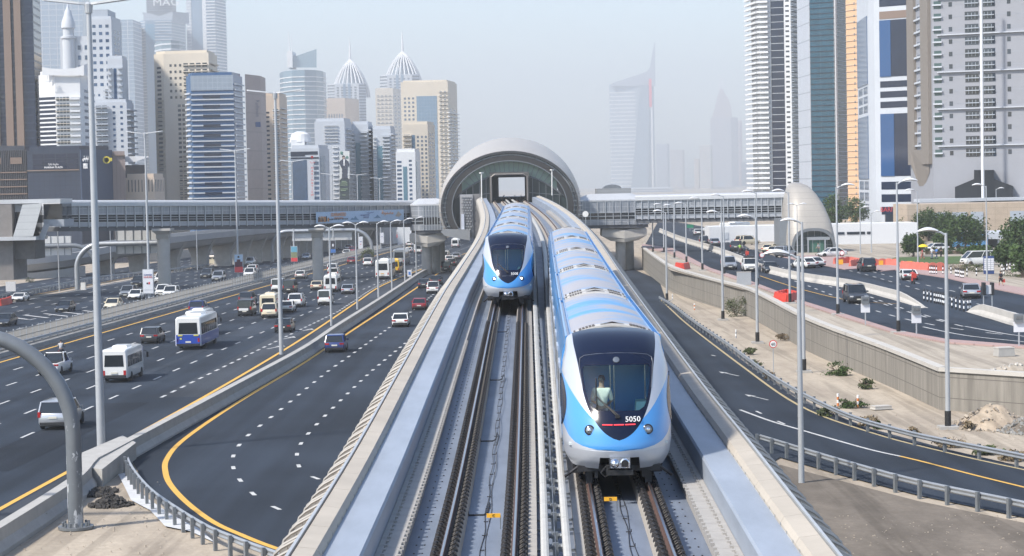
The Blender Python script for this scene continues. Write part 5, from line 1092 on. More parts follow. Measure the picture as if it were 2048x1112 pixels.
def make_bus(kind):
    if kind in CARS: return CARS[kind]
    L, W, H, wr = dict(minibus=(6.9, 2.06, 2.62, .40), bus=(10.5, 2.48, 3.15, .48), coach=(11.5, 2.5, 3.4, .5))[kind]; w2 = W/2; t = thing('bus', 'bus', 'bus'); zb = .38
    def ring(y, k, z0, z1, rr=.16): return [(s*w2*a*k, y, z) for s, a, z in ((1, .96, z0), (1, 1., z0+.12), (1, .99, z1*.6), (1, .955, z1-rr), (1, .88, z1-.03), (1, .6, z1), (-1, .6, z1), (-1, .88, z1-.03), (-1, .955, z1-rr), (-1, .99, z1*.6), (-1, 1., z0+.12), (-1, .96, z0))]
    mb = MB(); mb.loft([ring(-L/2, .93, zb+.05, H-.14), ring(-L/2+.10, .99, zb, H-.03), ring(-L/2+.5, 1, zb, H), ring(L/2-.9, 1, zb, H), ring(L/2-.3, .98, zb, H-.12), ring(L/2, .92, zb+.05, H-.55)]); mb.build('body', PAINT, t, smooth=35)
    zw0, zw1 = H*.47, H*.80
    for s in (-1, 1):
        n = 6 if kind == 'minibus' else 8
        for i in range(n):
            y0 = lerp(-L/2+.35, L/2-1.0, i/n); y1 = lerp(-L/2+.35, L/2-1.0, (i+1)/n)-.12
            mb = MB(); mb.loft([[(s*(w2*.985+d), y, z) for y, z in ((y0, zw0), (y1, zw0), (y1, zw1), (y0, zw1))] for d in (-.06, .022)]); 
            for v in mb.v:
                if v.z > zw1-.01: v.x *= .985
            mb.build('side_window', M_cglass, t)
        mb = MB(); mb.box((s*w2*.8, -L/2+.02, H*.30), (.2, .08, .38)); mb.build('tail_light', M_tail, t)
        mb = MB(); mb.box((s*w2*.72, L/2-.03, .85), (.38, .12, .2)); mb.build('headlight', M_hlamp, t)
        mb = MB(); mb.bar((s*w2, L/2-.3, H-.6), (s*(w2+.22), L/2+.05, H-.7), .04); mb.box((s*(w2+.24), L/2+.05, H-.95), (.16, .1, .42)); mb.build('mirror', M_trim, t)
        for y in (-L/2+L*.24, L/2-L*.19): wheel(t, s*(w2-.12), y, wr, .26)
    mb = MB(); mb.loft([[(x, y, z) for x, z in ((-w2*.74, zw0+.05), (w2*.74, zw0+.05), (w2*.68, zw1+.08), (-w2*.68, zw1+.08))] for y in (-L/2-.02, -L/2+.14)]); mb.build('rear_window', M_cglass, t)
    mb = MB(); mb.poly([(-w2*.86, L/2+.02, H*.42), (w2*.86, L/2+.02, H*.42), (w2*.82, L/2-.16, H*.82), (-w2*.82, L/2-.16, H*.82)]); mb.v += [v+Vector((0, -.2, 0)) for v in mb.v]; [mb.face([i, (i+1) % 4, 4+(i+1) % 4, 4+i]) for i in range(4)]; mb.build('windscreen', M_cglass, t)
    mb = MB(); mb.box((0, -L/2+.02, zb+.14), (W*.9, .16, .2)); mb.box((0, L/2-.02, zb+.12), (W*.88, .14, .22)); mb.box((0, 0, zb-.02), (W*.85, L*.85, .2)); mb.build('bumper', M_trim, t)
    mb = MB(); mb.box((0, -L/2-.03, .78), (.52, .04, .14)); mb.build('number_plate', M_plate, t)
    mb = MB(); mb.box((0, -.4, H+.06), (W*.6, L*.28, .18), taper=.85); mb.build('roof_unit', PAINT, t)
    CARS[kind] = t; t['L'] = L; return t
USED = set()
def road_heading(pl, x, Y):
    if pl is PR:
        l_ = [G(a, b, PR) for a, b in L2]; pts = sorted((p.y, p.x) for p in l_); return math.atan2(lin(pts, Y+15)-lin(pts, Y-15), 30) if 185 < Y < 400 else math.atan2(lin(pts, 400)-lin(pts, 350), 50) if Y > 400 else math.atan2(lin(pts, 230)-lin(pts, 190), 40)
    if x > bX(Y) and Y < 560: f_ = bX
    else: f_ = lambda y: lerp(eL(y), eR(y), max(0, min(1, (x-eL(Y))/(eR(Y)-eL(Y)))))
    return math.atan2(f_(Y+6)-f_(Y-6), 12)
def V(kind, px, py, col, label, away=True, pl=PL, turn=0., group=None, scale=1.):
    src = make_bus(kind) if kind in ('minibus', 'bus', 'coach') else make_car(kind)
    b = G(px, py, pl); L = src['L']*scale; th = road_heading(pl, b.x, b.y); d = Vector((math.sin(th), math.cos(th), 0)); 
    if turn: d = Vector((math.sin(th+turn), math.cos(th+turn), 0)); th += turn
    c = b+d*(L/2)*abs(math.cos(turn)); c.z = gz(c.y, pl)+.012
    o = copy_thing(src, c, -th+(0 if away else math.pi), label, group, {PAINT: col}, scale if scale != 1 else None)
    names = {'sedan': 'car', 'suv': 'sport_utility_car', 'cross': 'hatchback', 'van': 'van', 'pickup': 'pickup_truck', 'sports': 'sports_car', 'minibus': 'minibus', 'bus': 'bus', 'coach': 'bus'}
    o.name = names[kind]; o['category'] = {'van': 'van', 'pickup': 'pickup truck', 'minibus': 'minibus', 'bus': 'bus', 'coach': 'bus'}.get(kind, 'car'); return o
g1 = 'traffic driving away on the motorway'; g2 = 'traffic on the far carriageway'; g3 = 'cars on the ramp road'; g4 = 'traffic on the raised road'
for a in (
 ('suv', 106, 861, PS, 'silver off-road car behind the big pipe gantry, nearest on the motorway'), ('minibus', 229, 766, PW, 'white minibus right behind the tallest mast'), ('pickup', 96, 752, PW, 'white pickup with red lettering ahead of the pipe gantry'),
 ('bus', 377, 700, PW, 'white bus with a bright blue lower half'), ('minibus', 390, 672, PW, 'white bus hidden in front of the blue and white bus'), ('cross', 298, 688, PDG, 'dark grey hatchback left of the blue and white bus'), ('suv', 392, 631, PBL, 'dark blue car near the median ahead of the buses'),
 ('sedan', 565, 666, PB, 'black saloon car passing behind the second mast'), ('van', 489, 633, PB, 'black and white van with a dark rear window'), ('suv', 491, 611, PDG, 'dark car just ahead of the black and white van'), ('minibus', 536, 632, PCR, 'cream minibus ahead of the cream taxi'),
 ('suv', 538, 637, PCR, 'cream taxi with red tail lamps behind the cream minibus'), ('sedan', 571, 626, PW, 'white saloon car right of the cream taxi'), ('suv', 590, 615, PW, 'white off-road car right of the white saloon by the second mast'), ('van', 553, 584, PW, 'white van left of a black van'), ('van', 577, 587, PB, 'black van beside a white van'),
 ('sedan', 599, 558, PW, 'white saloon alone close to the median'), ('sedan', 632, 581, PCR, 'cream saloon taxi left of the grey-white minibus'), ('minibus', 661, 585, PW, 'dirty white minibus ahead of the white van'), ('van', 648, 611, PW, 'plain white van next to the nearest twin-headed lamp'), ('suv', 664, 546, PW, 'white off-road car ahead of its twin, near the median'), ('suv', 666, 556, PW, 'white car close behind another white car in the middle lane'),
 ('sedan', 694, 589, PS, 'silver-blue saloon right of the dirty white minibus'), ('sedan', 702, 528, PR_, 'dark red car beside the median kerb'), ('suv', 735, 533, PW, 'white car with a yellow plate just behind the dark pickup'), ('pickup', 733, 525, PDG, 'dark pickup ahead of the white car with yellow plate'), ('coach', 765, 559, PW, 'big white coach left of the yellow bus'), ('minibus', 788, 547, PY, 'yellow bus partly hidden by the white coach'), ('coach', 798, 531, PGR, 'grey and white coach ahead of the yellow bus'),
 ('sedan', 817, 506, PW, 'small white car ahead of the grey coach'), ('sedan', 818, 493, PW, 'farther small white car near the left pod columns'), ('minibus', 836, 508, PW, 'white minibus left of the pod columns'), ('sedan', 840, 490, PS, 'silver car just left of the pod columns'), ('minibus', 910, 496, PW, 'white truck-like bus below the platform end')):
    V(*a, True, PL, 0, g1)
for a in (('cross', 669, 706, PBL, 'blue hatchback alone on the ramp road beside the barrier'), ('sedan', 800, 655, PW, 'white saloon on the ramp road beside the viaduct'), ('sedan', 838, 621, PR_, 'dark red car on the ramp road'), ('pickup', 865, 588, PW, 'white pickup half hidden by the viaduct edge'), ('sedan', 847, 577, PDG, 'charcoal car left of the white pickup on the ramp'), ('sedan', 871, 570, PB, 'black car just ahead of the white pickup'), ('van', 891, 544, PDG, 'dark grey van farther up the ramp road'),
 ('sedan', 902, 532, PDG, 'dark car ahead of the grey van on the ramp'), ('van', 889, 520, PW, 'white van beyond the pod columns'), ('sedan', 898, 525, PW, 'white car right of the white van beyond the columns'), ('sedan', 912, 519, PS, 'silver car at the viaduct edge beyond the columns')):
    V(*a, True, PL, 0, g3)
for a in (('sedan', 0, 654, PB, 'black car cut by the left picture edge'), ('sedan', 122, 625, PB, 'black saloon coming along the far carriageway'), ('sedan', 219, 620, PCR, 'cream taxi coming towards the median beside the tallest mast'), ('suv', 250, 596, PGR, 'grey off-road car left of a white saloon on the far carriageway'), ('sedan', 266, 600, PW, 'white saloon right of a grey off-road car'), ('suv', 272, 574, PB, 'black off-road car left of the white poster'), ('suv', 318, 567, PW, 'white off-road car at the foot of the round pier'),
 ('suv', 321, 594, PW, 'white off-road car just right of the white poster'), ('suv', 336, 597, PW, 'white off-road car right of its twin by the fence'), ('suv', 410, 557, PDG, 'dark off-road car left of a silver one'), ('suv', 433, 563, PS, 'silver off-road car with its chrome front facing the median'), ('suv', 498, 531, PW, 'white car above the red poster'), ('suv', 496, 556, PW, 'white off-road car right of the red poster'), ('suv', 501, 549, PW, 'white car half hidden behind another right of the red poster'), ('sports', 32, 604, PW, 'white sports car next to the red plastic barriers at far left'),
 ('sedan', 549, 542, PB, 'black saloon left of the second mast behind the fence'), ('sedan', 610, 519, PS, 'silver saloon right of the beach poster'), ('suv', 603, 511, PW, 'white off-road car behind the silver saloon near the beach poster'), ('sedan', 648, 496, PW, 'white car right of the second pier'), ('sedan', 691, 511, PW, 'white car in front of the red one beyond the fence'), ('sedan', 703, 505, PR_, 'red car among the white queue'), ('suv', 684, 497, PW, 'white off-road car in the queue, middle'), ('sedan', 695, 500, PW, 'white saloon in the queue, right front'), ('sedan', 674, 500, PGR, 'grey car in the queue, left front'),
 ('suv', 682, 491, PW, 'white off-road car at the back of the queue'), ('sedan', 695, 492, PW, 'white saloon in the queue, right back'), ('coach', 708, 488, PW, 'white bus behind the queue under the footbridge'), ('sedan', 769, 487, PW, 'white car left of the far white banner'), ('sedan', 780, 485, PW, 'white car right of the far white banner'), ('sedan', 789, 478, PR_, 'bright red car by the farthest poster'), ('suv', 773, 482, PW, 'white off-road car behind the far white banner'), ('sedan', 746, 472, PB, 'dark car far up the far carriageway'), ('van', 816, 475, PW, 'white van far away left of the left pod')):
    V(*a, False, PL, 0, g2)
for a, aw, tu in ((('suv', 1719, 608, PDG, 'dark off-road car with bright headlamps nearest on the raised road'), False, 0), (('sedan', 1545, 547, PB, 'black saloon coming along the raised road'), False, 0), (('suv', 1503, 544, PW, 'white off-road car with a loaded roof on the raised road'), False, 0), (('suv', 1461, 540, PS, 'silver off-road car left of the white one on the raised road'), False, 0),
 (('suv', 1739, 544, PB, 'black off-road car with red lamps by the orange netting'), True, 0), (('sports', 1822, 561, PW, 'white muscle car behind the red delivery motorcycle'), True, 0), (('sedan', 1944, 598, PS, 'silver saloon right of the striped bollards'), True, .15), (('sedan', 1624, 537, PW, 'white saloon left of another white car beyond the barrier'), True, -.4), (('sedan', 1640, 535, PW, 'white saloon turning off right of its twin'), True, -.5), (('sedan', 1655, 514, PW, 'white saloon parked side-on before the domed entrance'), False, 1.3), (('suv', 1560, 515, PS, 'silver off-road car parked left of the domed entrance'), True, .6),
 (('sedan', 1544, 510, PCR, 'cream taxi behind the parked silver off-road car'), True, .5), (('sedan', 1533, 506, PCR, 'farther cream taxi left of its twin'), True, .5), (('van', 1950, 531, PW, 'white van parked side-on by the round trees'), False, 1.35), (('minibus', 1924, 497, PSKY, 'light blue minibus half hidden behind the round trees'), False, 1.3), (('sedan', 1862, 504, PW, 'white car parked beside the light blue minibus'), False, 1.3), (('minibus', 1420, 482, PW, 'white and red bus under the right footbridge'), True, 0), (('sedan', 1431, 492, PS, 'silver saloon right behind the white and red bus'), True, 0), (('sedan', 1397, 471, PW, 'white car ahead of the white and red bus'), True, 0), (('suv', 1486, 490, PCR, 'beige off-road car turning under the right footbridge'), True, 1.1), (('suv', 1408, 491, PDG, 'dark green car left of the silver saloon'), True, 0), (('suv', 1471, 503, PDG, 'dark car left of the green-vested rider'), True, .2), (('coach', 1452, 478, PW, 'white coach side-on before the low white wall'), True, .5)):
    V(*a, aw, PR, tu, g4)
# colour details on single vehicles
def on_vehicle(lab, name, boxes, m, text=None):
    o = next(x for x in C.objects if x.get('label') == lab); mb = MB()
    for c, d in boxes: mb.box(c, d)
    if text:
        for tx, c, h in text: mb.text(tx, c, (1, 0, 0), (0, 0, 1), h, depth=.02)
    mb.build(name, m, o, local=True)
on_vehicle('white bus with a bright blue lower half', 'blue_panel', [((0, 0, .95), (2.53, 10.2, .92)), ((0, -5.22, 1.0), (2.28, .10, .95))], paint('bus_blue', (.012, .055, .34)))
on_vehicle('white bus with a bright blue lower half', 'yellow_notice', [((-.75, -5.29, 1.40), (.45, .03, .12)), ((.75, -5.29, 1.40), (.45, .03, .12)), ((-.7, -5.29, 1.1), (.18, .03, .14)), ((0, -5.29, .58), (1.4, .03, .08))], mat('notice_yellow', (.6, .55, .08), .5))
on_vehicle('white pickup with red lettering ahead of the pipe gantry', 'red_lettering', [((0, -2.64, .80), (1.0, .04, .16))], M_redlet)
on_vehicle('black and white van with a dark rear window', 'white_panel', [((-.1, -2.42, .86), (1.15, .05, .30))], PW)
on_vehicle('big white coach left of the yellow bus', 'notice', [((0, -5.80, 1.05), (.6, .03, .12))], M_signy)
on_vehicle('white and red bus under the right footbridge', 'red_panel', [((0, -3.42, .75), (1.9, .12, .45)), ((0, 0, .7), (2.10, 6.6, .35))], M_red)
on_vehicle('white off-road car with a loaded roof on the raised road', 'roof_load', [((0, -.6, 1.92), (1.3, 1.7, .22))], M_trim)
for k in list(CARS): drop(CARS[k])
# ================================================================ PEOPLE
def skin_mesh(verts, edges, root, sub=1):
    me = bpy.data.meshes.new('p'); me.from_pydata([v[0] for v in verts], edges, []); o = bpy.data.objects.new('p', me); C.objects.link(o)
    o.modifiers.new('s', 'SKIN'); sv = me.skin_vertices[0].data
    for i, v in enumerate(verts): r = v[1]; sv[i].radius = r if isinstance(r, tuple) else (r, r)
    sv[root].use_root = True; m = o.modifiers.new('u', 'SUBSURF'); m.levels = m.render_levels = sub
    bpy.context.view_layer.update(); out = bpy.data.meshes.new_from_object(o.evaluated_get(bpy.context.evaluated_depsgraph_get())); bpy.data.objects.remove(o); bpy.data.meshes.remove(me)
    for p in out.polygons: p.use_smooth = True
    return out
def person(label, loc, rz=0., shirt=(.5, .5, .5), trousers=(.05, .05, .08), hair=(.015, .012, .01), h=1.74, pose='stand', arms=None, group=None, bare=False, parent_m=None):
    """a figure facing +Y; pose: stand, walk, ride"""
    t = thing('person', label, 'person', loc, rz, group); k = h/1.75
    hipz = .93; sp = (0, 0)
    if pose == 'ride': hipz = .86; kn = [(-.2, .42, .70), (.2, .42, .70)]; ft = [(-.17, .12, .26), (.17, .12, .26)]; toe = [(-.17, .32, .24), (.17, .32, .24)]; lean = .14; hands = [(-.28, .62, 1.08), (.28, .62, 1.08)]; el = [(-.32, .34, 1.10), (.32, .34, 1.10)]
    elif pose == 'walk': kn = [(-.10, .16, .50), (.10, -.03, .50)]; ft = [(-.10, .20, .08), (.10, -.30, .12)]; toe = [(-.10, .38, .04), (.10, -.14, .03)]; lean = .03; el = [(-.26, -.10, 1.14), (.26, .06, 1.14)]; hands = [(-.26, .04, .90), (.26, .26, .94)]
    else: kn = [(-.10, .02, .50), (.11, .02, .50)]; ft = [(-.11, -.02, .07), (.12, -.02, .07)]; toe = [(-.13, .16, .035), (.14, .16, .035)]; lean = .0; el = [(-.26, -.02, 1.14), (.26, -.02, 1.14)]; hands = [(-.25, .08, .90), (.25, .08, .90)]
    if arms: el, hands = arms
    L_ = lean; V_ = []; E_ = []
    def add(p, r, par=None):
        V_.append((tuple(c*k for c in p), r*k if not isinstance(r, tuple) else tuple(q*k for q in r))); i = len(V_)-1
        if par is not None: E_.append((par, i))
        return i
    pel = add((0, 0, hipz), (.135, .105)); wa = add((0, L_*.4, hipz+.18), (.125, .095), pel); ch = add((0, L_*.9, hipz+.38), (.155, .11), wa); ns = add((0, L_, hipz+.52), (.09, .075), ch); nk = add((0, L_+.015, hipz+.60), .055, ns)
    hb = add((0, L_+.03, hipz+.68), (.072, .085), nk); hm = add((0, L_+.03, hipz+.76), (.078, .098), hb); add((0, L_+.02, hipz+.835), (.05, .06), hm); add((0, L_+.135, hipz+.715), .018, hb)
    shl = []; hnd = []
    for s, e, hd in ((-1, el[0], hands[0]), (1, el[1], hands[1])):
        sh = add((s*.185, L_*.95, hipz+.47), .062, ch); e1 = add(e, .044, sh); w_ = add(hd, .031, e1); d = (Vector(hd)-Vector(e)).normalized(); pm = add(tuple(Vector(hd)+d*.055), (.036, .022), w_)
        fb = Vector(hd)+d*.09; sd_ = Vector((0, 1, 0)) if abs(d.y) < .7 else Vector((1, 0, 0))
        for q, ln in ((-.027, .055), (-.009, .07), (.009, .066), (.027, .05)): f1 = add(tuple(fb+sd_*q+d*.02), .009, pm); add(tuple(fb+sd_*q+d*(.02+ln)+Vector((-s*.02, 0, 0))), .007, f1)
        t1 = add(tuple(Vector(hd)+d*.03+sd_*.035), .011, w_); add(tuple(Vector(hd)+d*.075+sd_*.05), .008, t1); shl.append((sh, e1, w_))
    legs = []
    for i, s in enumerate((-1, 1)):
        hp = add((s*.092, 0, hipz-.06), .088, pel); k1 = add(kn[i], .058, hp); f1 = add(ft[i], .042, k1); t1 = add(toe[i], (.038, .03), f1); legs.append((hp, k1, f1, t1))
    def fin(me, name, m):
        me.materials.clear(); me.materials.append(m); o = bpy.data.objects.new(name, me); C.objects.link(o); o.parent = t; return o
    fin(skin_mesh(V_, E_, pel), 'body', M_skin)
    def sub(idx, edges, grow, root, ends=()):
        mp = {j: n_ for n_, j in enumerate(idx)}; vs = [(V_[j][0], tuple(q+grow for q in V_[j][1]) if isinstance(V_[j][1], tuple) else V_[j][1]+grow) for j in idx]; return skin_mesh(vs, [(mp[a], mp[b]) for a, b in edges], mp[root])
    idx = [pel, wa, ch, ns]; ed = [(pel, wa), (wa, ch), (ch, ns)]
    for sh, e1, w_ in shl: idx += [sh, e1]; ed += [(ch, sh), (sh, e1)]
    cm = lambda n_, c: mat('%s_%02d%02d%02d' % (n_, c[0]*99, c[1]*99, c[2]*99), c, .85, var=.08, scale=6)
    fin(sub(idx, ed, .014, pel), 'shirt', cm('cloth', shirt))
    idx = [pel]; ed = []
    for hp, k1, f1, t1 in legs: idx += [hp, k1]+([] if bare else [f1]); ed += [(pel, hp), (hp, k1)]+([] if bare else [(k1, f1)])
    fin(sub(idx, ed, .016, pel), 'trousers', cm('cloth', trousers))
    mb = MB()
    for i in (0, 1):
        a, b = Vector(ft[i])*k, Vector(toe[i])*k; mb.loft([[a+Vector((x, y, z)) for x, y, z in ((-.045, -.07, -.05), (.045, -.07, -.05), (.04, -.06, .05), (-.04, -.06, .05))], [b+Vector((x, .06, z)) for x, z in ((-.045, -.03), (.045, -.03), (.035, .02), (-.035, .02))]])
    mb.build('shoe', mat('shoe_dark', (.03, .025, .02), .6), t, local=True)
    mb = MB(); hc = Vector((0, L_+.012, hipz+.775))*k; rings = []
    for i in range(6): a = math.pi/2*i/5.01; rings.append([hc+Vector((.092*math.cos(a)*math.cos(b), .112*math.cos(a)*math.sin(b)-.012, .092*math.sin(a)-.03+(.03 if math.sin(b) > .4 else -.03)*math.cos(a))) for b in [2*math.pi*j/12 for j in range(12)]])
    mb.loft(rings); mb.build('hair', cm('hair', hair), t, smooth=60, local=True)
    mb = MB()
    for s in (-1, 1): mb.box(Vector((s*.032, L_+.122, hipz+.745))*k, (.02, .012, .012))
    mb.build('eye', M_glyph, t, local=True)
    return t
def motorbike(label, px, py, away, pl, box=None, turn=0.):
    b = G(px, py, pl); th = road_heading(pl, b.x, b.y)+turn; d = Vector((math.sin(th), math.cos(th), 0)); c = b+d*.9; rz = -th+(0 if away else math.pi); t = thing('motorcycle', label, 'motorcycle', c, rz)
    for y in (-.62, .68): mb = MB(); mb.lathe([(.2, -.05), (.30, -.05), (.31, 0), (.30, .05), (.2, .05)], (0, y, .31), 16, 'X'); wo = mb.build('wheel', M_tyre, t, local=True); mb = MB(); mb.lathe([(.2, -.03), (.2, .03)], (0, y, .31), 12, 'X'); mb.build('rim', M_rim, wo, local=True)
    mb = MB(); mb.loft([[(x*w_, y, z0+(z1-z0)*q) for x, q in ((-1, 0), (1, 0), (1, 1), (-1, 1))] for y, w_, z0, z1 in ((-.75, .07, .62, .75), (-.2, .13, .35, .80), (.2, .14, .35, .95), (.5, .06, .6, .92))]); mb.build('frame', M_red if box else M_trim, t, smooth=40, local=True)
    mb = MB(); mb.bar((-.34, .45, 1.03), (.34, .45, 1.03), .04); mb.bar((0, .68, .31), (0, .42, 1.0), .07); mb.build('handlebar', M_trim, t, local=True)
    mb = MB(); mb.box((0, .56, .88), (.16, .12, .16)); mb.build('headlight', M_hlamp, t, local=True); mb = MB(); mb.box((0, -.80, .70), (.14, .05, .08)); mb.build('tail_light', M_tail, t, local=True)
    if box: mb = MB(); mb.box((0, -.62, 1.02), (.5, .48, .5)); mb.build('delivery_box', box, t, local=True)
    return c, rz
for lab, rl, px, py, aw, pl, box, sh in (('dark motorcycle ahead of the big pipe gantry', 'rider in a pale shirt on the dark motorcycle by the pipe gantry', 117, 718, True, PL, None, (.42, .43, .45)), ('dark motorcycle at the foot of the round pier', 'rider in black passing the round pier', 335, 561, False, PL, None, (.03, .03, .035)), ('red delivery motorcycle beside the white muscle car', 'rider in red on the delivery motorcycle', 1829, 569, True, PR, M_red, (.45, .05, .05)), ('dark motorcycle with a rider in a green vest', 'rider in a bright green vest on the raised road', 1481, 507, True, PR, None, (.25, .50, .06)), ('red motorcycle left of the round speed plate', 'rider in dark clothes left of the small round road sign', 1495, 519, True, PR, M_red, (.08, .03, .03))):
    c, rz = motorbike(lab, px, py, aw, pl, box); person(rl, c, rz, sh, (.06, .06, .08), pose='ride', hair=(.02, .02, .02), group='motorcycle riders')
for lab, px, py, rz, sh, tr, pose in (('walker in black shorts carrying a red bag on the right pavement', 2002, 573, .4, (.02, .02, .025), (.02, .02, .03), 'walk'), ('walker with pink trousers under the yellow umbrella', 1845, 519, 1.2, (.5, .1, .1), (.55, .16, .14), 'walk'), ('person in a white shirt on the lawn path', 1864, 518, -1.0, (.6, .62, .66), (.25, .3, .4), 'walk'), ('person in a blue shirt on the lawn path', 1873, 518, -1.2, (.08, .2, .5), (.05, .07, .14), 'walk'), ('person in black at the right end of the lawn path', 1882, 514, -1.1, (.02, .02, .025), (.02, .02, .025), 'stand'), ('person in dark clothes at the left side of the domed entrance', 1568, 502, .5, (.03, .03, .04), (.03, .03, .04), 'stand'), ('person in grey left of the parked white saloon', 1637, 507, 2.0, (.25, .26, .28), (.05, .05, .07), 'walk')):
    person(lab, G(px, py, PR), rz, sh, tr, pose=pose, bare='shorts' in lab, group='people on foot')
b = G(2008, 566, PR); t = thing('shopping_bag', 'red bag carried by the walker in black shorts', 'bag', G(2002, 573, PR)+Vector((.34, .1, .45))); mb = MB(); mb.box((0, 0, .16), (.3, .12, .34), taper=.85); mb.build('pouch', M_red, t, local=True); mb = MB(); mb.tube([(-.08, 0, .3), (-.05, 0, .46), (.05, 0, .46), (.08, 0, .3)], .012, 5); mb.build('handle', M_red, t, local=True)
u = G(1845, 519, PR); t = thing('umbrella', 'yellow umbrella held over a walker on the lawn path', 'umbrella', u+Vector((.1, 0, 1.1))); mb = MB(); mb.tube([(0, 0, 0), (0, 0, 1.25)], .015, 5); mb.build('stick', M_trim, t, local=True); mb = MB(); mb.lathe([(.78, .78), (.76, .84), (.55, 1.02), (.28, 1.14), (.03, 1.2), (.02, 1.18), (.3, 1.1), (.6, .95), (.77, .78)], (0, 0, 0), 12); mb.build('canopy', mat('umbrella_yellow', (.75, .55, .02), .7), t, local=True)
# the man in the cab of the nearest train, seen from behind, shirt paler in place of cab light
t_, cab_, M_ = TRAINS[0]; pos = M_ @ Vector((-.36, 1.5, .80))
person('man in a beige shirt standing behind the windscreen of the nearest train', pos, R(-6), (.80, .73, .60), (.05, .05, .07), (.02, .017, .015), 1.74, 'stand', ([(-.24, .06, 1.13), (.24, .06, 1.13)], [(-.13, .27, 1.03), (.13, .27, 1.03)]))
# ================================================================ BUILDINGS
TH = {}
def tm(name, c, rough=.6, var=.06, metal=0.): return mat('facade_'+name, c, rough, metal, var, .12, spec=.4)
F_white = tm('white', (.66, .67, .68)); F_grey = tm('grey', (.36, .40, .45)); F_lgrey = tm('light_grey', (.48, .51, .55)); F_tan = tm('tan', (.56, .46, .37)); F_cream = tm('cream', (.60, .54, .45)); F_peach = tm('peach', (.62, .40, .24)); F_brown = tm('brown', (.20, .145, .115)); F_dblue = tm('dark_blue', (.012, .020, .048), .3)
W_dark = mat('pane_dark', (.022, .032, .048), .10, 0, .35, .5, spec=.6, rand=.4); W_blue = mat('pane_blue', (.035, .075, .145), .10, 0, .3, .5, spec=.7, rand=.3); W_mid = mat('pane_grey', (.10, .13, .17), .15, 0, .3, .5, spec=.6, rand=.3)
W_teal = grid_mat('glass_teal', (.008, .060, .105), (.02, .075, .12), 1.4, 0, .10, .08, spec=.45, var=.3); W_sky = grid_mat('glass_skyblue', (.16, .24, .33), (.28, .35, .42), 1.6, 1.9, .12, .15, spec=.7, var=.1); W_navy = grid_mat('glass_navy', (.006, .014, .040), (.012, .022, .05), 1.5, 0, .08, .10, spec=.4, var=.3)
BOXC = {}
def boxobj(name, dims, m, parent, loc, rz):
    key = (tuple(round(d, 2) for d in dims), m.name, name)
    if key not in BOXC:
        o = MB().box((0, 0, 0), dims).build(name, m, parent, local=True); BOXC[key] = o.data
    else: o = bpy.data.objects.new(name, BOXC[key]); C.objects.link(o); o.parent = parent
    o.location = loc-parent.location; o.rotation_euler = (0, 0, rz); return o
def facade(root, A, B, z0, z1, items, acc):
    """items: (part name, u0, u1, ncols, v0, v1, nrows, width fraction, height fraction, material, how proud[, depth])"""
    d = B-A; L = d.length; d = d/L; nrm = Vector((d.y, -d.x, 0)); rz = math.atan2(d.y, d.x); Hh = z1-z0
    for it in items:
        name, u0, u1, nc, v0, v1, nr, fw, fh, m, pr = it[:11]; dp = it[11] if len(it) > 11 else .3
        cw = (u1-u0)*L/nc; rh = (v1-v0)*Hh/nr
        for j in range(nr):
            for i in range(nc):
                c = A+d*(u0*L+(i+.5)*cw)+nrm*(pr-dp/2); c = Vector((c.x, c.y, z0+v0*Hh+(j+.5)*rh)); acc.setdefault(name, []).append(((cw*fw, dp, rh*fh), m, c, rz))
def finish(root, acc):
    for name, l_ in acc.items():
        l_.sort(key=lambda a: -a[0][0]*a[0][2])
        for dims, m, c, rz in l_[:100]: boxobj(name, dims, m, root, c, rz)
        rest = {}
        for a in l_[100:]: rest.setdefault(a[1], []).append(a)
        for m, q in rest.items():
            mb = MB()
            for dims, _, c, rz in q: mb.box(c, dims, rz=rz)
            tag(mb.build(name, m, root), kind='stuff')
def tower(name, label, chain, ytop, wall, faces=(), depth=25., cat='tower', ztop=None, base=None, parapet=.8, vis=430):
    """chain: visible corners [(px, Y)] from left to right; faces: one item list for each visible wall"""
    pts = [Vector((P(px, 380, Y).x, Y, 0)) for px, Y in chain]; Y0 = chain[0][1]
    zt = ztop if ztop is not None else P(sum(c[0] for c in chain)/len(chain), ytop, sum(c[1] for c in chain)/len(chain)).z; zb = gz(min(Y0, 2560))-.5 if base is None else base
    root = thing(name, label, cat, (sum(p.x for p in pts)/len(pts), sum(p.y for p in pts)/len(pts)+3, zb+.5))
    bk = lambda p: p*(1+depth*max(1, p.y/900)/p.y); back = [bk(pts[-1]), bk(pts[0])]
    mb = MB(); mb.prism(pts+back, zb, zt); mb.build('wall', wall, root)
    if parapet:
        ctr = sum(pts+back, Vector((0, 0, 0)))/len(pts+back); mb = MB(); q = [ctr+(p-ctr)*.93 for p in pts+back]; mb.prism(q, zt, zt+parapet*1.2); mb.build('roof_parapet', wall, root)
    acc = {}
    zv = P(chain[0][0], 402 if chain[0][0] < 1200 else vis, Y0).z
    for (a, b), items in zip(zip(pts, pts[1:]), faces): facade(root, a, b, max(zb, min(zv, zt-8)), zt, items, acc)
    finish(root, acc); return root, pts, zb, zt
def win(u0, u1, nc, v0, v1, nr, fw, fh, m=W_dark, pr=.04): return ('window', u0, u1, nc, v0, v1, nr, fw, fh, m, pr)
def strips(u0, u1, v0, v1, nr, fh, m=W_dark, pr=.05): return ('window_band', u0, u1, 1, v0, v1, nr, 1, fh, m, pr)
def balc(u0, u1, nc, v0, v1, nr, fw, fh, m=F_white, pr=1.2): return ('balcony', u0, u1, nc, v0, v1, nr, fw, fh, m, pr, 1.2)
def slab(u0, u1, v0, v1, m, pr=.5, dp=.5, name='wall_panel'): return (name, u0, u1, 1, v0, v1, 1, 1, 1, m, pr, dp)
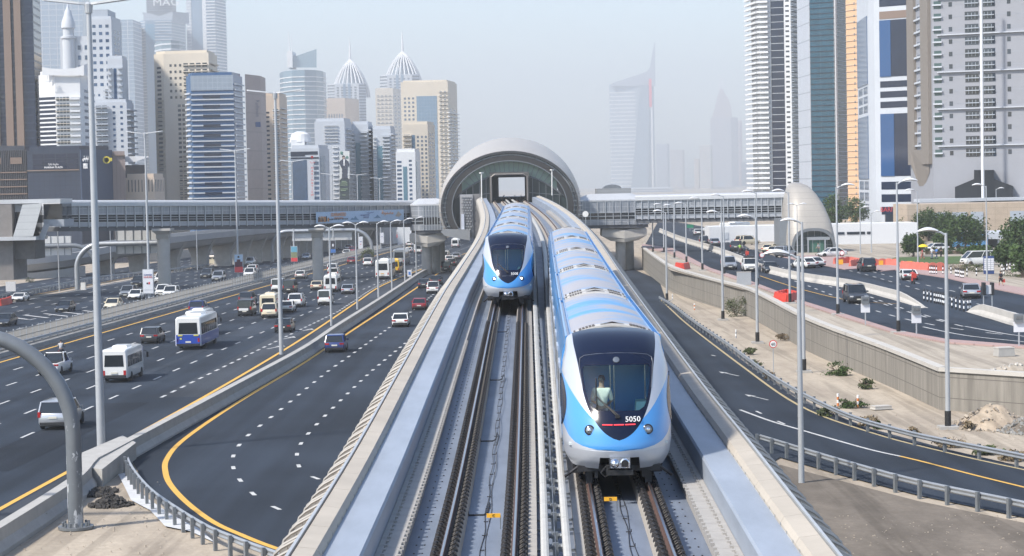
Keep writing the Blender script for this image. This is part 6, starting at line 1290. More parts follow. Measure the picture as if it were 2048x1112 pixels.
# ---- left side, near to far
tower('office_tower', 'dark blue tower with brown vertical bands at the left picture edge', [(-70, 560), (76, 560), (91, 575)], -60, F_dblue, [[slab(.30, .50, 0, 1, F_brown, .7, .7, 'vertical_band'), slab(.50+.10, .70, 0, 1, F_brown, .7, .7, 'vertical_band'), slab(.745, .84, 0, 1, F_brown, .7, .7, 'vertical_band'), slab(.505, .515, 0, 1, F_brown, .5, .5, 'vertical_band'), strips(0, 1, 0, 1, 30, .72, W_navy)], [strips(0, 1, 0, 1, 30, .7, W_navy)]], 40)
tower('podium_building', 'slatted grey car park block left of the dark shopping block', [(-70, 505), (56, 505)], 300, tm('slat_grey', (.05, .055, .07)), [[('slat', 0, 1, 34, .0, 1, 1, .22, .98, tm('slat', (.15, .145, .15)), .5, .4), ('ledge', 0, 1, 1, .05, .62, 4, 1, .16, F_brown, .7, .6), ('pale_panel', 0, 1, 3, .70, .86, 1, .55, .8, F_brown, .55, .4)]], 20, 'building')
rt, pp, zb, zt = tower('shopping_block', 'dark glazed block lettered Marina Plaza below the white hotel', [(56, 500), (162, 498), (225, 512)], 300, grid_mat('dark_panel_wall', (.022, .032, .058), (.012, .018, .035), 1.1, 1.1, .08, .35, .1), [[('shop_window', .10, .97, 4, .62, .93, 3, .93, .86, W_navy, .1), ('ledge', 0, .98, 1, .59, .61, 1, 1, 1, F_brown, .3, .3)], [slab(0, 1, 0, 1, tm('slate', (.045, .068, .12), .5), .2, .2)]], 30, 'building')
mb = MB(); a, b = pp[0], pp[1]; d = (b-a).normalized(); o_ = lambda px, py, k: P(px, py, 497.5-k)
mb.text('MARINA PLAZA', o_(107, 336.5, 0), d, (0, 0, 1), .45, depth=.1); mb.text(''.join(reversed('ﻣﺎﺭﻳﻨﺎ ﺑﻼﺯﺍ')), o_(107, 330, 0), d, (0, 0, 1), .45, depth=.1); mb.build('sign_lettering', M_wlet, rt)
mb = MB(); d2 = (pp[2]-pp[1]).normalized(); mb.text('NAVISH', P(171, 337, 497), d2, (0, 0, 1), 1.2, depth=.1, squeeze=.30); mb.text(''.join(reversed('ﻧﻴﻔﻴﺶ')), P(171, 320, 497), d2, (0, 0, 1), 1.1, depth=.1, squeeze=.6); mb.build('wall_lettering', M_wlet, rt)
mb = MB(); c = P(214, 320, 507); mb.lathe([(.9, 0), (.9, .2), (.6, .2), (.6, 0)], c+Vector((0, -.6, 0)), 16, 'Y'); mb.box(c+Vector((.9, -.5, .1)), (.8, .1, .8)); mb.build('yellow_emblem', mat('emblem_yellow', (.6, .5, .05)), rt)
tower('brown_block', 'brown windowless block right of the dark shopping block', [(225, 512), (252, 512)], 310, grid_mat('brown_cladding', (.24, .195, .185), (.17, .14, .13), .9, 0, .1, .8), [[slab(0, 1, .985, 1, F_brown)]], 20, 'building')
tower('glass_pavilion', 'small glass building under a slanting white roof left of the slim mast', [(250, 530), (292, 533)], 330, W_navy, [[('window', .05, .95, 5, .55, .92, 1, .85, .9, W_navy, .1)]], 20, 'building', parapet=0)
t = next(o for o in C.objects if o.name.startswith('glass_pavilion')); mb = MB(); mb.loft([[P(x, y, Y), P(x, y-2, Y)] for x, y, Y in ()], closed=False) if 0 else mb.loft([[P(248, 324, 526), P(268, 324, 526), P(297, 314, 526), P(297, 312, 526), P(248, 313, 526)], [P(248, 324, 545), P(268, 324, 545), P(297, 314, 545), P(297, 312, 545), P(248, 313, 545)]]); mb.build('roof', F_white, t)
tower('fluted_building', 'low tan building with tall dark slots left of the blue banded tower', [(252, 520), (309, 520), (329, 530)], 355, F_tan, [[('slot', .04, .98, 8, .55, .94, 1, .28, .95, W_dark, .05)], [('slot', .05, .95, 6, .55, .94, 1, .25, .95, W_dark, .05)]], 16, 'building')
rt, pp, zb, zt = tower('hotel', 'white hotel with a curved roof sign above the dark shopping block', [(84, 544), (116, 541), (166, 541), (186, 554)], 150, F_white, [[strips(0, 1, .0, .83, 24, .62, W_navy)], [win(.03, .56, 4, .0, .83, 17, .82, .66, W_mid), balc(.0, .58, 2, .0, .83, 17, .96, .10, F_cream, .8), win(.62, .98, 1, .0, .83, 17, .95, .48, W_mid), balc(.60, 1, 1, .0, .83, 17, 1, .35, F_white, .9)], [win(.35, .95, 1, .0, .9, 17, .9, .4, W_mid)]], 22, 'hotel')
mb = MB(); mb.loft([[P(x, 151, Y), P(x, y, Y)] for x, y, Y in ((84, 134, 540), (100, 137, 540), (125, 138, 540), (150, 136, 540), (168, 130, 540), (184, 122, 552))], closed=False); b0_ = len(mb.v); mb.loft([[P(x, 151, Y+1), P(x, y, Y+1)] for x, y, Y in ((84, 134, 540), (100, 137, 540), (125, 138, 540), (150, 136, 540), (168, 130, 540), (184, 122, 552))], closed=False); mb.build('curved_parapet', F_white, rt)
mb = MB(); c = P(99, 160, 539.5); [mb.bar(c+Vector((i*.45, 0, 0)), c+Vector((i*.45, 0, 1.4-.35*abs(i))), .12) for i in (-1, 0, 1)]; mb.bar(c+Vector((-1.2, 0, -.3)), c+Vector((1.2, 0, -.3)), .12); mb.build('roof_emblem', F_grey, rt)
# stepped grey tower with a round turret
rt, pp, zb, zt = tower('apartment_tower', 'white and grey stepped apartment tower with a round pointed turret', [(186, 700), (232, 700), (252, 716)], 40, F_lgrey, [[win(.1, .95, 3, .62, .98, 9, .5, .42, W_blue), win(.04, .5, 2, .1, .6, 14, .34, .36, W_blue), balc(.6, 1., 1, .1, .62, 16, 1, .18, F_grey, 1.5), win(.64, .96, 1, .1, .62, 16, .9, .5, W_dark), balc(0, .45, 1, 0, .36, 11, 1.1, .2, F_grey, 1.6), win(.5, .95, 2, 0, .42, 13, .4, .4, W_blue)], [win(.2, .8, 2, .1, .95, 26, .6, .5, W_mid)]], 20)
mb = MB(); a, b = P(128, 0, 702), P(188, 0, 702); z_ = P(150, 72, 702).z; mb.box2((a.x, 703, zb), (b.x, 722, z_)); mb.build('lower_wing', F_lgrey, rt)
acc = {}; facade(rt, Vector((a.x, 702.9, 0)), Vector((b.x, 702.9, 0)), zb, z_, [win(.3, .98, 3, .45, .97, 11, .4, .42, W_blue), balc(0, .22, 1, .45, .85, 9, 1.2, .2, F_grey, 1.5)], acc); finish(rt, acc)
c = P(138, 100, 703); mb = MB(); zz = lambda y: P(138, y, 703).z; mb.lathe([(2.1, zb), (2.1, zz(78)), (2.5, zz(77)), (2.5, zz(73)), (1.9, zz(72)), (1.9, zz(58)), (2.4, zz(56)), (2.2, zz(44)), (1.7, zz(36)), (1.2, zz(28)), (1.1, zz(22)), (.5, zz(18)), (.08, zz(4))], (c.x, 703, 0), 16); mb.build('turret', F_lgrey, rt, smooth=40)
mb = MB(); a, b = P(186, 0, 700), P(224, 0, 700); mb.box2((a.x, 702, zt), (b.x, 716, P(200, 18, 700).z)); mb.build('roof_plant', F_grey, rt)
for (x, a_, m) in ((205, 'x', 0),): mb = MB(); mb.box2((P(236, 0, 699).x, 699, zb), (P(243, 0, 699).x, 701, P(240, 118, 700).z)); mb.build('pier_strip', F_white, rt)
rt, *_ = tower('apartment_tower', 'lower grey apartment wing with curved balconies right of the tallest mast', [(192, 690), (258, 690), (272, 704)], 205, F_lgrey, [[balc(.02, .45, 1, 0, .98, 17, 1, .25, F_grey, 1.6), win(.05, .42, 2, 0, .98, 17, .8, .5, W_dark), win(.5, .95, 2, 0, .98, 17, .35, .4, W_blue)], [balc(0, 1, 1, 0, .95, 17, 1, .25, F_grey, 1.2)]], 18)
rt, *_ = tower('apartment_tower', 'grey apartment wing with a long blue glass strip right of the turret tower', [(222, 695), (252, 695), (262, 706)], 118, F_lgrey, [[balc(0, .3, 1, .3, .95, 16, 1, .2, F_grey, 1.4), slab(.4, .58, .3, .93, W_blue, .1, .2, 'glass_strip'), balc(.66, 1, 1, .3, .95, 16, 1, .2, F_grey, 1.4)], []], 16)
H1 = [('mullion_band', 0, 1, 1, 0, 1, 42, 1, .12, F_lgrey, .25)]
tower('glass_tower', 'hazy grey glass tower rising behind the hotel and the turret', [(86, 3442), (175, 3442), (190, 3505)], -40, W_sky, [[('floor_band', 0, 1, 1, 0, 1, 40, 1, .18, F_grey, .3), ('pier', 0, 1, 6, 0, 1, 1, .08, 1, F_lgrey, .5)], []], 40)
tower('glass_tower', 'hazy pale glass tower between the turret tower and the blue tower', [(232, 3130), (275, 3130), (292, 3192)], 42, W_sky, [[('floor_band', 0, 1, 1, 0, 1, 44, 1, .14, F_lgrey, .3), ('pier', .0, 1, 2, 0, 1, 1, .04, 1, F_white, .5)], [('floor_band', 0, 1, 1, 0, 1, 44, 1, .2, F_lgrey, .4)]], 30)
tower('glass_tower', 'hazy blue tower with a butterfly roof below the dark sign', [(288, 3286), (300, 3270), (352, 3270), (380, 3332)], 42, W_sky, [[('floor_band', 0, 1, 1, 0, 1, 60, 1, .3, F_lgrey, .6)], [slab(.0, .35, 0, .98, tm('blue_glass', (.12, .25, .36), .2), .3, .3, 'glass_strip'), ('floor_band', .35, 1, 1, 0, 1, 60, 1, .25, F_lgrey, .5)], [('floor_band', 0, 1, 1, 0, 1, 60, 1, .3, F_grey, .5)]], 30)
o = [x for x in C.objects if x.name.startswith('glass_tower')][-1]
mb = MB(); mb.loft([[P(x, y, Y), P(x, y+5, Y)] for x, y, Y in ((285, 24, 3255), (300, 27, 3255), (318, 32, 3255), (345, 23, 3255), (378, 26, 3310))], closed=False); mb.loft([[P(x, y, Y), P(x, y+18, Y)] for x, y, Y in ((287, 28, 3273), (318, 36, 3273), (345, 28, 3273), (378, 30, 3329))], closed=False); mb.build('butterfly_roof', F_grey, next(x for x in C.objects if x.get('label', '').startswith('hazy blue tower')))
rt, pp, zb, zt = tower('sign_tower', 'dark slab tower carrying big white letters above the butterfly roof', [(303, 3599), (362, 3599)], -20, mat('sign_wall', (.13, .15, .18), .6), [[('floor_band', 0, 1, 1, .90, .985, 8, 1, .2, F_grey, .2)]], 20)
mb = MB(); mb.text('MAG', P(332, 11, 3594), (1, 0, 0), (0, 0, 1), 11.5, depth=.4, squeeze=1.25); mb.build('sign_lettering', M_wlet, rt)
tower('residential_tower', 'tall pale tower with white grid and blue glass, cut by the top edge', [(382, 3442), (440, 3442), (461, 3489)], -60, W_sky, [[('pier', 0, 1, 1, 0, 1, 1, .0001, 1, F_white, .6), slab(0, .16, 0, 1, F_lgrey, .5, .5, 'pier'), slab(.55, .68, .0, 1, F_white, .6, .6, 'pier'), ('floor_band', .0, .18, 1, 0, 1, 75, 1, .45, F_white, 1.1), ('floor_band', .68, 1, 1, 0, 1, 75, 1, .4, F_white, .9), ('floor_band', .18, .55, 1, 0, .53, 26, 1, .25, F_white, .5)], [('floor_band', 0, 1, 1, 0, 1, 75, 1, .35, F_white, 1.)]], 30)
rt, *_ = tower('residential_tower', 'rounded dark glass penthouse tower behind the cream building', [(317, 2660), (330, 2634), (350, 2624), (367, 2637), (378, 2660)], 84, tm('slate_glass', (.10, .16, .20), .15), [[('floor_band', 0, 1, 1, 0, 1, 30, 1, .3, F_lgrey, .4)]]*4, 20)
tower('apartment_tower', 'cream apartment building with a grid of small windows, tallest of its block', [(315, 725), (334, 722), (424, 720), (441, 738)], 108, F_cream, [[win(.2, .8, 1, .2, .92, 24, .7, .5), balc(.1, .9, 1, .2, .7, 18, 1, .12, F_cream, .7)], [win(.10, .42, 3, .68, .94, 6, .45, .40), win(.42, .98, 4, .68, .94, 6, .72, .62), balc(.42, .98, 2, .68, .94, 6, .96, .14, F_cream, .8), win(.28, .74, 5, .0, .66, 21, .72, .55), balc(.28, .62, 3, .0, .32, 10, .92, .16, F_cream, .9)], [win(.2, .9, 1, .65, .95, 7, .7, .5), balc(.1, .9, 1, .65, .95, 7, 1, .2, F_cream, .9)]], 22)
rt, pp, zb, zt = tower('office_tower', 'blue glass office tower with white floor bands and a tan side slab', [(378, 655), (387, 650), (472, 650), (490, 662)], 152, tm('hazy_blue', (.035, .10, .22), .15), [[('floor_band', 0, 1, 1, 0, .88, 21, 1, .3, F_lgrey, .5)], [('floor_band', 0, 1, 1, 0, .87, 21, 1, .24, F_lgrey, .5), ('floor_band', .28, .68, 1, .02, .87, 11, 1, .26, W_navy, .6), slab(.0, 1, .88, 1., grid_mat('band_top', (.25, .30, .36), (.36, .40, .45), 1.5, 1.5, .12, .3), .3, .3, 'upper_glazing')], [('floor_band', 0, 1, 1, 0, .95, 21, 1, .25, F_lgrey, .7)]], 24)
mb = MB(); a, b = P(470, 0, 652), P(527, 0, 676); mb.prism([(a.x+2.6, 664), (b.x, 676), (b.x, 690), (a.x+2.6, 690)], zb, P(500, 148, 664).z); mb.build('side_slab', grid_mat('tan_slab', (.36, .30, .28), (.29, .24, .225), 0, 6, .3, .7), rt)
mb = MB(); 
for i, ch in enumerate(('Radisson',)): mb.text(ch, P(511, 200, 658), (0, 0, -1), (.87, .42, 0), 1.25, 'LEFT', .15, .82)
mb.build('sign_lettering', mat('sign_slate', (.10, .11, .15), .6), rt)
mb = MB(); mb.box(P(516, 249, 668), (1.6, .3, 1.6), rz=.45); mb.build('sign_square', mat('sign_blue', (.04, .08, .2), .6), rt)
tower('apartment_tower', 'tan apartment building behind the second mast with white balconies', [(528, 760), (563, 760), (578, 775)], 192, F_tan, [[win(.22, .42, 1, .0, .86, 20, .9, .4), win(.62, .95, 1, 0, .88, 20, .9, .6), balc(.6, 1, 1, 0, .88, 20, 1, .16, F_white, .9)], [balc(0, 1, 1, 0, .9, 20, .8, .16, F_white, .9), win(.3, .7, 1, 0, .9, 20, .8, .4)]], 20)
rt, pp, zb, zt = tower('curved_tower', 'rounded grey-blue tower with white floor rings and a slanted glass top', [(565, 2944), (572, 2920), (590, 2897), (615, 2892), (638, 2904), (652, 2930), (657, 2960)], 143, tm('ring_glass', (.13, .21, .27), .2), [[('floor_band', 0, 1, 1, 0, .97, 27, 1, .20, F_white, .8)]]*6, 24)
mb = MB(); mb.loft([[P(580, 135, 2917), P(633, 135, 2917), P(633, 98, 2917), P(592, 112, 2917), P(580, 113, 2917)], [P(580, 135, 2962), P(633, 135, 2962), P(633, 98, 2962), P(592, 112, 2962), P(580, 113, 2962)]]); mb.build('slanted_crown', grid_mat('crown_glass', (.16, .25, .31), (.35, .40, .44), 3, 0, .3, .2), rt)
mb = MB(); mb.box2((P(581, 0, 2910).x, 2910, P(586, 135, 2910).z), (P(592, 0, 2910).x, 2960, P(586, 102, 2910).z)); mb.build('crown_block', F_white, rt); mb = MB(); mb.tube([P(580, 105, 2944), P(577, 62, 2944)], [1., .4], 6); mb.tube([P(584, 105, 2944), P(583, 70, 2944)], [.6, .2], 6); mb.build('mast', F_white, rt)
def dome_tower(label, x0, x1, ys, yc, tip, Y):
    rt, pp, zb, zt = tower('domed_tower', label, [(x0, Y+6), (x0+(x1-x0)*.18, Y), (x1-(x1-x0)*.18, Y), (x1, Y+6)], ys, F_lgrey, [[('floor_band', 0, 1, 1, 0, 1, 40, 1, .4, W_mid, .3)], [win(.05, .95, 5, .3, .98, 30, .5, .55, W_mid), slab(.36, .46, 0, 1, W_sky, .4, .4, 'glass_strip'), slab(.56, .66, 0, 1, W_sky, .4, .4, 'glass_strip')], [('floor_band', 0, 1, 1, 0, 1, 40, 1, .4, W_mid, .3)]], 24)
    cx = P((x0+x1)/2, ys, Y).x; rx = (x1-x0)/2/S(Y); cy_ = Y+32; zc = P((x0+x1)/2, yc, Y).z; z0 = zt-20
    for k in range(22):
        a = 2*math.pi*k/22; pts = []
        for i in range(11):
            u = i/10; r_ = rx*1.0*math.cos(math.pi/2*u)**.75; pts.append((cx+r_*math.cos(a), cy_+r_*math.sin(a), z0+(zc-z0)*(u**1.15)))
        mb = MB(); mb.tube(pts, 1.2, 5); mb.build('crown_rib', F_white, rt, smooth=50)
    mb = MB(); mb.lathe([(rx*.72, z0), (rx*.66, z0+(zc-z0)*.35), (rx*.42, z0+(zc-z0)*.7), (.5, zc)], (cx, cy_, 0), 20); mb.build('inner_dome', tm('dome_glass', (.20, .25, .30), .3), rt, smooth=40)
    mb = MB(); mb.tube([(cx, cy_, zc-1), (cx, cy_, P((x0+x1)/2, tip+12, Y).z), (cx, cy_, P((x0+x1)/2, tip, Y).z)], [2.1, 1., .35], 8); mb.build('spire', F_white, rt)
dome_tower('domed grey tower with white crown ribs and a spire, left of its taller twin', 660, 736, 168, 116, 72, 3272); dome_tower('taller domed tower with white crown ribs and a spire, right of its twin', 765, 843, 150, 100, 58, 3272)
tower('apartment_tower', 'tan tower with vertical slots in front of the left domed tower', [(657, 3075), (694, 3075), (722, 3123)], 198, F_tan, [[win(.06, .9, 6, .68, .86, 1, .5, .9, W_mid), win(.05, .95, 5, 0, .6, 16, .5, .5, W_mid)], [win(.5, .95, 1, 0, .7, 20, .6, .5, W_mid)]], 20)
tower('apartment_tower', 'narrow beige tower with many balconies in front of the taller domed tower', [(755, 3043), (790, 3043), (806, 3091)], 178, F_cream, [[win(.05, .95, 4, 0, .95, 28, .6, .5, W_mid), balc(.05, .95, 2, 0, .95, 28, .9, .15, F_cream, .8)], [win(.1, .9, 2, 0, .95, 28, .6, .5, W_mid)]], 20)
rt, *_ = tower('apartment_tower', 'large tan tower with a central blue glass strip left of the station', [(806, 1150), (900, 1150), (918, 1180)], 165, F_cream, [[slab(.33, .76, 0, .88, W_sky, .15, .2, 'glass_strip'), win(.04, .30, 3, .0, .88, 25, .5, .5, W_mid), win(.80, .98, 2, .0, .93, 26, .55, .5, W_mid), balc(.79, 1, 1, .0, .93, 26, .9, .14, F_cream, .8)], [balc(0, 1, 1, 0, .75, 25, 1.1, .2, F_white, 1.), win(.1, .9, 2, .0, .78, 25, .5, .5, W_mid)]], 24)
rt, pp, zb, zt = tower('office_building', 'low office block with a blue glass front and red vertical lettering', [(583, 600), (640, 600), (660, 612)], 297, F_lgrey, [[slab(.0, .56, 0, .78, W_blue, .1, .2, 'glass_front'), slab(.0, .5, .85, .94, W_navy, .1, .2, 'glass_front'), slab(.5, .95, .88, .94, W_navy, .1, .2, 'glass_front'), slab(0, .98, .80, .83, W_navy, .1, .2, 'glass_front'), win(.80, .98, 1, 0, .76, 8, .95, .62, W_blue)], [slab(.1, .55, 0, .85, tm('slate_blue', (.10, .17, .25), .2), .1, .2, 'glass_front')]], 20, 'building')
mb = MB()
for i, ch in enumerate('MARINAVIEW'): mb.text(ch, P(624.5, 338+i*6., 599.4), (1, 0, 0), (0, 0, 1), .62, depth=.1)
mb.text(''.join(reversed('ﻣﺎﺭﻳﻨﺎ')), P(625, 326, 599.4), (1, 0, 0), (0, 0, 1), .5, depth=.1); mb.lathe([(.36, 0), (.36, .1), (.2, .1), (.2, 0)], P(624, 314, 599.2), 12, 'Y'); mb.build('sign_lettering', M_redlet, rt)
mb = MB(); mb.box2((P(585, 0, 603).x, 603, zt), (P(612, 0, 603).x, 612, P(600, 279, 603).z)); mb.lathe([(3.2, 0), (2.6, 2.2), (1.2, 3.)], (P(604, 0, 606).x, 606, P(604, 284, 606).z), 18); mb.build('roof_plant', F_white, rt)
rt, pp, zb, zt = tower('office_building', 'white office block carrying a giant portrait poster of a man in a suit', [(632, 640), (692, 640), (706, 652)], 243, F_lgrey, [[win(.32, .78, 1, .72, .96, 6, .95, .45, W_mid), ('spandrel', .32, .78, 1, .72, .96, 6, 1, .2, F_white, .4), win(.60, .74, 1, 0, .7, 12, .9, .42, W_mid), ('spandrel', .58, .76, 1, 0, .7, 12, 1, .3, F_white, .4), slab(.12, .45, 0, .62, tm('slate_blue', (.10, .17, .25), .2), .1, .2, 'glass_front')], [balc(.2, 1, 1, 0, .92, 18, 1, .3, F_lgrey, .8)]], 20, 'building')
for (x0, x1, y0, lab, Y) in ((706, 748, 249, 'grey apartment block with stacked balconies right of the portrait poster', 660), (748, 793, 258, 'grey apartment block with green glass in its middle left of the low white block', 655)):
    tower('apartment_block', lab, [(x0, Y), (x1-9, Y), (x1, Y+10)], y0, F_lgrey, [[slab(.22, .55, 0, .76, tm('teal_glass', (.10, .20, .26), .2), .1, .2, 'glass_strip'), balc(.52, .95, 1, 0, .92, 18, 1, .36, F_lgrey, 1.3), win(.55, .95, 1, 0, .92, 18, .9, .5, W_mid), win(.03, .2, 1, 0, .9, 18, .8, .5, W_mid), balc(.0, .2, 1, 0, .9, 18, 1, .25, F_white, .7)], [balc(0, 1, 1, 0, .95, 18, 1, .3, F_lgrey, .8)]], 20, 'building')
tower('office_building', 'low pale office block with blue glass strips beside the left pod', [(793, 620), (832, 620), (842, 632)], 304, F_white, [[win(.04, .3, 1, .0, .84, 10, .9, .5, W_blue), slab(.36, .56, 0, .70, tm('teal_glass', (.10, .20, .26), .2), .1, .2, 'glass_strip'), win(.66, .82, 1, .0, .86, 10, .9, .5, W_blue)], [slab(.1, .6, 0, .8, tm('teal_glass', (.1, .2, .26)), .1, .2, 'glass_strip')]], 16, 'building')
tower('apartment_block', 'cream apartment block with small square windows behind the left pod', [(808, 700), (858, 700), (872, 712)], 249, F_cream, [[win(.02, .32, 1, .5, .88, 7, .8, .5, W_mid), balc(.0, .34, 1, .0, .88, 16, 1, .22, F_cream, .9), slab(.36, .48, .3, .86, tm('slate_blue', (.1, .17, .25)), .1, .2, 'glass_strip'), win(.52, 1, 3, .0, .86, 16, .5, .55, W_mid)], [win(.1, .9, 2, 0, .9, 16, .6, .5, W_mid)]], 18, 'building')
# giant poster on the office block
pz = lambda px, py, k=0.: P(px, py, 639.4-k); PO = thing('portrait_poster', 'giant hanging poster of a man in a dark suit with folded sleeve', 'poster', pz(689, 390))
mb = MB(); mb.poly([pz(679, 400), pz(699, 400), pz(699, 302), pz(679, 302)]); mb.build('paper', mat('poster_paper', (.62, .64, .62), .6, var=.02), PO)
mb = MB(); mb.poly([pz(679.5, 399, .1), pz(698.5, 399, .1), pz(698.5, 358, .1), pz(694, 355, .1), pz(684, 356, .1), pz(679.5, 360, .1)]); mb.build('slogan_panel', mat('poster_green_black', (.035, .05, .055), .6, var=.05), PO)
mb = MB(); mb.poly([pz(x, y, .15) for x, y in ((684, 357), (684, 338), (681, 332), (678.5, 326), (680, 322), (685, 318), (691, 318), (696, 322), (699, 330), (696.5, 334), (695, 330), (695, 344), (694, 357))]); mb.build('suit', mat('poster_suit', (.045, .055, .08), .6, var=.05), PO)
mb = MB(); mb.poly([pz(686.5, 318.5, .2), pz(690, 318.5, .2), pz(689, 332, .2), pz(687, 331, .2)]); mb.build('shirt_front', M_wlet, PO)
mb = MB(); mb.lathe([(.42, 0), (.42, .05)], pz(687, 315.5, .25), 14, 'Y'); mb.build('face', mat('poster_face', (.42, .30, .24), .6), PO); mb = MB(); mb.poly([pz(x, y, .3) for x, y in ((684, 315), (684.3, 312), (687, 310.8), (689.8, 312), (690, 315), (688.5, 313.4), (685.5, 313.4))]); mb.build('hair', M_glyph, PO)
mb = MB(); [mb.box(pz(688+dx, y, .15), (w_, .05, .18)) for y, w_, dx in ((363, 1.4, 0), (366, 2.0, 0), (370, 2.2, 0), (378, 2.2, 0), (381, 1.6, -1), (390, 1., 0))]; mb.build('slogan_lettering', mat('poster_lime', (.30, .40, .25), .6), PO)
mb = MB(); mb.box(pz(683, 306, .1), (.7, .05, .9)); mb.lathe([(.4, 0), (.4, .05)], pz(694, 314.5, .1), 12, 'Y'); mb.build('poster_emblem', mat('poster_emblem', (.10, .22, .18), .6), PO)
# ---- centre right, far in the haze; some haze is put into their pale colours
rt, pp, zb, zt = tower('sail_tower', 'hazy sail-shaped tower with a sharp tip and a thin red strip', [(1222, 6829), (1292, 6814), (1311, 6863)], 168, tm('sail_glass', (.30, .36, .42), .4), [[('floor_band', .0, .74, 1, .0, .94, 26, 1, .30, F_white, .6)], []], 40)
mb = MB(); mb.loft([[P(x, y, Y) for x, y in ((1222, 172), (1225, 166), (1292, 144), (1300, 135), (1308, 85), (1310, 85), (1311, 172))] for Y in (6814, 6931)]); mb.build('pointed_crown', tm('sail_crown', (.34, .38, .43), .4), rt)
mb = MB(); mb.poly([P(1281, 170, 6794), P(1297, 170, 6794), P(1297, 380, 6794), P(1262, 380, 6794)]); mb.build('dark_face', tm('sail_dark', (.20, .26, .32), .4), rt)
mb = MB(); mb.box2((P(1302, 0, 6794).x, 6788, P(1305, 214, 6794).z), (P(1307, 0, 6794).x, 6801, P(1305, 158, 6794).z)); mb.build('red_strip', mat('strip_red', (.75, .03, .06), .5), rt); mb = MB(); mb.box2((P(1305, 0, 6794).x, 6788, zb), (P(1308, 0, 6794).x, 6801, P(1305, 214, 6794).z)); mb.build('white_strip', F_white, rt)
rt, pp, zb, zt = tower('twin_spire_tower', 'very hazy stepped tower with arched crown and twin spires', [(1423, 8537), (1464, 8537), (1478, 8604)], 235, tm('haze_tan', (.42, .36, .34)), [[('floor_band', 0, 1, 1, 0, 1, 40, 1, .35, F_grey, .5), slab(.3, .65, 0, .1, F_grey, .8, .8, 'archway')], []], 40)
mb = MB(); mb.loft([[P(x, y, Y) for x, y in ((1424, 236), (1427, 222), (1430, 216), (1430, 208), (1434, 203), (1434, 194), (1438, 186), (1440, 178), (1445, 178), (1449, 186), (1455, 194), (1460, 205), (1463, 220), (1464, 236))] for Y in (8553, 8638)]); mb.build('stepped_crown', tm('haze_tan', (.42, .36, .34)), rt)
mb = MB(); mb.tube([P(1440, 182, 8587), P(1440, 155, 8587)], [5, 2.2], 5); mb.tube([P(1446, 182, 8587), P(1446, 156, 8587)], [5, 2.2], 5); mb.build('spire', F_white, rt)
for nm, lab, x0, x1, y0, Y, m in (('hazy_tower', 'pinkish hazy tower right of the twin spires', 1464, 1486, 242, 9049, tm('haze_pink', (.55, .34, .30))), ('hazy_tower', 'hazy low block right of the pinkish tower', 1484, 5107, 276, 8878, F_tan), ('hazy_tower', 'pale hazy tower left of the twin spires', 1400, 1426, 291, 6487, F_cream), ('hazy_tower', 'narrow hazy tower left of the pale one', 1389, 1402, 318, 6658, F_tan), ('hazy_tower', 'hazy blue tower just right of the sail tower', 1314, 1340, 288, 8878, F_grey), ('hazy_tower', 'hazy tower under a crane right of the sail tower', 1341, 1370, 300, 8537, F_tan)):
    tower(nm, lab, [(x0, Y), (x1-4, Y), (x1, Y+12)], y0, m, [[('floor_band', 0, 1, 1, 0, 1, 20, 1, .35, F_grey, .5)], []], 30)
tower('office_building', 'hazy low white building at the foot of the sail tower', [(1262, 5122), (1345, 5122)], 376, F_lgrey, [[strips(0, 1, .3, .9, 2, .4, W_mid)]], 30, 'building')
# ---- right side
tower('apartment_tower', 'white tower with rippling balconies left of the teal glass tower', [(1507, 712), (1524, 700), (1586, 696), (1606, 704)], -60, F_white, [[balc(-.3, 1, 1, .02, 1, 48, 1, .34, F_white, 1.5), win(0, 1, 2, .02, 1, 48, .9, .5, W_mid)], [balc(-.05, .30, 1, .02, 1, 48, 1, .40, F_white, 1.6), win(.08, .30, 1, .02, 1, 48, .5, .45, W_dark), slab(.36, .78, .02, 1, W_navy, .1, .2, 'glass_strip'), ('spandrel', .36, .78, 1, .02, 1, 34, 1, .07, F_lgrey, .2), win(.82, .96, 1, .02, 1, 48, .8, .35, W_dark)], [('window_band', .1, 1, 1, .02, 1, 48, 1, .6, W_dark, .1), ('balcony', 0, 1, 1, .02, 1, 48, 1, .12, F_grey, .9, .9)]], 30)
tower('glass_tower', 'teal glass tower with a pale tapering left edge', [(1600, 652), (1624, 632), (1672, 628), (1701, 640)], -60, W_teal, [[slab(0, 1, 0, 1, grid_mat('pale_edge', (.46, .49, .54), (.25, .28, .32), 0, 5.2, .25, .4, .1), .2, .3, 'edge_panel')], [('spandrel', 0, 1, 1, 0, 1, 46, 1, .12, W_navy, .15)], [slab(0, 1, 0, 1, W_navy, .15, .2, 'dark_side'), ('spandrel', 0, 1, 1, 0, 1, 60, 1, .12, F_grey, .3), slab(.0, .10, 0, 1, F_lgrey, .5, .6, 'pier')]], 30)
tower('apartment_tower', 'narrow peach coloured tower between teal and silver glass towers', [(1696, 606), (1722, 600), (1730, 604)], -60, F_peach, [[win(.55, .75, 1, 0, 1, 40, .5, .35, W_mid), ('floor_band', 0, 1, 1, 0, 1, 40, 1, .06, F_tan, .2)], []], 20)
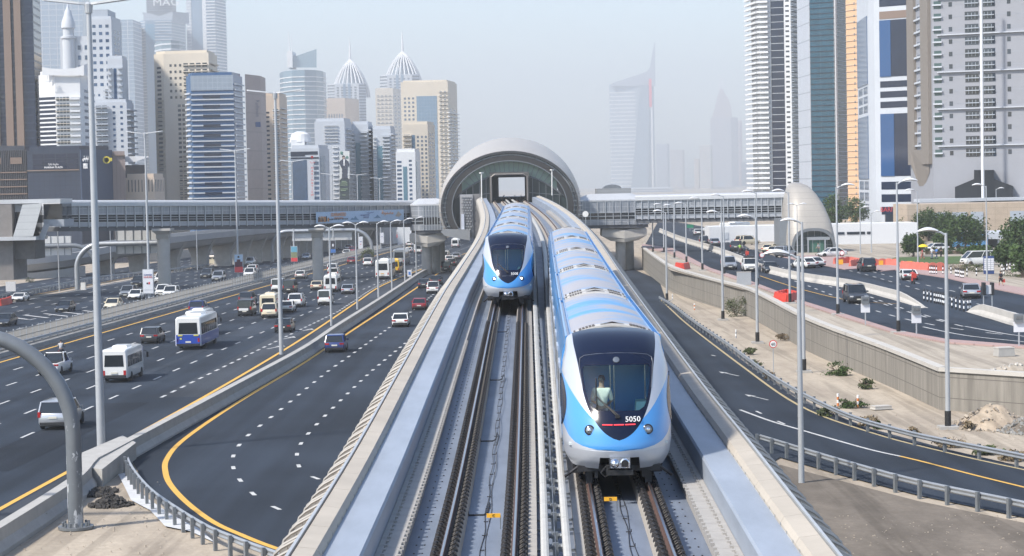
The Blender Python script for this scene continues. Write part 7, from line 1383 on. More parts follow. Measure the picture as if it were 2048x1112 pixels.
rt, pp, zb, zt = tower('office_tower', 'silver tower with curved bays and tall blue glass panels', [(1718, 560), (1741, 532), (1752, 527), (1832, 520)], -60, F_lgrey, [[slab(.04, .9, .153, .41, tm('grey_glass', (.10, .15, .24), .12), .2, .3, 'bay_glass'), slab(.04, .9, .54, .816, tm('grey_glass', (.10, .15, .24), .12), .2, .3, 'bay_glass'), win(.05, .9, 2, .42, .535, 3, .8, .75, W_blue), win(.05, .9, 2, .01, .15, 3, .8, .75, W_blue)], [], [slab(.14, 1, .163, .412, W_navy, .1, .2, 'glass_panel'), slab(.14, .48, .163, .412, tm('royal_glass', (.02, .075, .20), .08), .2, .12, 'glass_panel'), slab(.14, 1, .56, .785, W_navy, .1, .2, 'glass_panel'), slab(.14, .42, .56, .785, tm('royal_glass', (.02, .075, .2)), .2, .12, 'glass_panel'), slab(.14, 1, .79, .82, F_brown, .1, .2, 'louvre_panel'), strips(.14, 1, .428, .55, 3, .62, W_navy), strips(.14, 1, .0, .15, 3, .62, W_navy), strips(.14, 1, .835, .875, 1, .8, W_navy)]], 26)
mb = MB(); mb.text('BARITUMA', P(1789, 423, 517), (1, -.08, 0), (0, 0, 1), 1.1, depth=.2, squeeze=.9); mb.build('sign_lettering', M_redlet, rt); mb = MB(); mb.box2((P(1770, 0, 518).x, 517.5, P(1790, 445, 518).z), (P(1812, 0, 518).x, 518.4, P(1790, 428, 518).z)); mb.build('shop_front', W_dark, rt)
rt, pp, zb, zt = tower('apartment_tower', 'big pale grey tower with a curved bronze edge and dark balcony slots', [(1822, 462), (1868, 436), (2120, 425)], -60, tm('pale_lilac_grey', (.275, .285, .315)), [[slab(.0, .30, .16, 1, mat('bronze_edge', (.20, .175, .15), .7), .6, .8, 'bronze_edge'), slab(.62, .94, .16, 1, mat('bronze_edge', (.2, .175, .15)), .7, .9, 'bronze_edge'), win(.34, .60, 1, .16, 1, 15, .8, .5, W_mid), balc(.28, .64, 1, .16, 1, 15, 1, .14, F_lgrey, .5)], [win(.01, .075, 1, .178, .974, 15, .9, .62, tm('green_pane', (.05, .09, .09), .15)), balc(.005, .08, 1, .178, .974, 15, 1, .12, F_lgrey, .5), win(.130, .165, 1, .178, .974, 15, .8, .36, W_dark), win(.262, .373, 1, .178, .974, 15, .98, .68, W_dark), win(.393, .504, 1, .178, .974, 15, .98, .68, W_dark), ('balcony', .262, .504, 2, .178, .974, 15, .90, .07, F_grey, .5, .5), ('pane_frame', .275, .36, 3, .178, .974, 15, .10, .5, F_grey, .12, .1), ('pane_frame', .405, .49, 3, .178, .974, 15, .10, .5, F_grey, .12, .1), win(.595, .63, 1, .178, .974, 15, .8, .38, W_dark), ('ledge', .04, 1, 1, .155, .95, 5, 1, .025, F_lgrey, .6, .6), ('joint', 0, 1, 1, .178, .974, 15, 1, .014, F_grey, .03, .05)]], 30, vis=400)
Yr = 431.; rx = lambda px: P(px, 300, Yr)
mb = MB(); mb.loft([[P(1838, 372, 452), P(1822, 330, 455), P(1822, 300, 455), P(1858, 300, 440), P(1859, 345, 440), P(1850, 372, 446)], [P(1838, 372, 454), P(1822, 330, 457), P(1822, 300, 457), P(1858, 300, 442), P(1859, 345, 442), P(1850, 372, 448)]]); mb.build('bronze_foot', mat('bronze_edge', (.24, .20, .165)), rt)
mb = MB(); mb.tube([P(1966, 400, 426), P(1962, -30, 426)], .32, 10); mb.build('front_pole', F_white, rt, smooth=50)
mb = MB(); mb.loft([[P(x, y, Y) for x, y in ((1910, 400), (1910, 374), (1948, 358), (1948, 340), (1988, 340), (1988, 358), (2026, 372), (2026, 400))] for Y in (427.4, 431)]); mb.build('dark_entrance', mat('entrance_dark', (.016, .018, .022), .4), rt)
mb = MB(); mb.box2((P(1835, 0, 424).x, 422, P(1950, 402, 424).z), (P(2100, 0, 424).x, 428, P(1950, 396, 424).z)); mb.build('canopy', F_lgrey, rt)
t = thing('sandstone_wall', 'long sandstone coloured podium wall below the big pale grey tower', 'wall', (P(1930, 440, 405).x, 406, PR[0])); mb = MB(); a, b = P(1815, 452, 405), P(2250, 404, 405); mb.box2((a.x, 405, PR[0]-.5), (b.x, 420, P(1930, 407, 405).z)); mb.build('wall_face', grid_mat('sandstone', (.42, .34, .26), (.33, .27, .21), 2.4, 1.2, .07, .85, var=.15), t); mb = MB()
for x0, x1 in ((1866, 1895), (1904, 1934), (1941, 1966), (2020, 2060)): mb = MB(); mb.box2((P(x0, 0, 404.9).x, 404.8, P(1930, 450, 405).z), (P(x1, 0, 404.9).x, 405.2, P(1930, 424, 405).z)); mb.build('grey_panel', F_grey, t)
t = thing('long_white_wall', 'long low white building with dark window slots right of the domed entrance', 'building', (P(1740, 480, 392).x, 393, PR[0])); mb = MB(); mb.box2((P(1655, 0, 392).x, 392, PR[0]-.4), (P(1835, 0, 392).x, 402, P(1740, 447, 392).z)); mb.build('wall', F_white, t)
for x0, x1 in ((1675, 1688), (1693, 1729), (1733, 1742)): mb = MB(); mb.box2((P(x0, 0, 392).x, 391.9, P(1740, 468, 392).z), (P(x1, 0, 392).x, 392.1, P(1740, 463, 392).z)); mb.build('window', W_dark, t)
t = thing('long_white_wall', 'long low white building under the right footbridge left of the dome', 'building', (P(1510, 480, 420).x, 421, PR[0])); mb = MB(); mb.box2((P(1418, 0, 420).x, 420, PR[0]-.4), (P(1572, 0, 420).x, 430, P(1500, 452, 420).z)); mb.build('wall', F_white, t)
for x0, x1, y0, y1 in ((1483, 1505, 470, 486), (1444, 1456, 464, 478)): mb = MB(); mb.box2((P(x0, 0, 420).x, 419.9, P(1500, y1, 420).z), (P(x1, 0, 420).x, 420.1, P(1500, y0, 420).z)); mb.build('door', F_lgrey, t)
t = thing('grey_ramp_building', 'grey concrete ramp building behind the round trees at right', 'building', (P(1985, 480, 360).x, 361, PR[0])); mb = MB(); mb.box2((P(1962, 0, 358).x, 358, P(1990, 478, 358).z), (P(2080, 0, 358).x, 372, P(1990, 465, 358).z)); mb.box2((P(1962, 0, 358).x, 358.5, PR[0]-.3), (P(1970, 0, 358).x, 368, P(1990, 478, 358).z)); mb.box2((P(1996, 0, 358).x, 358.5, PR[0]-.3), (P(2001, 0, 358).x, 368, P(1990, 478, 358).z)); mb.build('wall', F_lgrey, t)
# ================================================================ PLANTS
def leaf_cloud(mb, c, r, n, size, seed=0):
    """many leaf-sized quads scattered through lumpy clumps that fill an uneven ellipsoid"""
    rn = random.Random(seed); cl = []
    for _ in range(max(6, int(n/55))):
        while True:
            v = Vector((rn.uniform(-1, 1), rn.uniform(-1, 1), rn.uniform(-.8, 1)))
            if .35 < v.length < 1: break
        cl.append((v, rn.uniform(.22, .42)))
    for i in range(n):
        v, k = cl[rn.randrange(len(cl))]; q = v+Vector((rn.gauss(0, 1), rn.gauss(0, 1), rn.gauss(0, .8)))*k*.6
        p = Vector(c)+Vector((q.x*r[0], q.y*r[1], q.z*r[2])); s_ = size*rn.uniform(.6, 1.3)
        a = Vector((rn.gauss(0, 1), rn.gauss(0, 1), rn.gauss(0, .6))).normalized(); b = a.cross(Vector((rn.gauss(0, 1), rn.gauss(0, 1), rn.gauss(0, 1)))).normalized()
        mb.poly([p-a*s_*.5, p+b*s_*.3, p+a*s_*.5, p-b*s_*.3])
def tree(label, px, py, w_, h_, pl=PR, n=2600, m=None, trunk=.2, seed=0, size=.42):
    b = G(px, py, pl); k = 1.12/S(b.y); W_, H_ = w_*k, h_*k; t = thing('tree', label, 'tree', b, group='street trees'); rn = random.Random(seed); mb = MB(); top = b+Vector((0, 0, H_*(trunk+.25)))
    mb.tube([b+Vector((0, 0, -.2)), b+Vector((rn.uniform(-.2, .2), 0, H_*trunk*.6)), top], [.22, .17, .08], 8)
    for i in range(6): a = i*1.05+rn.random(); mb.tube([b+Vector((0, 0, H_*trunk*.8)), b+Vector((math.cos(a)*W_*.18, math.sin(a)*W_*.18, H_*(trunk+.18))), b+Vector((math.cos(a)*W_*.34, math.sin(a)*W_*.34, H_*(trunk+.42)))], [.10, .06, .025], 6)
    mb.build('trunk', M_bark, t, smooth=60); mb = MB(); leaf_cloud(mb, b+Vector((0, 0, H_*(trunk+(1-trunk)*.48))), (W_*.52, W_*.45, H_*(1-trunk)*.54), n, size, seed); mb.build('crown', m or M_leaf, t, fix=False)
for i, a in enumerate((('dark green tree at the left end of the sandstone wall', 1830, 480, 42, 62), ('tall dark tree in front of the sandstone wall, second from the left', 1858, 482, 46, 54), ('pointed green tree right of the second dark tree', 1893, 482, 36, 50), ('small round tree left of the yellow umbrella', 1826, 513, 32, 38), ('small round tree beside the light blue minibus', 1887, 503, 32, 36), ('biggest round tree in front of the light blue minibus', 1932, 500, 66, 58), ('round tree behind the white van, right end', 1945, 530, 28, 34), ('small round tree right of the white van', 1966, 530, 24, 32), ('dense green tree against the sandstone wall at right', 2003, 462, 62, 40), ('round tree right of the white notice board', 2012, 540, 40, 50), ('large green tree cut by the right picture edge', 2040, 520, 60, 70), ('dark tree right of the domed entrance', 1712, 455, 40, 52), ('dark green tree between the dome and the peach tower', 1668, 470, 34, 68), ('round tree at the right picture edge below the large one', 2046, 555, 44, 62))):
    tree(*a, seed=i+3, n=5200 if a[3] > 45 else 3200)
tree('bushy grey-green shrub growing in the median below the printed banner', 734, 522, 26, 24, PL, 900, M_leaf2, .05, 71, .35)
def bush(label, px, py, w_, h_, pl=PL, m=None, n=700, seed=0, size=.16, name='bush'):
    b = G(px, py, pl); k = 1/S(b.y); W_, H_ = w_*k, h_*k; t = thing(name, label, 'bush', b, group='desert bushes'); rn = random.Random(seed+100); mb = MB()
    for i in range(14): a = rn.random()*6.28; mb.tube([b, b+Vector((math.cos(a)*W_*.25, math.sin(a)*W_*.25, H_*.5)), b+Vector((math.cos(a)*W_*.45, math.sin(a)*W_*.4, H_*rn.uniform(.5, 1)))], [.025, .018, .006], 5)
    mb.build('stem', M_bark, t); mb = MB(); leaf_cloud(mb, b+Vector((0, 0, H_*.42)), (W_*.5, W_*.4, H_*.55), n, size, seed); mb.build('foliage', m or M_leaf2, t, fix=False)
M_dry = mat('leaf_dry', (.20, .155, .095), .9, var=.4, scale=2, rand=.15)
for i, a in enumerate((('large silvery bush by the retaining wall', 1472, 632, 52, 42, PL, M_leaf2, 1500), ('low green bush behind the round speed sign', 1676, 750, 54, 26, PL, M_leaf, 1000), ('small grey bush right of the green one by the wall', 1729, 777, 28, 20), ('green bush between the two striped marker posts', 1706, 814, 50, 20, PL, M_leaf, 900), ('dark bush under the crash rail, left of the striped posts', 1662, 832, 46, 20), ('wide dry bush under the crash rail below the striped posts', 1736, 852, 46, 20, PL, M_dry, 800), ('green tuft right of the wide dry bush', 1756, 857, 22, 14, PL, M_leaf, 350), ('brown tuft by the crash rail, left of the square footing', 1823, 868, 30, 14, PL, M_dry, 500), ('long dry bush by the crash rail, third from the right', 1900, 892, 60, 18, PL, M_dry, 900), ('long green and brown bush by the rail, second from the right', 1970, 907, 60, 16, PL, M_leaf2, 900), ('dark dry bush by the rail at the right edge', 2030, 920, 50, 18, PL, M_dry, 800), ('grey tuft left of the speed sign foot', 1502, 708, 26, 16), ('dry tuft below the speed sign', 1540, 757, 26, 14, PL, M_dry, 400), ('small bush beside the crash rail above the lane arrow', 1510, 732, 22, 14), ('scraggly bush at the foot of the barrier in the corner', 68, 1046, 42, 34, PL, M_leaf2, 420, 0, .10), ('dry twig bush beside the rubble heap', 1936, 858, 28, 20, PL, M_dry, 300), ('dark bush at the wall top left of the silver tower', 1570, 680, 40, 14, PL, M_dry, 500), ('low bush behind the far left crash rail', 62, 565, 26, 12, PL, M_leaf2, 300), ('pale flowering bush in front of the white van', 1955, 543, 60, 18, PR, M_leaf2, 900), ('brown hedge clump left of the flowering bush', 1920, 540, 70, 16, PR, M_dry, 900), ('dark hedge clump at the right pavement edge', 2035, 553, 50, 12, PR, M_leaf2, 700))):
    bush(*a[:5], *(a[5:] if len(a) > 5 else ()), **({} if len(a) > 8 else {'seed': i+1}))
t = thing('hedge', 'clipped green hedge in front of the parked white car and coach', 'hedge', G(1900, 508, PR)); mb = MB(); a, b = G(1850, 509, PR), G(1985, 507, PR)
for i in range(14): leaf_cloud(mb, lerp(a, b, i/13)+Vector((0, 0, .5)), (1., .8, .6), 260, .25, i)
mb.build('foliage', M_leaf, t, fix=False); mb = MB(); mb.bar(a+Vector((0, 0, .3)), b+Vector((0, 0, .3)), .5, .5); mb.build('core', M_bark, t)
# ================================================================ HEAPS, STONES, BLOCKS
def heap(name, label, px, py, w_, h_, m, pl=PL, seed=1, dep=.8, rocks=0, rm=None):
    b = G(px, py, pl); k = 1/S(b.y); W_, H_ = w_*k/2, h_*k; t = thing(name, label, 'heap', b); n = 18; mb = MB(); rings = []
    for i in range(9):
        u = i/8; rings.append([b+Vector((W_*u*math.cos(a)*(1+.25*noise.noise(Vector((math.cos(a)*1.5+seed, math.sin(a)*1.5, u)))), W_*dep*u*math.sin(a), H_*(1-u**1.4)*(1+.5*noise.noise(Vector((u*math.cos(a)*3+seed, u*math.sin(a)*3, 1))))-.06*u)) for a in [2*math.pi*j/n for j in range(n)]])
    mb.loft(rings[::-1]); mb.build('mound', m, t, smooth=70); rn = random.Random(seed)
    if rocks:
        mb = MB()
        for _ in range(rocks):
            a, u = rn.random()*6.28, rn.random()**.6*1.25; s_ = rn.uniform(.05, .22); mb.box(b+Vector((W_*u*math.cos(a), W_*dep*u*math.sin(a), max(.0, H_*(1-u**1.4)))), (s_, s_*rn.uniform(.6, 1.2), s_*.7), rot=Matrix.Rotation(rn.random()*3, 3, Vector((rn.random(), rn.random(), 1)).normalized()))
        tag(mb.build('stone', rm or m, t), kind='stuff')
    return t
M_rub = mat('asphalt_rubble', (.045, .042, .040), .95, var=.4, scale=9, bump=1, bscale=14)
heap('gravel_heap', 'dark heap of asphalt crumbs on the sandy corner by the pipe gantry', 222, 1010, 68, 20, M_rub, dep=.9, rocks=260, rm=M_rub); heap('gravel_heap', 'thin scatter of dark crumbs above the asphalt heap', 196, 985, 60, 5, M_rub, dep=1.6, seed=4, rocks=220, rm=M_rub)
heap('rubble_heap', 'sandy rubble heap in front of the end of the retaining wall', 1985, 850, 150, 40, sandmat('rubble_sand', (.40, .33, .25), (.27, .22, .17), .8), seed=8, rocks=160, rm=mat('stone_tan', (.33, .28, .22)), dep=1.3); heap('rubble_heap', 'grey rubble heap cut by the right picture edge', 2046, 862, 80, 26, M_dirt, seed=5, rocks=160, rm=M_concd, dep=1.2); heap('sand_mound', 'low sand mound on the raised ground by the wall', 2030, 742, 110, 14, M_sand2, PR, 3, rocks=30, rm=M_conc2)
rn = random.Random(11); mb = MB()
for _ in range(700):
    px, py = rn.choice(((rn.uniform(20, 420), rn.uniform(960, 1110)), (rn.uniform(1330, 1900), rn.uniform(560, 860)), (rn.uniform(1640, 2040), rn.uniform(1030, 1110)), (rn.uniform(1820, 2040), rn.uniform(780, 880))))
    if px < 430 and (px > 330 or px < 150 and py < 1030): continue
    if 1330 < px < 1900 and 500 < py < 870 and (py < 560+(px-1330)*.0+0 or py > 640+(px-1388)*.52-16 or py < 590+(px-1400)*.50): continue
    p = G(px, py); s_ = rn.uniform(.02, .075); mb.box(p+Vector((0, 0, s_*.2)), (s_, s_*1.2, s_*.7), rz=rn.random()*3, taper=.6)
tag(mb.build('loose_stone', mat('stone_tan', (.33, .28, .22), .9, var=.3, scale=1)), kind='stuff', label='small loose stones strewn over the sand', cat='stones')
mb = MB()
for poly in (((236, 948), (252, 945), (268, 975), (300, 1000), (345, 1030), (400, 1058), (430, 1085), (380, 1062), (330, 1052), (300, 1020), (262, 1000), (250, 975)),): mb.poly([G(*p, dz=.03) for p in poly])
tag(mb.build('spilled_cement', mat('cement_pale', (.50, .51, .52), .9, var=.15, scale=2)), kind='structure')
def block(name, label, px, py, dims, pl, rz, m, cat='block'):
    b = G(px, py, pl); t = thing(name, label, cat, b); mb = MB(); mb.box(b+Vector((0, 0, dims[2]/2)), dims, rz=rz, taper=.94); mb.build('block_body', m, t); mb = MB(); mb.box(b+Vector((0, 0, dims[2]+.03)), (dims[0]*.98, dims[1]*.98, .07), rz=rz); mb.build('lid', M_conc2, t)
block('concrete_block', 'grey concrete block on the raised sand near the right edge', 2008, 712, (1.2, .9, .55), PR, .2, M_conc); block('concrete_slab', 'tilted broken slab lying on the low sand', 1762, 818, (1.2, .7, .16), PL, .3, M_conc2); block('dark_crate', 'small dark box lying on the sand beside the silvery bush', 1432, 609, (1.0, .6, .45), PL, 0, M_trim, 'box')
block('utility_cabinet', 'grey utility cabinet on the retaining wall beside a lamp', 1488, 570, (1.7, .6, 1.5), PR, 0, M_pole, 'cabinet'); block('utility_cabinet', 'pale cabinet at the left end of the retaining wall', 1345, 557, (.6, .5, 1.1), PL, 0, M_sill, 'cabinet'); block('utility_cabinet', 'small white cabinet by the feet of the bent gantries', 167, 580, (.8, .6, 1.2), PL, 0, M_sill, 'cabinet')
# ================================================================ SIGNS, POSTERS, BOLLARDS, BARRIERS
def disc_sign(label, px, py, top, txt, pl=PL, r=.36):
    b = G(px, py, pl); c = P(px, top, b.y); t = thing('road_sign', label, 'road sign', b); mb = MB(); mb.tube([b, Vector((b.x, b.y, c.z+r))], .035, 8); mb.build('post', M_pole, t)
    c = Vector((b.x, b.y-.06, c.z)); mb = MB(); mb.lathe([(r, 0), (r, .02)], c, 28, 'Y'); pl_ = mb.build('sign_plate', mat('sign_red', (.60, .03, .03), .4), t); mb = MB(); mb.lathe([(r*.80, -.01), (r*.80, 0)], c, 28, 'Y'); mb.build('sign_face', mat('sign_white', (.78, .78, .76), .4), t)
    if txt: mb = MB(); mb.text(txt, c+Vector((0, -.03, -r*.34)), (1, 0, 0), (0, 0, 1), r*.72, depth=.01); mb.build('sign_lettering', M_glyph, t)
disc_sign('round speed sign reading 60 on a thin pole in the sand', 1547, 746, 688, '60', r=.30); disc_sign('small round road sign beyond the raised road barrier', 1524, 520, 510, '', PR, .38); disc_sign('small round road sign right of the domed entrance', 1684, 520, 506, '', PR, .36)
def board(name, label, px, base, y0, y1, x0, x1, m, pl, extra=(), cat='sign'):
    """upright board between pixel rows y0..y1 on posts that stand at row base"""
    b = G(px, base, pl); t = thing(name, label, cat, b); Y = b.y; a, c = P(x0, y1, Y), P(x1, y0, Y); mb = MB(); mb.box2((a.x, Y-.08, a.z), (c.x, Y+.08, c.z)); mb.build('board', m, t)
    mb = MB(); mb.bar((b.x, Y, b.z), (b.x, Y, a.z+.05), .09); mb.build('post', M_pole, t)
    for nm, u0, u1, v0, v1, em in extra: mb = MB(); mb.box2((lerp(a.x, c.x, u0), Y-.12, lerp(a.z, c.z, v0)), (lerp(a.x, c.x, u1), Y-.07, lerp(a.z, c.z, v1))); mb.build(nm, em, t)
    return t, a, c, Y
M_pw = mat('poster_white', (.66, .67, .70), .5, var=.03); M_psky = mat('poster_sky', (.38, .52, .66), .5, var=.05); M_pred = mat('poster_red', (.62, .05, .06), .5, var=.05); M_pdark = mat('poster_dark', (.03, .03, .04), .5, var=.1); M_pblue = mat('poster_blue', (.05, .16, .45), .5, var=.05); M_pgreen = mat('poster_olive', (.20, .22, .12), .5, var=.25, scale=4); M_pfig = mat('poster_figures', (.10, .03, .05), .6, var=.6, scale=5); M_pnavy = mat('poster_navy', (.08, .10, .30), .5)
fY = G(297, 608).y
def mast_poster(label, mast_label, x0, x1, y0, y1, base, m, extra, texts=()):
    b = G((x0+x1)/2, base); Y = b.y-.35; t = thing('mast_poster', label, 'poster', (b.x, Y, P((x0+x1)/2, y1, Y).z), group='posters on the motorway masts'); a, c = P(x0, y1, Y), P(x1, y0, Y); mb = MB(); mb.box2((a.x, Y-.10, a.z), (c.x, Y+.06, c.z)); mb.build('poster_box', M_pole, t); mb = MB(); mb.box2((a.x+.1, Y-.14, a.z+.1), (c.x-.1, Y-.10, c.z-.1)); mb.build('poster_sheet', m, t)
    for nm, u0, u1, v0, v1, em in extra: mb = MB(); mb.box2((lerp(a.x, c.x, u0), Y-.17, lerp(a.z, c.z, v0)), (lerp(a.x, c.x, u1), Y-.135, lerp(a.z, c.z, v1))); mb.build(nm, em, t)
    for tx, u, v, h, em in texts: mb = MB(); mb.text(tx, (lerp(a.x, c.x, u), Y-.17, lerp(a.z, c.z, v)), (1, 0, 0), (0, 0, 1), h*(c.z-a.z), depth=.03); mb.build('lettering', em, t)
mast_poster('tall white poster reading SUMMER SAVE BIG on a mast behind the fence', '', 286, 307, 538, 588, 606, M_pw, (('picture', .36, .5, .40, .46, M_glyph), ('picture', .54, .66, .39, .48, M_pred), ('rule', .1, .9, .165, .172, M_pole)), (('SUMMER', .5, .74, .06, M_pnavy), ('SAVE BIG', .5, .65, .06, M_pred)))
mast_poster('poster of dark figures on red below pale sky, on the fourth mast', '', 469, 486, 508, 546, 570, M_psky, (('red_field', .04, .96, .03, .34, M_pred), ('figures', .08, .92, .32, .60, M_pfig), ('figures', .3, .7, .56, .72, M_pfig), ('emblem', .4, .6, .80, .90, M_glyph)))
mast_poster('beach poster with blue sky and a red foot, right of the second mast', '', 582, 595, 492, 524, 538, mat('poster_teal', (.12, .34, .46), .5), (('red_field', .04, .96, .03, .26, M_pred), ('beach', .04, .96, .26, .62, M_pgreen)))
mast_poster('dark poster with a blue foot near the second pier', '', 661, 671, 480, 506, 522, M_pdark, (('blue_field', .04, .96, .03, .3, M_pblue), ('picture', .35, .65, .5, .7, M_pw)))
mast_poster('white banner on a far mast left of the queue gap', '', 717, 726, 473, 500, 510, M_pw, (('lettering', .3, .7, .6, .64, M_pnavy), ('picture', .4, .6, .4, .46, M_pred))); mast_poster('white banner on a farther mast right of the queue', '', 760, 768, 465, 487, 500, M_pw, (('lettering', .3, .7, .6, .64, M_pnavy),)); mast_poster('farthest red and white poster beside the red car', '', 793, 800, 459, 476, 489, M_pw, (('red_field', .04, .96, .03, .4, M_pred), ('figures', .2, .8, .4, .7, M_pfig)))
board('notice_board', 'small blue and white notice at the end of the barrier lamps', 819, 562, 540, 553, 815, 823, M_pw, PL, (('picture', .25, .75, .25, .75, M_pblue),)); board('notice_board', 'small blue and white notice right of the red poster', 512, 545, 529, 541, 509, 516, M_pw, PL, (('picture', .25, .75, .25, .75, M_pblue),))
# printed banner on the left footbridge
Yb = yb(720)-1.2; t = thing('printed_banner', 'long printed banner reading GUARANTEED hung on the left footbridge', 'banner', P(720, 444, Yb)); a, c = P(640, 444, Yb), P(803, 421, Yb); d = Vector((c.x-a.x, yb(803)-yb(640), 0)).normalized(); o = Vector((a.x, yb(640)-1.3, 0)); Lb = (c.x-a.x)/d.x; zz = lambda v: lerp(P(720, 444, Yb).z, P(720, 421.5, Yb).z, v); q = lambda u, v, k=0.: Vector((o.x+d.x*Lb*u, o.y+d.y*Lb*u-k, zz(v)))
def quad(name, pts, m, k): mb = MB(); mb.loft([[q(u, v, k) for u, v in pts], [q(u, v, k-.04) for u, v in pts]]); mb.build(name, m, t)
quad('banner_sheet', ((0, 0), (1, 0), (1, 1), (0, 1)), mat('banner_blue', (.40, .53, .68), .5, var=.10, scale=.3), .0); quad('banner_frame', ((0, -.04), (1, -.04), (1, .02), (0, .02)), M_pole, .06)
mb = MB(); mb.text('GUARANTEED', q(.25, .58, .12), d, (0, 0, 1), .62, depth=.04, squeeze=.62); mb.text('THE BEST DEALS', q(.25, .38, .12), d, (0, 0, 1), .2, depth=.04); mb.build('orange_lettering', mat('letter_orange', (.70, .28, .08), .5), t)
mb = MB(); mb.text('BOOK YOUR NEXT TRIP NOW', q(.25, .27, .12), d, (0, 0, 1), .22, depth=.04); mb.build('dark_lettering', M_glyph, t); mb = MB(); mb.text(''.join(reversed('ﻣﻀﻤﻮﻧﺔ')), q(.81, .62, .12), d, (0, 0, 1), .62, depth=.04); mb.build('arabic_lettering', mat('letter_orange', (.7, .28, .08)), t)
for i in range(16): u = .03+.012*(i % 10); quad('crowd_figure', ((u-.008, .12+.03*(i % 3)), (u+.008, .12+.03*(i % 3)), (u+.006, .4+.07*(i % 4)), (u-.006, .42+.07*(i % 4))), (mat('crowd_orange', (.55, .25, .10), .6), M_pdark, mat('crowd_tan', (.5, .36, .25), .6))[i % 3], .08)
for pts in (((.38, .2), (.48, .2), (.46, .32), (.44, .55), (.42, .34), (.40, .42)), ((.64, .3), (.73, .3), (.69, .6), (.67, .4))): quad('ship_picture', pts, mat('ship_blue', (.15, .26, .38), .6), .08)
quad('aeroplane_picture', ((.56, .78), (.60, .74), (.65, .82), (.655, .86), (.60, .80), (.58, .82)), M_pnavy, .08); quad('house_picture', ((.90, .42), (.945, .36), (.975, .55), (.935, .86)), mat('house_tan', (.42, .36, .30), .6), .08)
mb = MB(); mb.text('FLY AND STAY', q(.55, .55, .12), d, (0, 0, 1), .22, depth=.04); mb.text('WITH US', q(.56, .36, .12), d, (0, 0, 1), .22, depth=.04); mb.build('blue_lettering', M_pnavy, t)
# signs by the raised road
for i, (px, base, y1, y0) in enumerate(((1731, 650, 625, 593), (1833, 671, 646, 612), (2038, 695, 664, 628))):
    lab = ('grey back of a small pole sign left of the second black-footed lamp', 'grey back of a small pole sign in the middle of the raised road edge', 'grey back of a small pole sign at the right edge')[i]
    b = G(px, base, PR); t = thing('pole_sign', lab, 'road sign', b); z0 = P(px, y1, b.y).z; z1 = P(px, y0, b.y).z; Y = b.y; mb = MB(); mb.bar(b, (b.x, Y, z1-.3), .09); mb.build('post', M_pole, t); mb = MB(); mb.box2((b.x-.38, Y-.07, z0), (b.x+.38, Y-.03, z0+.75)); mb.build('sign_plate', M_pw, t); mb = MB(); mb.box((b.x, Y, z1-.3), (.62, .5, .6)); mb.build('lamp_box', M_galvd, t); mb = MB(); mb.box((b.x, Y-.26, z1-.25), (.44, .04, .2)); mb.build('sign_lens', M_lampoff, t)
b = G(1969, 618, PR); t = thing('double_board', 'white notice between two dark boards right of the silver saloon', 'road sign', b); Y = b.y
for x in (1967, 1984): mb = MB(); mb.bar((P(x, 600, Y).x, Y, PR[0]), (P(x, 600, Y).x, Y, P(x, 567, Y).z), .08); mb.build('post', M_pole, t)
mb = MB(); mb.box2((P(1970, 0, Y).x, Y-.08, P(1975, 588, Y).z), (P(1982, 0, Y).x, Y-.03, P(1975, 570, Y).z)); mb.build('notice', M_pw, t)
for x in (1966, 1983): mb = MB(); mb.box2((P(x, 0, Y).x-.12, Y-.3, P(x, 590, Y).z), (P(x, 0, Y).x+.12, Y+.5, P(x, 565, Y).z)); mb.build('dark_board', M_trim, t)
b = G(1978, 548, PR); t = thing('information_board', 'white information board with a grid of plates on a blue frame', 'sign', b); Y = b.y; a, c = P(1968, 548, Y), P(1988, 512, Y); mb = MB(); mb.box2((a.x, Y, a.z), (c.x, Y+.3, c.z)); mb.build('frame', mat('board_blue', (.03, .06, .18), .5), t)
for j in range(6):
    for i in range(3): mb = MB(); mb.box2((lerp(a.x, c.x, .03+i*.325), Y-.06, lerp(a.z, c.z, .20+j*.115)), (lerp(a.x, c.x, .32+i*.325), Y, lerp(a.z, c.z, .30+j*.115))); mb.build('white_plate', M_pw, t)
# striped bollards
def make_bollard():
    t = thing('bollard', 'bollard', 'bollard'); 
    for i in range(5): mb = MB(); mb.lathe([(.075, i*.24), (.075, i*.24+.24)] if i < 4 else [(.075, .96), (.07, 1.14), (.03, 1.2)], (0, 0, 0), 10); mb.build('black_ring' if i % 2 == 0 else 'white_ring', M_glyph if i % 2 == 0 else M_wlet, t, smooth=40)
    return t
bo = make_bollard(); gb = 'black and white striped bollards'
for lab, pts in (('black and white bollard in the row past the end of the pale barrier', [(1848, 602), (1855, 603.5), (1862, 605), (1869, 606.5), (1873, 607.5), (1877, 608), (1881, 609), (1885, 610), (1888, 611), (1896, 614), (1904, 616), (1912, 619), (1920, 621), (1928, 622.5), (1936, 622), (1941, 621.5)]), ('black and white bollard on the sandy pavement behind the orange netting', [(1860, 549), (1863, 549), (1866, 549.5), (1869, 549.5), (1873, 550), (1886, 550), (1902, 550), (1911, 555), (1914, 555.5), (1917, 556), (1921, 557), (1924, 558), (1927, 558), (1934, 553), (1953, 552)]), ('black and white bollard on the plaza right of the information board', [(2004, 544), (2008, 551), (2014, 543), (2020, 541), (2028, 543), (2034, 541), (2044, 543)])):
    for px, py in pts: copy_thing(bo, G(px, py, PR), 0, lab, gb)
drop(bo)
def marker(label, px, py, c2, n): 
    b = G(px, py); t = thing('marker_post', label, 'marker post', b, group='striped marker posts')
    for i in range(4): mb = MB(); mb.lathe([(.075, i*.2), (.075, i*.2+.2)], b, 10); mb.build('white_ring' if i % 2 else 'coloured_ring', M_wlet if i % 2 else c2, t)
M_or = mat('marker_orange', (.60, .20, .06), .5)
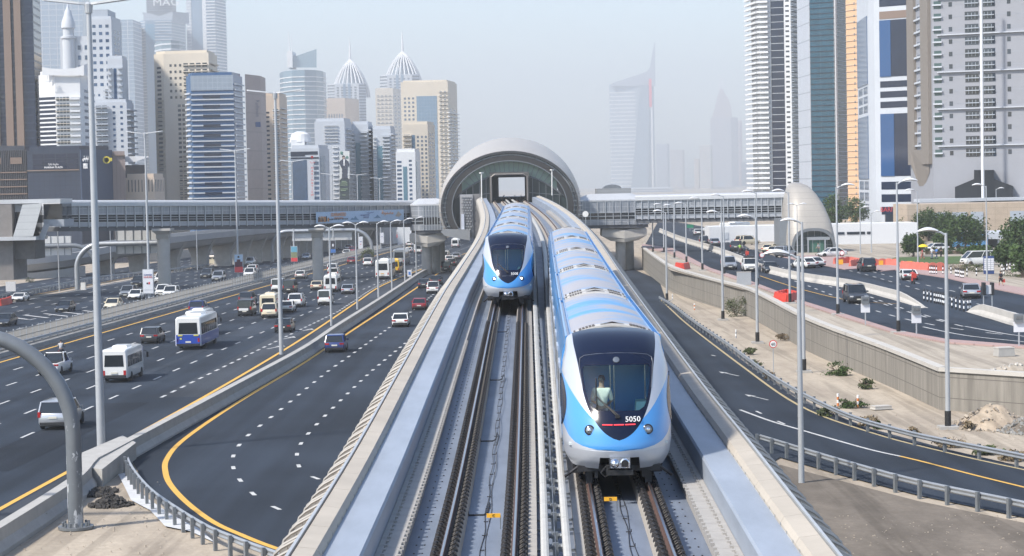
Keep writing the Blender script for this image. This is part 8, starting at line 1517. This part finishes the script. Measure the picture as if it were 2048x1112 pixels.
marker('red and white marker post, left one beside the green bush', 1676, 812, M_or, 1); marker('red and white marker post, right one beside the green bush', 1716, 815, M_or, 1); marker('white marker post near the far end of the crash rail', 1345, 600, M_pole, 1); marker('orange and white marker post near the silvery bush', 1389, 620, M_or, 1); marker('small white marker post left of the black-footed lamp on the sand', 1472, 676, M_pole, 1)
# plastic barriers and netting
def plastic(label, pts, h, pl=PR, m=None, group='red plastic barriers', name='plastic_barrier'):
    l_ = [G(x, y, pl) for x, y in pts]; t = thing(name, label, 'barrier', l_[0], group=group)
    for a, b in zip(l_, l_[1:]):
        mb = MB(); rings = []; n = max(2, int((b-a).length/1.0)); d = (b-a).normalized(); s_ = Vector((d.y, -d.x, 0))
        for i in range(n*3+1): p = lerp(a, b, i/(n*3)); k = .85 if i % 3 == 0 else 1.; rings.append([p+s_*x+Vector((0, 0, z)) for x, z in ((-.28*k, 0), (-.16*k, h*.5), (-.10*k, h*k), (.10*k, h*k), (.16*k, h*.5), (.28*k, 0))])
        mb.loft(rings); mb.build('barrier_panel', m or M_red, t, smooth=30)
M_net = mat('orange_netting', (.55, .14, .10), .8, var=.15, scale=1.5)
plastic('red plastic barrier ring at the road edge below the black saloon', [(1550, 601), (1575, 604), (1596, 600), (1573, 595), (1550, 601)], .9); plastic('far red plastic barrier by the edge of the raised road', [(1352, 537), (1366, 539), (1378, 537)], .9); plastic('red plastic barriers at the far left gore', [(0, 612), (14, 609), (22, 606)], 1.0, PL)
plastic('orange netting in front of the lawn, left piece', [(1668, 529), (1700, 527), (1722, 531), (1700, 534)], 1.0, PR, M_net, 'orange netting', 'netting_fence'); plastic('orange netting in front of the lawn, middle piece', [(1742, 532), (1772, 531), (1797, 532)], 1.0, PR, M_net, 'orange netting', 'netting_fence'); plastic('orange netting in front of the lawn, right piece', [(1802, 538), (1830, 540), (1858, 542), (1888, 541)], 1.1, PR, M_net, 'orange netting', 'netting_fence')
board('work_sign', 'orange work sign at the left end of the netting', 1681, 531, 519, 529, 1676, 1686, M_signy, PR); board('work_sign', 'orange work sign in the middle of the netting', 1762, 534, 521, 530, 1758, 1766, M_signy, PR); board('work_sign', 'orange work sign above the right netting', 1819, 537, 522, 530, 1815, 1824, M_signy, PR)
board('road_sign', 'pale back of a large road sign at the far left', 22, 588, 563, 583, 12, 31, M_pw, PL); board('direction_sign', 'green direction sign beyond the right footbridge', 1380, 462, 449, 456, 1374, 1387, mat('sign_green', (.02, .22, .12), .4), PR)
# cream hut on the far verge
b = G(428, 527); t = thing('hut', 'small cream hut with dark vents on the far verge', 'hut', b); k = 1/S(b.y); mb = MB(); mb.box(b+Vector((0, 1.2, 6*k)), (24*k, 2.4, 12*k+3.2*k)); mb.build('wall', tm('hut_cream', (.58, .52, .38)), t); mb = MB(); mb.loft([[b+Vector((s*13*k, y, 13.6*k)) for s, y in ((-1, -.2), (1, -.2), (1, 2.6), (-1, 2.6))], [b+Vector((s*10*k, y, 16.5*k)) for s, y in ((-1, .6), (1, .6), (1, 1.8), (-1, 1.8))]]); mb.build('roof', F_cream, t)
for x in (-7, 0, 7): mb = MB(); mb.box(b+Vector((x*k, -.02, 10.5*k)), (4*k, .08, 2.2*k)); mb.build('vent', W_dark, t)
mb = MB(); mb.box(b+Vector((3*k, -.02, 4.5*k)), (4.2*k, .08, 4.5*k)); mb.build('door', W_dark, t)
# satellite dish-like round mirror at the viaduct edge and lamp posts on the deck by the portal
p = P(1171, 428, 250); t = thing('round_mirror', 'pale round disc standing on the viaduct edge near the station', 'mirror', (p.x, p.y, p.z-1)); mb = MB(); mb.lathe([(.36, 0), (.33, .06)], p, 20, 'Y'); mb.build('disc', M_sill, t, smooth=40); mb = MB(); mb.bar(p+Vector((0, .1, 0)), p+Vector((0, .1, -1.4)), .08); mb.build('post', M_pole, t)
for lab, px, py, ty, Y in (('white lamp post on the deck left of the station mouth', 963, 402, 347, 330), ('white lamp post on the deck right of the station mouth', 1104, 386, 341, 350)):
    a, c = P(px, py, Y), P(px, ty, Y); t = thing('deck_lamp', lab, 'lamp post', a); mb = MB(); mb.tube([a+Vector((0, 0, -.4)), c], .09, 8); mb.build('pole', M_sill, t); mb = MB(); mb.box(c+Vector((0, 0, .1)), (.5, .5, .16), rz=.7); mb.build('lamp_head', M_sill, t)
# ---------------------------------------------------------------- haze: one closed box of even air
hz = bpy.data.materials.new('haze'); hz.use_nodes = True; t = hz.node_tree
for n_ in list(t.nodes):
    if n_.type == 'BSDF_PRINCIPLED': t.nodes.remove(n_)
pv = t.nodes.new('ShaderNodeVolumePrincipled'); pv.inputs['Density'].default_value = .00022; pv.inputs['Color'].default_value = (.94, .97, 1, 1); pv.inputs['Anisotropy'].default_value = 0
t.links.new(pv.outputs[0], t.nodes['Material Output'].inputs['Volume'])
mb = MB(); mb.box2((-4200, -100, -120), (4200, 11500, 620)); h = mb.build('haze', hz); tag(h, kind='stuff', label='pale dusty haze that fades the far towers', cat='haze')
h.display_type = 'WIRE'
